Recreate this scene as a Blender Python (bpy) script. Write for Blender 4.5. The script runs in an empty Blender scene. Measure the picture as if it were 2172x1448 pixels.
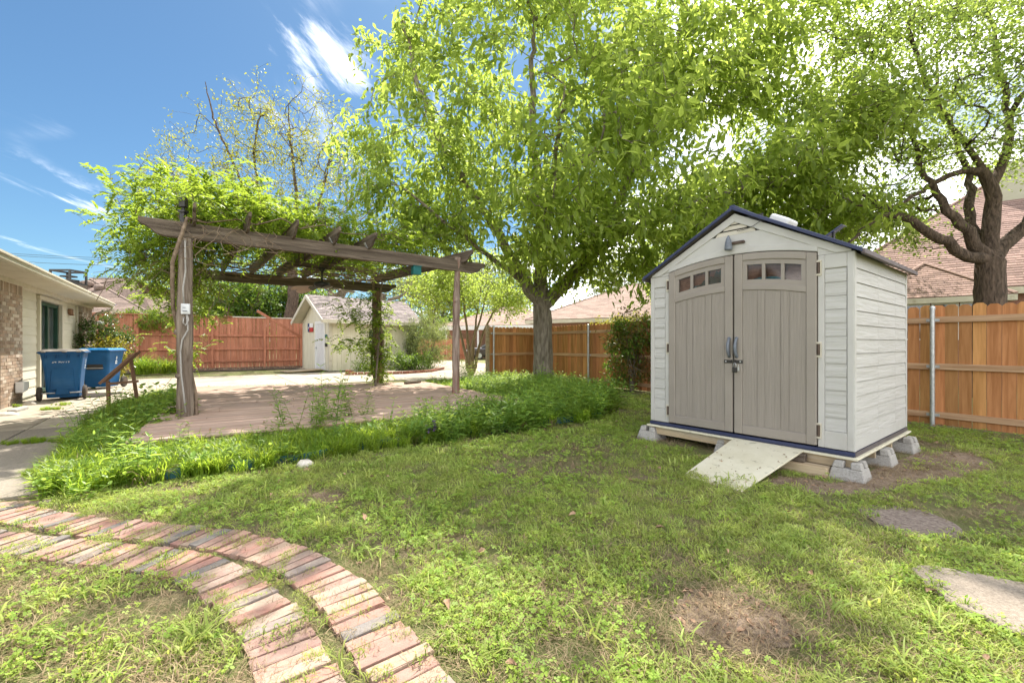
import bpy, math, random
import numpy as np
from mathutils import Vector, Matrix
random.seed(11)
rng = np.random.default_rng(11)
S = bpy.context.scene
COL = S.collection
R = math.radians

# ------------------------------------------------------------------ camera
CAM_H = 1.25
FPX = 930.0                       # focal length in pixels of the 2172 px wide photograph
cam = bpy.data.cameras.new('camera')
cam_o = bpy.data.objects.new('camera', cam)
COL.objects.link(cam_o)
cam_o.location = (0, 0, CAM_H)
cam_o.rotation_euler = (R(90), 0, 0)
cam.sensor_width = 36
cam.lens = 36 * FPX / 2172
cam.shift_y = 4 / 2172
cam.clip_start = 0.05
cam.clip_end = 1500
S.camera = cam_o

# ------------------------------------------------------------------ sky, sun, exposure
CLOUD_V = 19.0
SUN_EL, SUN_AZ = R(56), R(1.0)    # the sun stands straight ahead, above the frame
SUN_DIR = Vector((math.sin(SUN_AZ) * math.cos(SUN_EL), math.cos(SUN_AZ) * math.cos(SUN_EL), math.sin(SUN_EL)))
SKY_STRENGTH, SUN_STRENGTH, EXPOSURE = 0.05, 2.1, 2.4
W = bpy.data.worlds.new('World')
S.world = W
W.use_nodes = True
nt = W.node_tree
nt.nodes.clear()
def wn(t, **kw):
    n = nt.nodes.new(t)
    for k, v in kw.items():
        setattr(n, k, v)
    return n
def wl(a, b): nt.links.new(a, b)
def wmath(op, a, b=None, c=None, clamp=False):
    n = wn('ShaderNodeMath', operation=op)
    n.use_clamp = clamp
    for i, v in enumerate((a, b, c)):
        if v is None: continue
        if isinstance(v, (int, float)): n.inputs[i].default_value = v
        else: wl(v, n.inputs[i])
    return n.outputs[0]
def wramp(v, lo, hi, a=0.0, b=1.0):
    n = wn('ShaderNodeMapRange', interpolation_type='SMOOTHSTEP')
    n.inputs[1].default_value, n.inputs[2].default_value = lo, hi
    n.inputs[3].default_value, n.inputs[4].default_value = a, b
    wl(v, n.inputs[0])
    return n.outputs[0]
sky = wn('ShaderNodeTexSky', sky_type='NISHITA')
sky.sun_disc = False
sky.sun_elevation = SUN_EL
sky.sun_rotation = SUN_AZ
sky.altitude = 200
sky.air_density, sky.dust_density, sky.ozone_density = 1.0, 0.6, 2.2
tc = wn('ShaderNodeTexCoord')
sep = wn('ShaderNodeSeparateXYZ'); wl(tc.outputs['Generated'], sep.inputs[0])
zz = wmath('MAXIMUM', sep.outputs[2], 0.0)
den = wmath('ADD', zz, 0.10)
cx = wmath('DIVIDE', sep.outputs[0], den)
cy = wmath('DIVIDE', sep.outputs[1], den)
cmb = wn('ShaderNodeCombineXYZ'); wl(cx, cmb.inputs[0]); wl(cy, cmb.inputs[1])
def wnoise(scale, detail, rough, loc=(0, 0, 0), rot=0, sc=(1, 1, 1), dist=0.0):
    m = wn('ShaderNodeMapping')
    m.inputs['Location'].default_value = loc
    m.inputs['Rotation'].default_value = (0, 0, rot)
    m.inputs['Scale'].default_value = sc
    wl(cmb.outputs[0], m.inputs[0])
    n = wn('ShaderNodeTexNoise')
    n.inputs['Scale'].default_value = scale
    n.inputs['Detail'].default_value = detail
    n.inputs['Roughness'].default_value = rough
    n.inputs['Distortion'].default_value = dist
    wl(m.outputs[0], n.inputs[0])
    return n.outputs[0]
# big clouds, thicker round the sun; unseen cover spread wide to light the shade
CLOUD_LOC = (5.4, 2.2, 0)
dotn = wn('ShaderNodeVectorMath', operation='DOT_PRODUCT')
dotn.inputs[1].default_value = Vector((0.34, 0.72, 0.62)).normalized()
wl(tc.outputs['Generated'], dotn.inputs[0])
near_sun = wramp(dotn.outputs['Value'], 0.74, 1.0, 0.0, 0.10)
low = wramp(zz, 0.02, 0.20, 0.12, 0.0)
n1 = wnoise(0.95, 9, 0.58, loc=CLOUD_LOC, dist=0.3)
dot2 = wn('ShaderNodeVectorMath', operation='DOT_PRODUCT')           # the clear side of the sky, away from the cloud bank
dot2.inputs[1].default_value = Vector((-0.62, 0.68, 0.38)).normalized()
wl(tc.outputs['Generated'], dot2.inputs[0])
clear = wramp(dot2.outputs['Value'], 0.50, 0.95, 0.0, 0.30)
cov = wmath('SUBTRACT', wmath('ADD', wmath('ADD', n1, near_sun), low), clear)
cum = wramp(cov, 0.36, 0.66)
# thin wisps drawn out by the wind
n2 = wnoise(1.5, 10, 0.66, loc=(0.55, 4.2, 0), rot=R(-38), sc=(2.3, 0.75, 1), dist=0.5)
n3 = wnoise(0.9, 3, 0.5, loc=(7.3, 2.0, 0))
wisp = wmath('MULTIPLY', wramp(n2, 0.50, 0.74), wramp(n3, 0.46, 0.62), clamp=True)
# one puffy drift of cloud over the half-bare tree
dist2 = wmath('SQRT', wmath('ADD', wmath('POWER', wmath('MULTIPLY', wmath('ADD', cx, 0.57), 1.5), 2.0), wmath('POWER', wmath('MULTIPLY', wmath('ADD', cy, -1.34), 0.9), 2.0)))
puff = wramp(wmath('ADD', n2, wramp(dist2, 0.0, 0.40, 0.32, 0.0)), 0.70, 0.94)
shade = wramp(n1, 0.5, 0.85, 0.8, 1.0)
cl = wn('ShaderNodeCombineColor')
cv = wmath('MULTIPLY', shade, CLOUD_V)
for i, k in enumerate((1.0, 1.0, 1.01)):
    wl(wmath('MULTIPLY', cv, k), cl.inputs[i])
deep = wn('ShaderNodeMix', data_type='RGBA', blend_type='MULTIPLY')     # blue sky darkened by colour to hold against the high exposure
deep.inputs['Factor'].default_value = 1.0
wl(sky.outputs[0], deep.inputs['A']); deep.inputs['B'].default_value = (0.33, 0.465, 0.52, 1)
mixw = wn('ShaderNodeMix', data_type='RGBA')
wl(wmath('MAXIMUM', wisp, puff), mixw.inputs['Factor']); wl(deep.outputs['Result'], mixw.inputs['A']); mixw.inputs['B'].default_value = (9.5, 9.6, 9.8, 1)
mixc = wn('ShaderNodeMix', data_type='RGBA')
wl(cum, mixc.inputs['Factor']); wl(mixw.outputs['Result'], mixc.inputs['A']); wl(cl.outputs[0], mixc.inputs['B'])
bg = wn('ShaderNodeBackground'); bg.inputs['Strength'].default_value = SKY_STRENGTH
wl(mixc.outputs['Result'], bg.inputs['Color'])
wo = wn('ShaderNodeOutputWorld'); wl(bg.outputs[0], wo.inputs['Surface'])

sun = bpy.data.lights.new('sun', 'SUN')
sun.energy = SUN_STRENGTH
sun.angle = R(0.6)
sun.color = (1.0, 0.945, 0.86)
sun_o = bpy.data.objects.new('sun', sun)
COL.objects.link(sun_o)
sun_o.rotation_euler = SUN_DIR.to_track_quat('Z', 'Y').to_euler()
sun_o.location = (0, 30, 40)

S.render.engine = 'CYCLES'
S.view_settings.view_transform = 'Standard'
S.view_settings.look = 'None'
S.view_settings.exposure = EXPOSURE
S.view_settings.gamma = 1
S.view_settings.use_curve_mapping = False
S.view_settings.use_white_balance = True        # the photograph is balanced for the shade
S.view_settings.white_balance_temperature = 6650
S.cycles.max_bounces = 8
S.cycles.transparent_max_bounces = 12
S.cycles.use_denoising = True

# ------------------------------------------------------------------ helpers
WM = {}                                        # world matrices of everything that parents something
def gp(px, py, h=0.0):
    """ground point (height h) seen at a photograph pixel"""
    Z = (CAM_H - h) * FPX / (py - 728.0)
    return Vector(((px - 1086) / FPX * Z, Z, h))
def at(px, py, Z):
    return Vector(((px - 1086) / FPX * Z, Z, CAM_H + (728 - py) / FPX * Z))

def wm(o): return WM.get(o.name, Matrix.Identity(4)) if o else Matrix.Identity(4)
def link(o, parent=None, M=None):
    COL.objects.link(o)
    if M is None: M = wm(parent)
    if parent is not None:
        o.parent = parent
        o.matrix_basis = wm(parent).inverted() @ M
    else:
        o.matrix_basis = M
    WM[o.name] = M.copy()
    return o
def tag(o, label=None, cat=None, group=None, kind=None):
    if label: o['label'] = label
    if cat: o['category'] = cat
    if group: o['group'] = group
    if kind: o['kind'] = kind
    return o
def thing(name, label, cat, loc=(0, 0, 0), rotz=0.0, group=None):
    o = bpy.data.objects.new(name, None)
    o.empty_display_size = 0.2
    link(o, None, Matrix.Translation(Vector(loc)) @ Matrix.Rotation(rotz, 4, 'Z'))
    return tag(o, label, cat, group)

def np_mesh(name, verts, faces, mat=None, tint=None, smooth=False):
    """verts (N,3); faces: list of equally long index arrays or one 2-D array"""
    me = bpy.data.meshes.new(name)
    verts = np.asarray(verts, dtype=np.float32)
    fl = faces if isinstance(faces, list) else [faces]
    fl = [np.asarray(f, dtype=np.int32) for f in fl if len(f)]
    tot = np.concatenate([np.full(len(f), f.shape[1], np.int32) for f in fl])
    idx = np.concatenate([f.ravel() for f in fl])
    me.vertices.add(len(verts)); me.vertices.foreach_set('co', verts.ravel())
    me.loops.add(len(idx)); me.loops.foreach_set('vertex_index', idx)
    me.polygons.add(len(tot))
    start = np.concatenate([[0], np.cumsum(tot)[:-1]]).astype(np.int32)
    me.polygons.foreach_set('loop_start', start)
    if smooth: me.polygons.foreach_set('use_smooth', np.ones(len(tot), bool))
    me.update(calc_edges=True)
    if tint is not None:
        a = me.attributes.new('tint', 'FLOAT', 'FACE')
        a.data.foreach_set('value', np.asarray(tint, np.float32))
    if mat: me.materials.append(mat)
    return me

class MB:
    """collects faces; world coordinates unless built local"""
    def __init__(s): s.v, s.f, s.t = [], [], []
    def add(s, vs, fs, t=0.5):
        b = len(s.v)
        s.v += [tuple(v) for v in vs]
        s.f += [tuple(b + i for i in f) for f in fs]
        s.t += [t] * len(fs)
    def hexa(s, c, t=0.5):
        s.add(c, [(3, 2, 1, 0), (4, 5, 6, 7), (0, 1, 5, 4), (1, 2, 6, 5), (2, 3, 7, 6), (3, 0, 4, 7)], t)
    def box(s, c, d, ax=None, t=0.5):
        """centre, full sizes, axes matrix (3x3)"""
        c = Vector(c); h = [k / 2 for k in d]
        A = ax or Matrix.Identity(3)
        s.hexa([c + A @ Vector((x * h[0], y * h[1], z * h[2])) for z in (-1, 1) for x, y in ((-1, -1), (1, -1), (1, 1), (-1, 1))], t)
    def bx(s, x0, x1, y0, y1, z0, z1, t=0.5):
        s.box(((x0 + x1) / 2, (y0 + y1) / 2, (z0 + z1) / 2), (abs(x1 - x0), abs(y1 - y0), abs(z1 - z0)), None, t)
    def prism(s, poly, o, ux, uy, un, t=0.5):
        """polygon of 2-D points in the plane (ux,uy) at o, extruded by the vector un"""
        o, ux, uy, un = Vector(o), Vector(ux), Vector(uy), Vector(un)
        n = len(poly)
        a = [o + ux * p[0] + uy * p[1] for p in poly]
        if (ux.cross(uy)).dot(un) < 0: a = a[::-1]
        s.add(a + [p + un for p in a], [tuple(range(n))[::-1], tuple(range(n, 2 * n))] + [(i, (i + 1) % n, n + (i + 1) % n, n + i) for i in range(n)], t)
    def tube(s, pts, rad, n=8, cap=True, wob=0.0, t=0.5, sq=1.0):
        pts = [Vector(p) for p in pts]
        if isinstance(rad, (int, float)): rad = [rad] * len(pts)
        m = len(pts)
        up = Vector((0, 0, 1)); d0 = (pts[1] - pts[0]).normalized()
        if abs(d0.z) > 0.9: up = Vector((1, 0, 0))
        u = d0.cross(up).normalized()
        vs = []
        for i, p in enumerate(pts):
            d = (pts[min(i + 1, m - 1)] - pts[max(i - 1, 0)])
            d = d.normalized() if d.length > 1e-9 else d0
            u = (u - d * u.dot(d))
            u = u.normalized() if u.length > 1e-6 else d.orthogonal().normalized()
            w = d.cross(u)
            for k in range(n):
                a = 2 * math.pi * k / n
                r = rad[i] * (1 + (random.uniform(-wob, wob) if wob else 0))
                vs.append(p + u * (math.cos(a) * r) + w * (math.sin(a) * r * sq))
        fs = [(i * n + k, i * n + (k + 1) % n, (i + 1) * n + (k + 1) % n, (i + 1) * n + k) for i in range(m - 1) for k in range(n)]
        if cap: fs += [tuple(range(n))[::-1], tuple(range((m - 1) * n, m * n))]
        s.add(vs, fs, t)
    def lathe(s, prof, o=(0, 0, 0), n=16, t=0.5, M=None):
        """profile of (radius, height) turned round z at o"""
        vs, m = [], len(prof)
        for r, z in prof:
            for k in range(n):
                a = 2 * math.pi * k / n
                p = Vector((r * math.cos(a), r * math.sin(a), z))
                vs.append((M @ p if M else p) + Vector(o))
        fs = [(i * n + k, i * n + (k + 1) % n, (i + 1) * n + (k + 1) % n, (i + 1) * n + k) for i in range(m - 1) for k in range(n)]
        fs += [tuple(range(n))[::-1], tuple(range((m - 1) * n, m * n))]
        s.add(vs, fs, t)
    def build(s, name, mat, parent=None, local=False, smooth=False, bevel=0.0, M=None, kind=None, seg=1):
        me = bpy.data.meshes.new(name)
        W0 = M if M is not None else wm(parent)
        v = np.array(s.v, dtype=np.float64).reshape(-1, 3)
        if not local and len(v):
            inv = np.array(W0.inverted())
            v = v @ inv[:3, :3].T + inv[:3, 3]
        me.from_pydata(v.tolist(), [], s.f)
        a = me.attributes.new('tint', 'FLOAT', 'FACE')
        a.data.foreach_set('value', np.array(s.t, np.float32))
        if smooth: me.polygons.foreach_set('use_smooth', [True] * len(me.polygons))
        me.materials.append(mat)
        o = bpy.data.objects.new(name, me)
        link(o, parent, W0)
        if bevel:
            b = o.modifiers.new('bevel', 'BEVEL')
            b.width = bevel; b.segments = seg; b.limit_method = 'ANGLE'; b.angle_limit = R(40)
        if kind: o['kind'] = kind
        return o

def frame(o, x, z=(0, 0, 1)):
    """matrix at o with local x along x and z near z"""
    x = Vector(x).normalized(); z = Vector(z)
    y = z.cross(x)
    y = y.normalized() if y.length > 1e-6 else x.orthogonal().normalized()
    z = x.cross(y)
    M = Matrix.Identity(4)
    for i in range(3):
        M[i][0], M[i][1], M[i][2], M[i][3] = x[i], y[i], z[i], o[i]
    return M
def beam(name, p0, p1, w, h, mat, parent=None, bevel=0.004, up=(0, 0, 1), poly=None, kind=None):
    """a board from p0 to p1 (axis through its middle), w wide, h high along up; grain along local x"""
    p0, p1 = Vector(p0), Vector(p1)
    L = (p1 - p0).length
    M = frame(p0, p1 - p0, up)
    m = MB()
    if poly: m.prism(poly(L), (0, -w / 2, 0), (1, 0, 0), (0, 0, 1), (0, w, 0))
    else: m.bx(0, L, -w / 2, w / 2, -h / 2, h / 2)
    return m.build(name, mat, parent, local=True, bevel=bevel, M=M, kind=kind)
def instance_part(name, me, parent, M):
    o = bpy.data.objects.new(name, me)
    return link(o, parent, M)
def text_part(name, s, size, mat, parent, M, depth=0.0008, align='CENTER'):
    cu = bpy.data.curves.new(name, 'FONT')
    cu.body = s; cu.size = size; cu.extrude = depth; cu.align_x = align; cu.resolution_u = 3
    tmp = bpy.data.objects.new(name + '_tmp', cu)
    COL.objects.link(tmp)
    dg = bpy.context.evaluated_depsgraph_get(); dg.update()
    me = bpy.data.meshes.new_from_object(tmp.evaluated_get(dg))
    bpy.data.objects.remove(tmp); bpy.data.curves.remove(cu)
    me.materials.clear(); me.materials.append(mat)
    return instance_part(name, me, parent, M)

# ------------------------------------------------------------------ materials
def mat(name, c1, c2=None, scale=5.0, detail=6.0, stretch=(1, 1, 1), rough=0.75, spec=0.3, bump=0.15, bscale=None,
        rnd=0.0, tint=0.0, metallic=0.0, lo=0.35, hi=0.65, c3=None, s3=1.3, l3=0.55, h3=0.7, dist=0.002, huernd=0.0, distort=0.0, tintc=None):
    m = bpy.data.materials.new(name)
    m.use_nodes = True
    t = m.node_tree
    N, Lk = t.nodes, t.links.new
    b = N['Principled BSDF']
    b.inputs['Roughness'].default_value = rough
    b.inputs['Specular IOR Level'].default_value = spec
    b.inputs['Metallic'].default_value = metallic
    tcn = N.new('ShaderNodeTexCoord'); oi = N.new('ShaderNodeObjectInfo')
    off = N.new('ShaderNodeVectorMath'); off.operation = 'MULTIPLY_ADD'
    cb = N.new('ShaderNodeCombineXYZ')
    for i in range(3): Lk(oi.outputs['Random'], cb.inputs[i])
    Lk(cb.outputs[0], off.inputs[0]); off.inputs[1].default_value = (37, 53, 71)
    Lk(tcn.outputs['Object'], off.inputs[2])
    mp = N.new('ShaderNodeMapping'); mp.inputs['Scale'].default_value = stretch
    Lk(off.outputs[0], mp.inputs[0])
    def noise(sc, det=detail, d=0.0):
        n = N.new('ShaderNodeTexNoise')
        n.inputs['Scale'].default_value = sc; n.inputs['Detail'].default_value = det
        n.inputs['Roughness'].default_value = 0.6; n.inputs['Distortion'].default_value = d
        Lk(mp.outputs[0], n.inputs[0]); return n.outputs[0]
    def rmp(v, a, c):
        n = N.new('ShaderNodeMapRange'); n.inputs[1].default_value = a; n.inputs[2].default_value = c
        Lk(v, n.inputs[0]); return n.outputs[0]
    def mix(f, a, c, blend='MIX'):
        n = N.new('ShaderNodeMix'); n.data_type = 'RGBA'; n.blend_type = blend
        if isinstance(f, float): n.inputs['Factor'].default_value = f
        else: Lk(f, n.inputs['Factor'])
        for k, v in (('A', a), ('B', c)):
            if isinstance(v, tuple): n.inputs[k].default_value = (*v, 1)
            else: Lk(v, n.inputs[k])
        return n.outputs['Result']
    if c2 is None: c2 = tuple(min(1, k * 1.25) for k in c1); c1 = tuple(k * 0.8 for k in c1)
    col = mix(rmp(noise(scale, d=distort), lo, hi), c1, c2)
    if c3 is not None: col = mix(rmp(noise(s3), l3, h3), col, c3)
    if tint or tintc:
        an = N.new('ShaderNodeAttribute'); an.attribute_name = 'tint'
        if tintc: col = mix(an.outputs['Fac'], col, tintc)
        if tint:
            mr = N.new('ShaderNodeMapRange'); mr.inputs[3].default_value = 1 - tint; mr.inputs[4].default_value = 1 + tint
            Lk(an.outputs['Fac'], mr.inputs[0])
            hs = N.new('ShaderNodeHueSaturation'); Lk(col, hs.inputs['Color']); Lk(mr.outputs[0], hs.inputs['Value']); col = hs.outputs[0]
    if rnd or huernd:
        hs = N.new('ShaderNodeHueSaturation')
        mr = N.new('ShaderNodeMapRange'); mr.inputs[3].default_value = 1 - rnd; mr.inputs[4].default_value = 1 + rnd
        Lk(oi.outputs['Random'], mr.inputs[0])
        Lk(col, hs.inputs['Color']); Lk(mr.outputs[0], hs.inputs['Value'])
        if huernd:
            fr = N.new('ShaderNodeMath'); fr.operation = 'MULTIPLY'; fr.inputs[1].default_value = 17.31; Lk(oi.outputs['Random'], fr.inputs[0])
            f2 = N.new('ShaderNodeMath'); f2.operation = 'FRACT'; Lk(fr.outputs[0], f2.inputs[0])
            m2 = N.new('ShaderNodeMapRange'); m2.inputs[3].default_value = 0.5 - huernd; m2.inputs[4].default_value = 0.5 + huernd
            Lk(f2.outputs[0], m2.inputs[0]); Lk(m2.outputs[0], hs.inputs['Hue'])
        col = hs.outputs[0]
    Lk(col, b.inputs['Base Color'])
    if bump:
        bn = N.new('ShaderNodeBump'); bn.inputs['Strength'].default_value = min(1.0, bump); bn.inputs['Distance'].default_value = dist * 5
        Lk(noise(bscale or scale * 3), bn.inputs['Height']); Lk(bn.outputs[0], b.inputs['Normal'])
    return m
def palette_mat(name, cols, rough=0.85, bump=0.3, scale=30, dust=(0.33, 0.27, 0.215)):
    """one of several colours for each object, with grain and pale wear"""
    m = mat(name, (0.5, 0.5, 0.5), None, scale=scale, rough=rough, bump=bump, rnd=0.0)
    t = m.node_tree; N, Lk = t.nodes, t.links.new
    b = N['Principled BSDF']
    src = b.inputs['Base Color'].links[0].from_socket
    oi = N.new('ShaderNodeObjectInfo')
    fr = N.new('ShaderNodeMath'); fr.operation = 'MULTIPLY'; fr.inputs[1].default_value = 91.7; Lk(oi.outputs['Random'], fr.inputs[0])
    f2 = N.new('ShaderNodeMath'); f2.operation = 'FRACT'; Lk(fr.outputs[0], f2.inputs[0])
    cr = N.new('ShaderNodeValToRGB'); cr.color_ramp.interpolation = 'CONSTANT'
    el = cr.color_ramp.elements
    while len(el) < len(cols): el.new(0.5)
    for i, c in enumerate(cols):
        el[i].position = i / len(cols); el[i].color = (*c, 1)
    Lk(f2.outputs[0], cr.inputs[0])
    mx = N.new('ShaderNodeMix'); mx.data_type = 'RGBA'; mx.blend_type = 'MULTIPLY'; mx.inputs['Factor'].default_value = 1.0
    g = N.new('ShaderNodeMix'); g.data_type = 'RGBA'; g.blend_type = 'ADD'; g.inputs['Factor'].default_value = 1.0
    Lk(src, g.inputs['A']); g.inputs['B'].default_value = (0.5, 0.5, 0.5, 1)
    Lk(cr.outputs[0], mx.inputs['A']); Lk(g.outputs['Result'], mx.inputs['B'])
    tcn = N.new('ShaderNodeTexCoord'); nz = N.new('ShaderNodeTexNoise'); nz.inputs['Scale'].default_value = scale * .8; nz.inputs['Detail'].default_value = 8
    add = N.new('ShaderNodeVectorMath'); add.operation = 'ADD'; cb = N.new('ShaderNodeCombineXYZ')
    for i in range(3): Lk(f2.outputs[0], cb.inputs[i])
    sc_ = N.new('ShaderNodeVectorMath'); sc_.operation = 'SCALE'; sc_.inputs['Scale'].default_value = 40; Lk(cb.outputs[0], sc_.inputs[0])
    Lk(tcn.outputs['Object'], add.inputs[0]); Lk(sc_.outputs[0], add.inputs[1]); Lk(add.outputs[0], nz.inputs[0])
    mr = N.new('ShaderNodeMapRange'); mr.inputs[1].default_value = .42; mr.inputs[2].default_value = .72; mr.inputs[4].default_value = .48; Lk(nz.outputs[0], mr.inputs[0])
    dm = N.new('ShaderNodeMix'); dm.data_type = 'RGBA'; Lk(mr.outputs[0], dm.inputs['Factor']); Lk(mx.outputs['Result'], dm.inputs['A']); dm.inputs['B'].default_value = (*dust, 1)
    Lk(dm.outputs['Result'], b.inputs['Base Color'])
    return m
def leaf_mat(name, dark, light, trans, fac=0.45, rough=0.45, rnd=0.0, spec=0.35):
    m = bpy.data.materials.new(name); m.use_nodes = True
    t = m.node_tree; N, Lk = t.nodes, t.links.new
    b = N['Principled BSDF']; out = N['Material Output']
    b.inputs['Roughness'].default_value = rough; b.inputs['Specular IOR Level'].default_value = spec
    an = N.new('ShaderNodeAttribute'); an.attribute_name = 'tint'
    oi = N.new('ShaderNodeObjectInfo')
    def mixc(a, c):
        n = N.new('ShaderNodeMix'); n.data_type = 'RGBA'
        Lk(an.outputs['Fac'], n.inputs['Factor'])
        n.inputs['A'].default_value = (*a, 1); n.inputs['B'].default_value = (*c, 1)
        if rnd:
            hs = N.new('ShaderNodeHueSaturation'); mr = N.new('ShaderNodeMapRange')
            mr.inputs[3].default_value = 1 - rnd; mr.inputs[4].default_value = 1 + rnd
            Lk(oi.outputs['Random'], mr.inputs[0]); Lk(mr.outputs[0], hs.inputs['Value']); Lk(n.outputs['Result'], hs.inputs['Color'])
            m2 = N.new('ShaderNodeMapRange'); m2.inputs[3].default_value = 0.5 - rnd * 0.06; m2.inputs[4].default_value = 0.5 + rnd * 0.06
            fr = N.new('ShaderNodeMath'); fr.operation = 'MULTIPLY'; fr.inputs[1].default_value = 19.7; Lk(oi.outputs['Random'], fr.inputs[0])
            f2 = N.new('ShaderNodeMath'); f2.operation = 'FRACT'; Lk(fr.outputs[0], f2.inputs[0])
            Lk(f2.outputs[0], m2.inputs[0]); Lk(m2.outputs[0], hs.inputs['Hue'])
            return hs.outputs[0]
        return n.outputs['Result']
    Lk(mixc(dark, light), b.inputs['Base Color'])
    tr = N.new('ShaderNodeBsdfTranslucent')
    Lk(mixc(tuple(k * 0.75 for k in trans), tuple(min(1, k * 1.25) for k in trans)), tr.inputs['Color'])
    mx = N.new('ShaderNodeMixShader'); mx.inputs[0].default_value = fac
    Lk(b.outputs[0], mx.inputs[1]); Lk(tr.outputs[0], mx.inputs[2]); Lk(mx.outputs[0], out.inputs['Surface'])
    return m

MT = {}
MT['ground'] = mat('ground_soil', (0.15, 0.11, 0.07), (0.31, 0.24, 0.155), scale=48, detail=12, rough=0.95, bump=1.0, bscale=120, dist=0.008, c3=(0.20, 0.22, 0.075), s3=2.3, l3=0.34, h3=0.54)
MT['soil'] = mat('bare_soil', (0.17, 0.12, 0.085), (0.31, 0.235, 0.175), scale=24, detail=9, rough=0.95, bump=1.0, bscale=50, dist=0.005)
MT['mulch'] = mat('dark_mulch', (0.06, 0.045, 0.032), (0.17, 0.13, 0.10), scale=22, detail=8, rough=0.95, bump=1.0, bscale=45, dist=0.006)
MT['concrete'] = mat('weathered_concrete', (0.31, 0.265, 0.205), (0.43, 0.375, 0.30), scale=4, detail=10, rough=0.9, bump=0.35, bscale=140, rnd=0.08, c3=(0.24, 0.20, 0.155), s3=1.1, l3=0.5, h3=0.72)
MT['concrete_grey'] = mat('grey_aggregate_concrete', (0.185, 0.16, 0.128), (0.285, 0.25, 0.205), scale=60, detail=8, rough=0.92, bump=0.5, bscale=160, rnd=0.06)
MT['concrete_pale'] = mat('pale_exposed_concrete', (0.19, 0.158, 0.125), (0.31, 0.265, 0.215), scale=95, detail=6, rough=0.92, bump=0.6, bscale=200)
MT['block'] = mat('concrete_block', (0.30, 0.285, 0.265), (0.44, 0.42, 0.39), scale=70, detail=8, rough=0.95, bump=0.7, bscale=110, rnd=0.06, c3=(0.22, 0.2, 0.18), s3=5, l3=0.55, h3=0.8)
MT['deck'] = mat('weathered_deck_board', (0.31, 0.185, 0.138), (0.55, 0.405, 0.325), scale=7, detail=9, stretch=(0.16, 3.2, 3), rough=0.88, bump=0.6, bscale=24, rnd=0.17, c3=(0.33, 0.26, 0.22), s3=3, l3=0.45, h3=0.7)
MT['old_wood'] = mat('grey_weathered_wood', (0.062, 0.046, 0.034), (0.175, 0.138, 0.105), scale=5, detail=10, stretch=(0.22, 3.5, 3.5), rough=0.88, bump=0.75, bscale=18, rnd=0.1, dist=0.004)
MT['post_wood'] = mat('grey_log_wood', (0.12, 0.085, 0.062), (0.34, 0.28, 0.225), scale=6, detail=10, stretch=(3.2, 3.2, 0.22), rough=0.9, bump=1.0, bscale=14, dist=0.007, distort=0.6)
MT['red_log'] = mat('reddish_log_wood', (0.16, 0.07, 0.045), (0.36, 0.24, 0.18), scale=7, detail=9, stretch=(2.5, 2.5, 0.3), rough=0.9, bump=1.0, bscale=14, dist=0.007, distort=0.8)
MT['cedar'] = mat('cedar_board', (0.35, 0.148, 0.050), (0.52, 0.245, 0.098), scale=6, detail=9, stretch=(3.2, 3.2, 0.22), rough=0.72, bump=0.35, bscale=20, rnd=0.28, huernd=0.009, c3=(0.24, 0.10, 0.034), s3=4, l3=0.62, h3=0.8, distort=0.5)
MT['grey_log'] = mat('grey_brown_log_wood', (0.17, 0.11, 0.085), (0.36, 0.285, 0.235), scale=7, detail=9, stretch=(2.5, 2.5, 0.3), rough=0.9, bump=1.0, bscale=14, dist=0.007, distort=0.8, c3=(0.28, 0.13, 0.09), s3=2.2, l3=0.52, h3=0.66)
MT['cedar_rail'] = mat('pale_fence_rail', (0.36, 0.20, 0.105), (0.56, 0.37, 0.23), scale=6, detail=9, stretch=(0.2, 3.5, 3.5), rough=0.8, bump=0.4, bscale=20, rnd=0.1)
MT['red_paint'] = mat('red_stained_board', (0.33, 0.125, 0.070), (0.47, 0.20, 0.125), scale=5, detail=9, stretch=(2.5, 2.5, 0.3), rough=0.8, bump=0.3, bscale=20, rnd=0.13, c3=(0.46, 0.25, 0.19), s3=2.2, l3=0.62, h3=0.85)
MT['galv'] = mat('galvanised_steel', (0.42, 0.44, 0.45), (0.60, 0.61, 0.62), scale=20, rough=0.42, metallic=0.7, bump=0.05)
MT['shed_white'] = mat('shed_ivory_plastic', (0.47, 0.46, 0.437), (0.51, 0.50, 0.478), scale=3, rough=0.55, bump=0.12, bscale=170, c3=(0.40, 0.382, 0.345), s3=1.6, l3=0.5, h3=0.8)
MT['shed_lap'] = mat('shed_ivory_lap_plastic', (0.45, 0.44, 0.416), (0.505, 0.495, 0.473), scale=4, stretch=(0.25, 0.25, 3.2), rough=0.55, bump=0.9, bscale=9.5, dist=0.0035, distort=0.4)
MT['shed_taupe'] = mat('shed_taupe_plastic', (0.27, 0.238, 0.207), (0.295, 0.262, 0.228), scale=3, rough=0.5, bump=0.1, bscale=150)
MT['shed_board'] = mat('shed_taupe_grain_plastic', (0.265, 0.234, 0.203), (0.297, 0.263, 0.229), scale=9, stretch=(6, 6, 0.16), rough=0.55, bump=0.8, bscale=16, dist=0.0025)
MT['navy'] = mat('navy_plastic', (0.030, 0.037, 0.085), (0.045, 0.055, 0.115), scale=4, rough=0.45, bump=0.1)
MT['plum'] = mat('plum_grey_plastic', (0.09, 0.075, 0.08), (0.13, 0.11, 0.112), scale=5, rough=0.5, bump=0.1)
MT['dark'] = mat('dark_metal', (0.018, 0.016, 0.015), (0.03, 0.028, 0.026), scale=10, rough=0.45, spec=0.5, bump=0.05)
MT['brown_metal'] = mat('brown_metal', (0.075, 0.05, 0.038), (0.11, 0.078, 0.06), scale=10, rough=0.5, bump=0.1)
MT['handle'] = mat('blue_grey_handle', (0.12, 0.135, 0.165), (0.18, 0.20, 0.235), scale=18, rough=0.45, bump=0.15)
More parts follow.
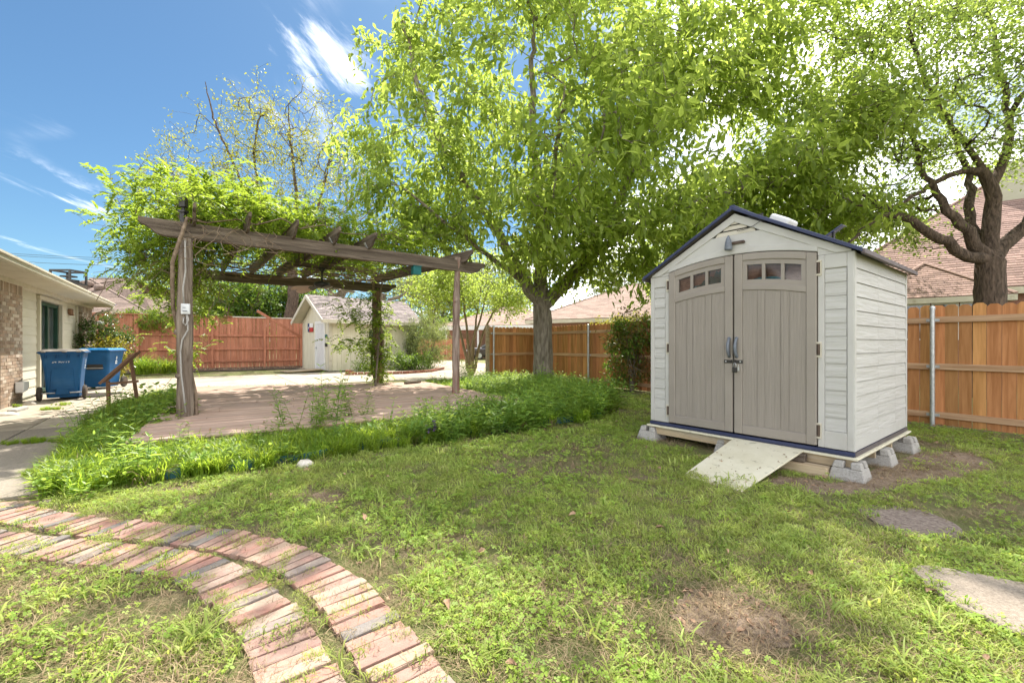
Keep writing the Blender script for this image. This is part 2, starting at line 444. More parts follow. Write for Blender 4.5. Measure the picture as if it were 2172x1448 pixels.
MT['pane_blue'] = mat('blue_tarp', (0.02, 0.12, 0.17), (0.06, 0.24, 0.31), scale=14, rough=0.35, bump=0.3)
MT['pane_green'] = mat('dark_green_fabric', (0.01, 0.04, 0.035), (0.03, 0.10, 0.085), scale=22, rough=0.6, bump=0.3)
MT['inner_board'] = mat('brown_board_inside', (0.15, 0.085, 0.06), (0.26, 0.16, 0.115), scale=9, stretch=(1, 1, 3), rough=0.6, bump=0.2, distort=1.2)
_m = bpy.data.materials.new('clear_acrylic'); _m.use_nodes = True; _t = _m.node_tree
_g = _t.nodes.new('ShaderNodeBsdfGlossy'); _g.inputs['Roughness'].default_value = 0.06
_tr = _t.nodes.new('ShaderNodeBsdfTransparent'); _tr.inputs['Color'].default_value = (0.86, 0.84, 0.82, 1)
_fr = _t.nodes.new('ShaderNodeFresnel'); _fr.inputs['IOR'].default_value = 1.45
_mx = _t.nodes.new('ShaderNodeMixShader'); _t.links.new(_fr.outputs[0], _mx.inputs[0]); _t.links.new(_tr.outputs[0], _mx.inputs[1]); _t.links.new(_g.outputs[0], _mx.inputs[2])
_t.links.new(_mx.outputs[0], _t.nodes['Material Output'].inputs['Surface']); MT['pane'] = _m
MT['ramp'] = mat('cream_painted_plywood', (0.58, 0.54, 0.40), (0.66, 0.625, 0.49), scale=5, rough=0.7, bump=0.25, bscale=60, c3=(0.24, 0.22, 0.15), s3=14, l3=0.60, h3=0.74)
MT['timber'] = mat('treated_timber', (0.28, 0.20, 0.115), (0.46, 0.37, 0.25), scale=6, stretch=(0.2, 3, 3), rough=0.85, bump=0.5, bscale=18, rnd=0.15, c3=(0.33, 0.31, 0.27), s3=2, l3=0.5, h3=0.7)
MT['cream'] = mat('cream_lap_siding', (0.50, 0.475, 0.385), (0.56, 0.535, 0.445), scale=3, stretch=(0.6, 0.6, 2), rough=0.7, bump=0.2, bscale=50, rnd=0.04, c3=(0.44, 0.41, 0.32), s3=1.5, l3=0.55, h3=0.8)
MT['trim'] = mat('cream_trim_paint', (0.50, 0.46, 0.37), (0.57, 0.53, 0.44), scale=4, rough=0.6, bump=0.15, bscale=40, c3=(0.36, 0.31, 0.23), s3=5, l3=0.63, h3=0.8)
MT['shedcream'] = mat('peeling_cream_paint', (0.60, 0.555, 0.43), (0.67, 0.63, 0.51), scale=3, rough=0.75, bump=0.3, bscale=40, rnd=0.03, stretch=(2, 2, 0.5), c3=(0.36, 0.30, 0.20), s3=7, l3=0.68, h3=0.82)
MT['white'] = mat('white_paint', (0.70, 0.70, 0.69), (0.78, 0.78, 0.77), scale=6, rough=0.5, bump=0.05)
MT['white_plastic'] = mat('white_plastic', (0.60, 0.61, 0.62), (0.68, 0.69, 0.70), scale=6, rough=0.4, bump=0.03)
MT['green_curtain'] = mat('dark_green_frame', (0.012, 0.045, 0.03), (0.02, 0.07, 0.048), scale=6, rough=0.45, bump=0.05)
MT['glass'] = mat('window_glass', (0.05, 0.06, 0.06), (0.09, 0.10, 0.10), scale=2, rough=0.06, spec=0.8, bump=0.0)
MT['mortar'] = mat('mortar', (0.33, 0.28, 0.225), (0.42, 0.365, 0.30), scale=40, rough=0.95, bump=0.5)
MT['housebrick'] = palette_mat('tan_house_brick', [(0.30, 0.215, 0.155), (0.40, 0.31, 0.235), (0.24, 0.165, 0.115), (0.36, 0.25, 0.18), (0.50, 0.42, 0.345), (0.28, 0.22, 0.175)], scale=25)
MT['pathbrick'] = palette_mat('reclaimed_paving_brick', [(0.30, 0.155, 0.12), (0.32, 0.19, 0.15), (0.17, 0.155, 0.145), (0.33, 0.235, 0.175), (0.25, 0.155, 0.13), (0.34, 0.25, 0.195), (0.31, 0.165, 0.135), (0.28, 0.20, 0.165), (0.35, 0.21, 0.165), (0.22, 0.18, 0.16), (0.33, 0.18, 0.14), (0.27, 0.16, 0.13)], scale=14, bump=0.8)
MT['redbrick'] = palette_mat('red_wall_brick', [(0.25, 0.085, 0.055), (0.30, 0.11, 0.07), (0.21, 0.075, 0.05), (0.33, 0.15, 0.10)], scale=25)
MT['brickwall'] = mat('far_brick_wall', (0.24, 0.115, 0.08), (0.34, 0.19, 0.14), scale=18, rough=0.9, bump=0.4, tint=0.25)
MT['roof_pink'] = mat('rosy_roof_shingle', (0.235, 0.148, 0.128), (0.365, 0.255, 0.225), scale=30, rough=0.95, bump=0.5, bscale=60, tint=0.22)
MT['roof_brown'] = mat('brown_roof_shingle', (0.155, 0.112, 0.092), (0.26, 0.198, 0.168), scale=30, rough=0.95, bump=0.5, bscale=60, tint=0.25)
MT['roof_tan'] = mat('tan_roof_shingle', (0.27, 0.19, 0.15), (0.38, 0.285, 0.24), scale=30, rough=0.95, bump=0.5, bscale=60, tint=0.15)
MT['roof_grey'] = mat('grey_roof_shingle', (0.17, 0.14, 0.135), (0.31, 0.27, 0.26), scale=22, rough=0.95, bump=0.5, bscale=60, tint=0.3)
MT['bin_blue'] = mat('blue_bin_plastic', (0.002, 0.064, 0.18), (0.004, 0.085, 0.235), scale=3, rough=0.5, spec=0.3, bump=0.08, bscale=60, c3=(0.03, 0.12, 0.25), s3=2.6, l3=0.55, h3=0.85)
MT['lid_grey'] = mat('faded_lid_plastic', (0.10, 0.09, 0.08), (0.24, 0.225, 0.20), scale=6, rough=0.5, bump=0.1)
MT['lid_blue'] = mat('bright_blue_lid_plastic', (0.012, 0.16, 0.40), (0.02, 0.20, 0.47), scale=4, rough=0.35, spec=0.5, bump=0.05)
MT['tyre'] = mat('rubber_tyre', (0.04, 0.032, 0.026), (0.08, 0.065, 0.055), scale=20, rough=0.85, bump=0.3)
MT['print_white'] = mat('white_print', (0.78, 0.8, 0.82), (0.82, 0.84, 0.86), scale=5, rough=0.5, bump=0)
MT['bark'] = mat('ridged_grey_bark', (0.13, 0.105, 0.08), (0.34, 0.29, 0.235), scale=5, detail=10, stretch=(3.0, 3.0, 0.55), rough=0.95, bump=1.0, bscale=7, dist=0.02, distort=0.7)
MT['oak_bark'] = mat('dark_oak_bark', (0.048, 0.034, 0.026), (0.165, 0.118, 0.088), scale=7, detail=10, stretch=(3.0, 3.0, 0.6), rough=0.95, bump=1.0, bscale=10, dist=0.016, distort=0.6)
MT['thin_bark'] = mat('smooth_grey_bark', (0.10, 0.085, 0.062), (0.21, 0.18, 0.14), scale=6, stretch=(2, 2, 0.5), rough=0.9, bump=0.5, bscale=18)
MT['crape_bark'] = mat('olive_smooth_bark', (0.15, 0.115, 0.065), (0.28, 0.225, 0.14), scale=6, stretch=(2, 2, 0.5), rough=0.85, bump=0.4, bscale=16)
MT['vine_bark'] = mat('vine_bark', (0.13, 0.09, 0.06), (0.28, 0.21, 0.15), scale=12, rough=0.9, bump=0.5)
MT['edging'] = mat('blue_green_edging', (0.02, 0.095, 0.115), (0.045, 0.15, 0.17), scale=9, rough=0.6, bump=0.2)
MT['rock'] = mat('pale_limestone', (0.42, 0.38, 0.32), (0.60, 0.56, 0.50), scale=12, rough=0.9, bump=0.7, bscale=30)
MT['teal'] = mat('teal_paint', (0.008, 0.10, 0.10), (0.014, 0.14, 0.135), scale=8, rough=0.55, bump=0.1)
MT['fan_blade'] = mat('faded_fan_blade', (0.42, 0.30, 0.25), (0.55, 0.42, 0.36), scale=8, stretch=(0.3, 3, 3), rough=0.6, bump=0.2)
MT['blue_paint'] = mat('flag_blue', (0.012, 0.035, 0.13), (0.02, 0.05, 0.17), scale=8, rough=0.6, bump=0)
MT['red_flag'] = mat('flag_red', (0.40, 0.03, 0.03), (0.48, 0.05, 0.045), scale=8, rough=0.6, bump=0)
MT['car_grey'] = mat('dark_grey_car_paint', (0.055, 0.05, 0.052), (0.07, 0.064, 0.066), scale=2, rough=0.2, spec=0.6, bump=0, metallic=0.3)
MT['rubber_mat'] = mat('rubber_mulch_ring', (0.16, 0.12, 0.10), (0.31, 0.255, 0.215), scale=40, rough=0.95, bump=1.0, bscale=60, dist=0.004)
MT['mat_dark'] = mat('dark_doormat', (0.02, 0.016, 0.013), (0.05, 0.04, 0.03), scale=60, rough=0.95, bump=0.6)
MT['solar_blue'] = mat('solar_panel', (0.012, 0.022, 0.08), (0.02, 0.032, 0.11), scale=30, rough=0.2, spec=0.6, bump=0)
MT['petal'] = mat('purple_petal', (0.11, 0.035, 0.22), (0.19, 0.07, 0.34), scale=20, rough=0.6, bump=0.1)
MT['dry_leaf'] = mat('dry_leaf', (0.22, 0.13, 0.075), (0.42, 0.28, 0.185), scale=30, rough=0.85, bump=0.2, rnd=0.25, tint=0.35)
MT['wood_brown'] = mat('brown_stained_wood', (0.115, 0.062, 0.036), (0.21, 0.12, 0.075), scale=6, stretch=(0.25, 3, 3), rough=0.8, bump=0.4, bscale=18, rnd=0.15)

MT['lf_main'] = leaf_mat('chestnut_oak_leaf', (0.10, 0.165, 0.024), (0.22, 0.29, 0.05), (0.48, 0.60, 0.105), 0.58)
MT['lf_oak'] = leaf_mat('post_oak_leaf', (0.09, 0.155, 0.03), (0.19, 0.265, 0.06), (0.44, 0.56, 0.11), 0.52)
MT['lf_bud'] = leaf_mat('budding_leaf', (0.13, 0.15, 0.022), (0.23, 0.25, 0.04), (0.42, 0.43, 0.06), 0.45)
MT['lf_vine'] = leaf_mat('wisteria_leaf', (0.055, 0.125, 0.014), (0.17, 0.255, 0.03), (0.40, 0.53, 0.055), 0.52)
MT['lf_mid'] = leaf_mat('mid_green_leaf', (0.065, 0.13, 0.02), (0.13, 0.22, 0.035), (0.28, 0.42, 0.05), 0.45)
MT['lf_dark'] = leaf_mat('dark_glossy_leaf', (0.02, 0.055, 0.010), (0.06, 0.12, 0.02), (0.15, 0.24, 0.03), 0.30, rough=0.3, spec=0.5)
MT['lf_yellow'] = leaf_mat('yellow_green_leaf', (0.16, 0.17, 0.012), (0.34, 0.30, 0.025), (0.50, 0.46, 0.04), 0.40)
MT['lf_pale'] = leaf_mat('pale_shrub_leaf', (0.11, 0.155, 0.045), (0.24, 0.28, 0.10), (0.36, 0.42, 0.12), 0.40)
MT['lf_red'] = leaf_mat('bronze_new_leaf', (0.05, 0.10, 0.02), (0.26, 0.12, 0.04), (0.34, 0.24, 0.06), 0.40, rough=0.3)
MT['grass'] = leaf_mat('lawn_blade', (0.21, 0.275, 0.055), (0.38, 0.44, 0.125), (0.50, 0.60, 0.12), 0.42, rough=0.55, rnd=0.22, spec=0.25)
MT['clover'] = leaf_mat('clover_leaf', (0.18, 0.285, 0.045), (0.30, 0.41, 0.08), (0.50, 0.63, 0.10), 0.42, rough=0.55, rnd=0.2, spec=0.25)
MT['straw'] = leaf_mat('dry_straw', (0.21, 0.15, 0.085), (0.38, 0.30, 0.185), (0.30, 0.24, 0.14), 0.2, rough=0.8, rnd=0.2, spec=0.15)
MT['lily'] = leaf_mat('border_grass_blade', (0.08, 0.16, 0.018), (0.215, 0.31, 0.035), (0.45, 0.60, 0.06), 0.50, rough=0.42, rnd=0.2)
MT['weed'] = leaf_mat('weed_leaf', (0.10, 0.195, 0.036), (0.20, 0.32, 0.07), (0.44, 0.60, 0.09), 0.48, rough=0.45, rnd=0.2)
# ------------------------------------------------------------------ setting: ground, concrete, deck bed
def clip_poly(poly, a, b, c):
    """keep the part of a 2-D polygon where a*x+b*y>=c"""
    out = []
    for i in range(len(poly)):
        p, q = poly[i], poly[(i + 1) % len(poly)]
        dp, dq = a * p[0] + b * p[1] - c, a * q[0] + b * q[1] - c
        if dp >= 0: out.append(p)
        if (dp >= 0) != (dq >= 0):
            t = dp / (dp - dq)
            out.append((p[0] + (q[0] - p[0]) * t, p[1] + (q[1] - p[1]) * t))
    return out
def area2(poly):
    return 0.5 * sum(poly[i][0] * poly[(i + 1) % len(poly)][1] - poly[(i + 1) % len(poly)][0] * poly[i][1] for i in range(len(poly)))
def inside(poly, x, y):
    """vectorised point in polygon"""
    x, y = np.asarray(x), np.asarray(y)
    r = np.zeros(x.shape, bool)
    n = len(poly)
    for i in range(n):
        x0, y0 = poly[i]; x1, y1 = poly[(i + 1) % n]
        c = ((y0 > y) != (y1 > y)) & (x < (x1 - x0) * (y - y0) / ((y1 - y0) + 1e-12) + x0)
        r ^= c
    return r
class VNoise:
    """small smooth 2-D value noise for scatter masks"""
    def __init__(s, seed): s.g = np.random.default_rng(seed).random((64, 64))
    def __call__(s, x, y, f):
        x, y = np.asarray(x) * f + 100, np.asarray(y) * f + 100
        i, j = np.floor(x).astype(int), np.floor(y).astype(int)
        u, v = x - i, y - j
        u, v = u * u * (3 - 2 * u), v * v * (3 - 2 * v)
        g = lambda a, b: s.g[a % 64, b % 64]
        return (g(i, j) * (1 - u) + g(i + 1, j) * u) * (1 - v) + (g(i, j + 1) * (1 - u) + g(i + 1, j + 1) * u) * v
vn = VNoise(5)

m = MB()
gs = 60
xs = np.concatenate([[-500, -120], np.linspace(-40, 40, 41), [120, 500]])
ys = np.concatenate([[-500, -60], np.linspace(-6, 60, 34), [140, 700]])
V = [(x, y, 0.0) for y in ys for x in xs]
nx = len(xs)
F = [(j * nx + i, j * nx + i + 1, (j + 1) * nx + i + 1, (j + 1) * nx + i) for j in range(len(ys) - 1) for i in range(nx - 1)]
m.add(V, F)
tag(m.build('ground', MT['ground']), 'bare soil and thin lawn ground of the back yard', kind='structure')

HW = Vector((-10.28, 9.08, 0))                      # house wall point; u away from the wall, v along it
HU, HV = Vector((0.814, 0.581, 0)), Vector((-0.581, 0.814, 0))
def hp(u, v, z=0.0): return HW + HU * u + HV * v + Vector((0, 0, z))
HA = Matrix(((HU.x, HV.x, 0), (HU.y, HV.y, 0), (0, 0, 1)))
HROT = math.atan2(HU.y, HU.x)

def slab(u0, u1, v0, v1, mt, lab=None):
    e = 0.009
    m = MB()
    c = hp((u0 + u1) / 2, (v0 + v1) / 2, 0.0)
    m.box((0, 0, 0.0), (u1 - u0 - 2 * e, v1 - v0 - 2 * e, 0.06))
    o = m.build('concrete_slab', mt, local=True, bevel=0.006,
                M=Matrix.Translation(c + Vector((0, 0, random.uniform(-0.004, 0.004)))) @ Matrix.Rotation(HROT, 4, 'Z'))
    tag(o, lab, kind='structure')
vj = [-8.2, -6.85, -4.3, -1.75, 0.8]
for i in range(4):
    for u0, u1 in ((0.02, 1.1), (1.1, 2.3)):
        slab(u0, u1, vj[i], vj[i + 1], MT['concrete_grey'] if i < 2 else MT['concrete'])
uj = [0.02, 2.3, 5.5, 8.7]
for i in range(3):
    for v0, v1 in ((0.8, 3.6), (3.6, 6.2)):
        slab(uj[i], uj[i + 1], v0, v1, MT['concrete'])
for u0, u1 in ((8.7, 11.6), (11.6, 14.5), (14.5, 17.4)):
    for v0, v1 in ((-0.9, 1.9), (1.9, 4.7), (4.7, 7.5), (7.5, 10.3), (10.3, 13.1), (13.1, 15.9), (15.9, 18.7), (18.7, 21.5)):
        slab(u0, u1, v0, v1, MT['concrete'])

# planting bed under the red fence
m = MB()
FA, FB = Vector((-17.9, 17.7, 0)), Vector((-10.2, 22.5, 0))
fd = (FB - FA).normalized(); fnrm = Vector((fd.y, -fd.x, 0))
a, b = FA - fd * 2, FB + fd * 1.0
for k in range(24):
    p, q = a.lerp(b, k / 24), a.lerp(b, (k + 1) / 24)
    w0 = 1.25 + 0.15 * math.sin(k * 1.3); w1 = 1.25 + 0.15 * math.sin((k + 1) * 1.3)
    m.add([p + fnrm * w0 + Vector((0, 0, .036)), q + fnrm * w1 + Vector((0, 0, .036)), q + Vector((0, 0, .12)), p + Vector((0, 0, .12))], [(0, 1, 2, 3)])
tag(m.build('soil_bed', MT['mulch']), 'dark mulch bed along the foot of the red fence', kind='structure')

# ------------------------------------------------------------------ deck
DZ = 0.18
DECK = [(-4.2, 4.75), (0.62, 7.75), (-2.45, 12.3), (-7.95, 10.75)]
dd = Vector((0.849, 0.528, 0)); dn = Vector((-0.528, 0.849, 0))
deck = thing('wooden_deck', 'low weathered pinkish brown plank deck under the pergola', 'deck', (-3.6, 8.9, 0))
dq = [(Vector((x, y, 0)).dot(dd), Vector((x, y, 0)).dot(dn)) for x, y in DECK]
v0 = min(p[1] for p in dq); v1 = max(p[1] for p in dq)
k, v = 0, v0
while v < v1:
    w = 0.138
    st = clip_poly(clip_poly(dq, 0, 1, v), 0, -1, -(v + w))
    if len(st) > 2 and abs(area2(st)) > 0.02:
        ua, ub = min(p[0] for p in st), max(p[0] for p in st)
        cuts = [ua - 1]
        if ub - ua > 2.6: cuts.append(ua + (ub - ua) * random.choice((0.33, 0.5, 0.62, 0.45)))
        cuts.append(ub + 1)
        for c0, c1 in zip(cuts, cuts[1:]):
            pc = clip_poly(clip_poly(st, 1, 0, c0 + 0.003), -1, 0, -(c1 - 0.003))
            if len(pc) < 3 or abs(area2(pc)) < 0.01: continue
            mu = sum(p[0] for p in pc) / len(pc); mv = v + w / 2
            o3 = dd * mu + dn * mv + Vector((0, 0, DZ + random.uniform(-0.005, 0.004)))
            mb = MB()
            mb.prism([(p[0] - mu, p[1] - mv) for p in pc], (0, 0, 0), (1, 0, 0), (0, 1, 0), (0, 0, -0.034))
            Mx = frame(o3, dd) @ Matrix.Rotation(random.uniform(-0.006, 0.006), 4, 'X')
            mb.build('deck_board', MT['deck'], deck, local=True, M=Mx, bevel=0.004)
    v += w + random.uniform(0.005, 0.009)
    k += 1
for i in range(4):
    p, q = Vector((*DECK[i], 0)), Vector((*DECK[(i + 1) % 4], 0))
    c = Vector((-3.6, 8.9, 0))
    ins = (c - (p + q) / 2).normalized() * 0.03
    beam('rim_board', p + ins + Vector((0, 0, 0.07)), q + ins + Vector((0, 0, 0.07)), 0.036, 0.14, MT['deck'], deck)

# ------------------------------------------------------------------ brick path: two curved rows of soldier bricks
def bevelled_brick(L, Wd, H):
    c = 0.003
    mb = MB()
    x, y = L / 2, Wd / 2
    lay = [(x - c, y - c, 0), (x, y, -c), (x, y, -H)]
    vs = []
    for a, b2, z in lay: vs += [(-a, -b2, z), (a, -b2, z), (a, b2, z), (-a, b2, z)]
    mb.add(vs, [(0, 1, 2, 3)] + [(4 * l + i, 4 * (l + 1) + i, 4 * (l + 1) + (i + 1) % 4, 4 * l + (i + 1) % 4) for l in range(2) for i in range(4)])
    mb.v = [(a + random.uniform(-.0035, .0035), b2 + random.uniform(-.003, .003), z + random.uniform(-.0025, .0015)) for a, b2, z in mb.v]
    me = bpy.data.meshes.new('brick'); me.from_pydata(mb.v, [], mb.f); me.materials.append(MT['pathbrick'])
    return me
path = thing('brick_path', None, None, (-2.2, 2.2, 0)); path['kind'] = 'structure'
path['label'] = 'curving garden path of two rows of reclaimed bricks'
outer_o = [(97, 1081), (230, 1106), (414, 1117), (566, 1138), (668, 1168), (750, 1216), (824, 1281), (875, 1345), (921, 1400), (953, 1447)]
outer_i = [(9, 1115), (129, 1136), (276, 1152), (405, 1163), (502, 1189), (594, 1228), (640, 1258), (691, 1313), (723, 1364), (755, 1410), (783, 1447)]
inner_o = [(0, 1134), (92, 1140), (221, 1157), (322, 1163), (433, 1180), (488, 1189), (539, 1221), (612, 1267), (668, 1331), (695, 1382), (723, 1442)]
inner_i = [(0, 1176), (41, 1184), (133, 1196), (221, 1212), (345, 1221), (387, 1239), (424, 1279), (479, 1322), (507, 1364), (529, 1419), (537, 1447)]
def polyline(pts, n):
    P = np.array(pts); d = np.concatenate([[0], np.cumsum(np.linalg.norm(np.diff(P, axis=0), axis=1))])
    t = np.linspace(0, d[-1], n)
    return np.stack([np.interp(t, d, P[:, i]) for i in range(2)], 1), d[-1]
def smooth2(P, k):
    for _ in range(k):
        Q = P.copy(); Q[1:-1] = (P[:-2] + 2 * P[1:-1] + P[2:]) / 4; P = Q
    return P
print('brick len', np.mean([np.linalg.norm(polyline([gp(*p)[:2] for p in o_], 60)[0] - polyline([gp(*p)[:2] for p in i_], 60)[0], axis=1).mean() for o_, i_ in ((outer_o, outer_i), (inner_o, inner_i))]))
brick_meshes = [bevelled_brick(0.252 + random.uniform(-.012, .008), 0.064 + random.uniform(-.004, .003), 0.07) for _ in range(14)]
PATH_ROWS = []
for bo, bi in ((outer_o, outer_i), (inner_o, inner_i)):
    a, _ = polyline([gp(*p)[:2] for p in bo], 60); b, _ = polyline([gp(*p)[:2] for p in bi], 60)
    c = smooth2((a + b) / 2, 10)
    # carry the row on beyond the frame at both ends
    d0 = c[0] - c[3]; d0 /= np.linalg.norm(d0)
    d1 = c[-1] - c[-4]; d1 /= np.linalg.norm(d1)
    c = np.concatenate([[c[0] + d0 * 1.1, c[0] + d0 * 0.5], c, [c[-1] + d1 * 0.3, c[-1] + d1 * 0.7]])
    c, L = polyline(c, 400)
    PATH_ROWS.append(c)
    s = 0.0
    dist = np.concatenate([[0], np.cumsum(np.linalg.norm(np.diff(c, axis=0), axis=1))])
    while s < dist[-1] - 0.05:
        x, y = np.interp(s, dist, c[:, 0]), np.interp(s, dist, c[:, 1])
        x2, y2 = np.interp(s + 0.05, dist, c[:, 0]), np.interp(s + 0.05, dist, c[:, 1])
        ang = math.atan2(y2 - y, x2 - x) + math.pi / 2 + random.uniform(-0.025, 0.025)
        off = random.uniform(-0.010, 0.010)
        z = 0.022 + random.uniform(-0.008, 0.007)
        Mx = Matrix.Translation((x + math.cos(ang) * off, y + math.sin(ang) * off, z)) @ Matrix.Rotation(ang, 4, 'Z') @ Matrix.Rotation(random.uniform(-.025, .025), 4, 'Y') @ Matrix.Rotation(random.uniform(-.02, .02), 4, 'X')
        instance_part('brick', random.choice(brick_meshes), path, Mx)
        s += 0.0690 + random.uniform(0, 0.005)
# a short grey spur of bricks meeting the walk
sp = [gp(-60, 1060), gp(85, 1062)]
for r in range(3):
    for i in range(9):
        t = i / 9
        p = gp(-40 + 118 * t, 1078 - 16 * r - 10 * t)
        d = (gp(80, 1050) - gp(-40, 1064)).normalized()
        Mx = Matrix.Translation(p + Vector((0, 0, .022 + random.uniform(-.004, .004)))) @ Matrix.Rotation(math.atan2(d.y, d.x) + random.uniform(-.04, .04), 4, 'Z')
        if i % 2 == 0: instance_part('brick', brick_meshes[(i + r) % 5], path, Mx)

# ------------------------------------------------------------------ stepping slab, rubber ring, soil patches
def blob(px_pts, z0, z1, name, mt, label, kind=None, cat=None, rag=0.0, bevel=0.0):
    P = [gp(*p) for p in px_pts]
    pts = []
    n = len(P)
    for i in range(n):                                  # Catmull-Rom outline
        p0, p1, p2, p3 = P[i - 1], P[i], P[(i + 1) % n], P[(i + 2) % n]
        for t in (0, .25, .5, .75):
            q = 0.5 * ((2 * p1) + (p2 - p0) * t + (2 * p0 - 5 * p1 + 4 * p2 - p3) * t * t + (3 * p1 - p0 - 3 * p2 + p3) * t ** 3)
            pts.append((q.x + random.uniform(-rag, rag), q.y + random.uniform(-rag, rag)))
    if area2(pts) < 0: pts = pts[::-1]
    m = MB(); m.prism(pts, (0, 0, z0), (1, 0, 0), (0, 1, 0), (0, 0, z1 - z0))
    o = m.build(name, mt, bevel=bevel)
    return tag(o, label, cat, None, kind), pts
_, STEP = blob([(1938, 1212), (2010, 1216), (2110, 1236), (2230, 1264), (2330, 1330), (2300, 1400), (2180, 1366), (2075, 1318), (2000, 1280), (1955, 1240)], -0.03, 0.035,
               'stepping_stone', MT['concrete_pale'], 'large rounded pale concrete stepping stone set in the lawn', None, 'stepping stone', 0.004, 0.008)
_, RING = blob([(1818, 1078), (1880, 1074), (1960, 1087), (2020, 1112), (2040, 1138), (1985, 1148), (1900, 1132), (1850, 1105)], -0.01, 0.014,
               'tree_ring_mat', MT['rubber_mat'], 'oval brown rubber mulch mat lying in the lawn right of the shed', None, 'ground mat', 0.008)
_, RSOIL = blob([(1690, 1010), (1800, 1025), (1880, 985), (1960, 960), (2060, 962), (2110, 985), (2050, 1012), (1940, 1030), (1830, 1048), (1700, 1042), (1600, 1020)], -0.02, 0.006,
                'soil_patch', MT['soil'], 'bare reddish soil beside the shed', 'structure', None, 0.03)
_, BARE1 = blob([(1440, 1270), (1500, 1250), (1580, 1262), (1650, 1300), (1690, 1345), (1640, 1385), (1560, 1382), (1480, 1350), (1430, 1310)], -0.02, 0.005,
                'soil_patch', MT['soil'], 'worn brown bare patch in the foreground lawn', 'structure', None, 0.02)
_, BARE2 = blob([(662, 1050), (690, 1043), (722, 1052), (712, 1064), (680, 1067)], -0.02, 0.005,
                'soil_patch', MT['soil'], 'small bare brown patch in the lawn before the deck border', 'structure', None, 0.02)
# ------------------------------------------------------------------ roofs
def shingles(mb, poly, expo=0.14, tabw=0.32, thick=0.012, seed=0):
    """poly: planar convex 3-D polygon, first edge is the eave; lays courses of tabs up the slope"""
    rs = random.Random(seed)
    P = [Vector(p) for p in poly]
    ux = (P[1] - P[0]).normalized()
    nrm = ux.cross(P[2] - P[1]).normalized()
    if nrm.z < 0: nrm = -nrm
    uy = nrm.cross(ux)
    if uy.z < 0: uy = -uy
    q = [((p - P[0]).dot(ux), (p - P[0]).dot(uy)) for p in P]
    if area2(q) < 0: q = q[::-1]
    y1 = max(p[1] for p in q)
    k, y = 0, 0.0
    while y < y1:
        st = clip_poly(clip_poly(q, 0, 1, y), 0, -1, -(y + expo))
        if len(st) > 2:
            xa, xb = min(p[0] for p in st), max(p[0] for p in st)
            x = math.floor(xa / tabw) * tabw - (0.5 * tabw if k % 2 else 0) + rs.uniform(-.03, .03)
            while x < xb:
                pc = clip_poly(clip_poly(st, 1, 0, x + 0.004), -1, 0, -(x + tabw - 0.004))
                if len(pc) > 2 and abs(area2(pc)) > 1e-4:
                    lift = rs.uniform(0.9, 1.5) * thick
                    top = [P[0] + ux * p[0] + uy * p[1] + nrm * (0.004 + lift * (1 - (p[1] - y) / expo)) for p in pc]
                    n = len(top)
                    lo = [i for i in range(n) if abs(pc[i][1] - y) < 1e-4 and abs(pc[(i + 1) % n][1] - y) < 1e-4]
                    vs = list(top); fs = [tuple(range(n))]
                    for i in lo:
                        j = (i + 1) % n
                        vs += [top[i] - nrm * lift, top[j] - nrm * lift]
                        fs.append((i, len(vs) - 2, len(vs) - 1, j))
                    mb.add(vs, fs, rs.random())
                x += tabw
        y += expo; k += 1
def plate(mb, poly, t=0.06):
    P = [Vector(p) for p in poly]
    n = (P[1] - P[0]).cross(P[2] - P[1]).normalized()
    if n.z < 0: P = P[::-1]; n = -n
    a = [p - n * t for p in P]
    k = len(P)
    mb.add(P + a, [tuple(range(k)), tuple(range(k, 2 * k))[::-1]] + [(i, k + i, k + (i + 1) % k, (i + 1) % k) for i in range(k)])
def hip_house(name, label, cat, O, ax, L, Dp, eave, ridge, mroof, mwall, inset=None, expo=0.15, tabw=0.34, over=0.45, seed=1):
    """O front-left corner, ax unit vector along the front; hip roof with ridge along the front"""
    ax = Vector((ax[0], ax[1], 0)).normalized(); ay = Vector((-ax.y, ax.x, 0)); O = Vector((O[0], O[1], 0))
    if ay.y < 0: ay = -ay
    t = thing(name, label, cat, O)
    pt = lambda x, y, z: O + ax * x + ay * y + Vector((0, 0, z))
    m = MB()
    for (x0, x1, y0, y1) in ((0, L, 0, .2), (0, L, Dp - .2, Dp), (0, .2, .2, Dp - .2), (L - .2, L, .2, Dp - .2)):
        m.hexa([pt(x0, y0, 0), pt(x1, y0, 0), pt(x1, y1, 0), pt(x0, y1, 0), pt(x0, y0, eave - .02), pt(x1, y0, eave - .02), pt(x1, y1, eave - .02), pt(x0, y1, eave - .02)])
    m.build('wall', mwall, t)
    o = over; ins = inset or Dp / 2
    A, B, C, D = pt(-o, -o, eave), pt(L + o, -o, eave), pt(L + o, Dp + o, eave), pt(-o, Dp + o, eave)
    E, F = pt(ins, Dp / 2, ridge), pt(L - ins, Dp / 2, ridge)
    planes = [[A, B, F, E], [B, C, F], [C, D, E, F], [D, A, E]]
    m = MB()
    for p in planes: plate(m, p)
    roof = m.build('roof', mroof, t)
    m = MB()
    for i, p in enumerate((planes[0], planes[1], planes[3])): shingles(m, p, expo, tabw, seed=seed + i)
    m.build('shingles', mroof, roof, kind='stuff')
    m = MB()
    for p, q in ((A, E), (B, F), (E, F)):
        m.tube([p + Vector((0, 0, .02)), q + Vector((0, 0, .02))], 0.07, 6, sq=0.5)
    m.build('ridge_cap', mroof, roof)
    m = MB()
    for p, q in ((A, B), (B, C), (D, A)):
        d = (q - p).normalized()
        m.box((p + q) / 2 - Vector((0, 0, .13)), ((q - p).length, 0.05, 0.2), Matrix((d, Vector((-d.y, d.x, 0)), Vector((0, 0, 1)))).transposed())
    m.build('fascia', MT['trim'], roof)
    return t, roof, pt

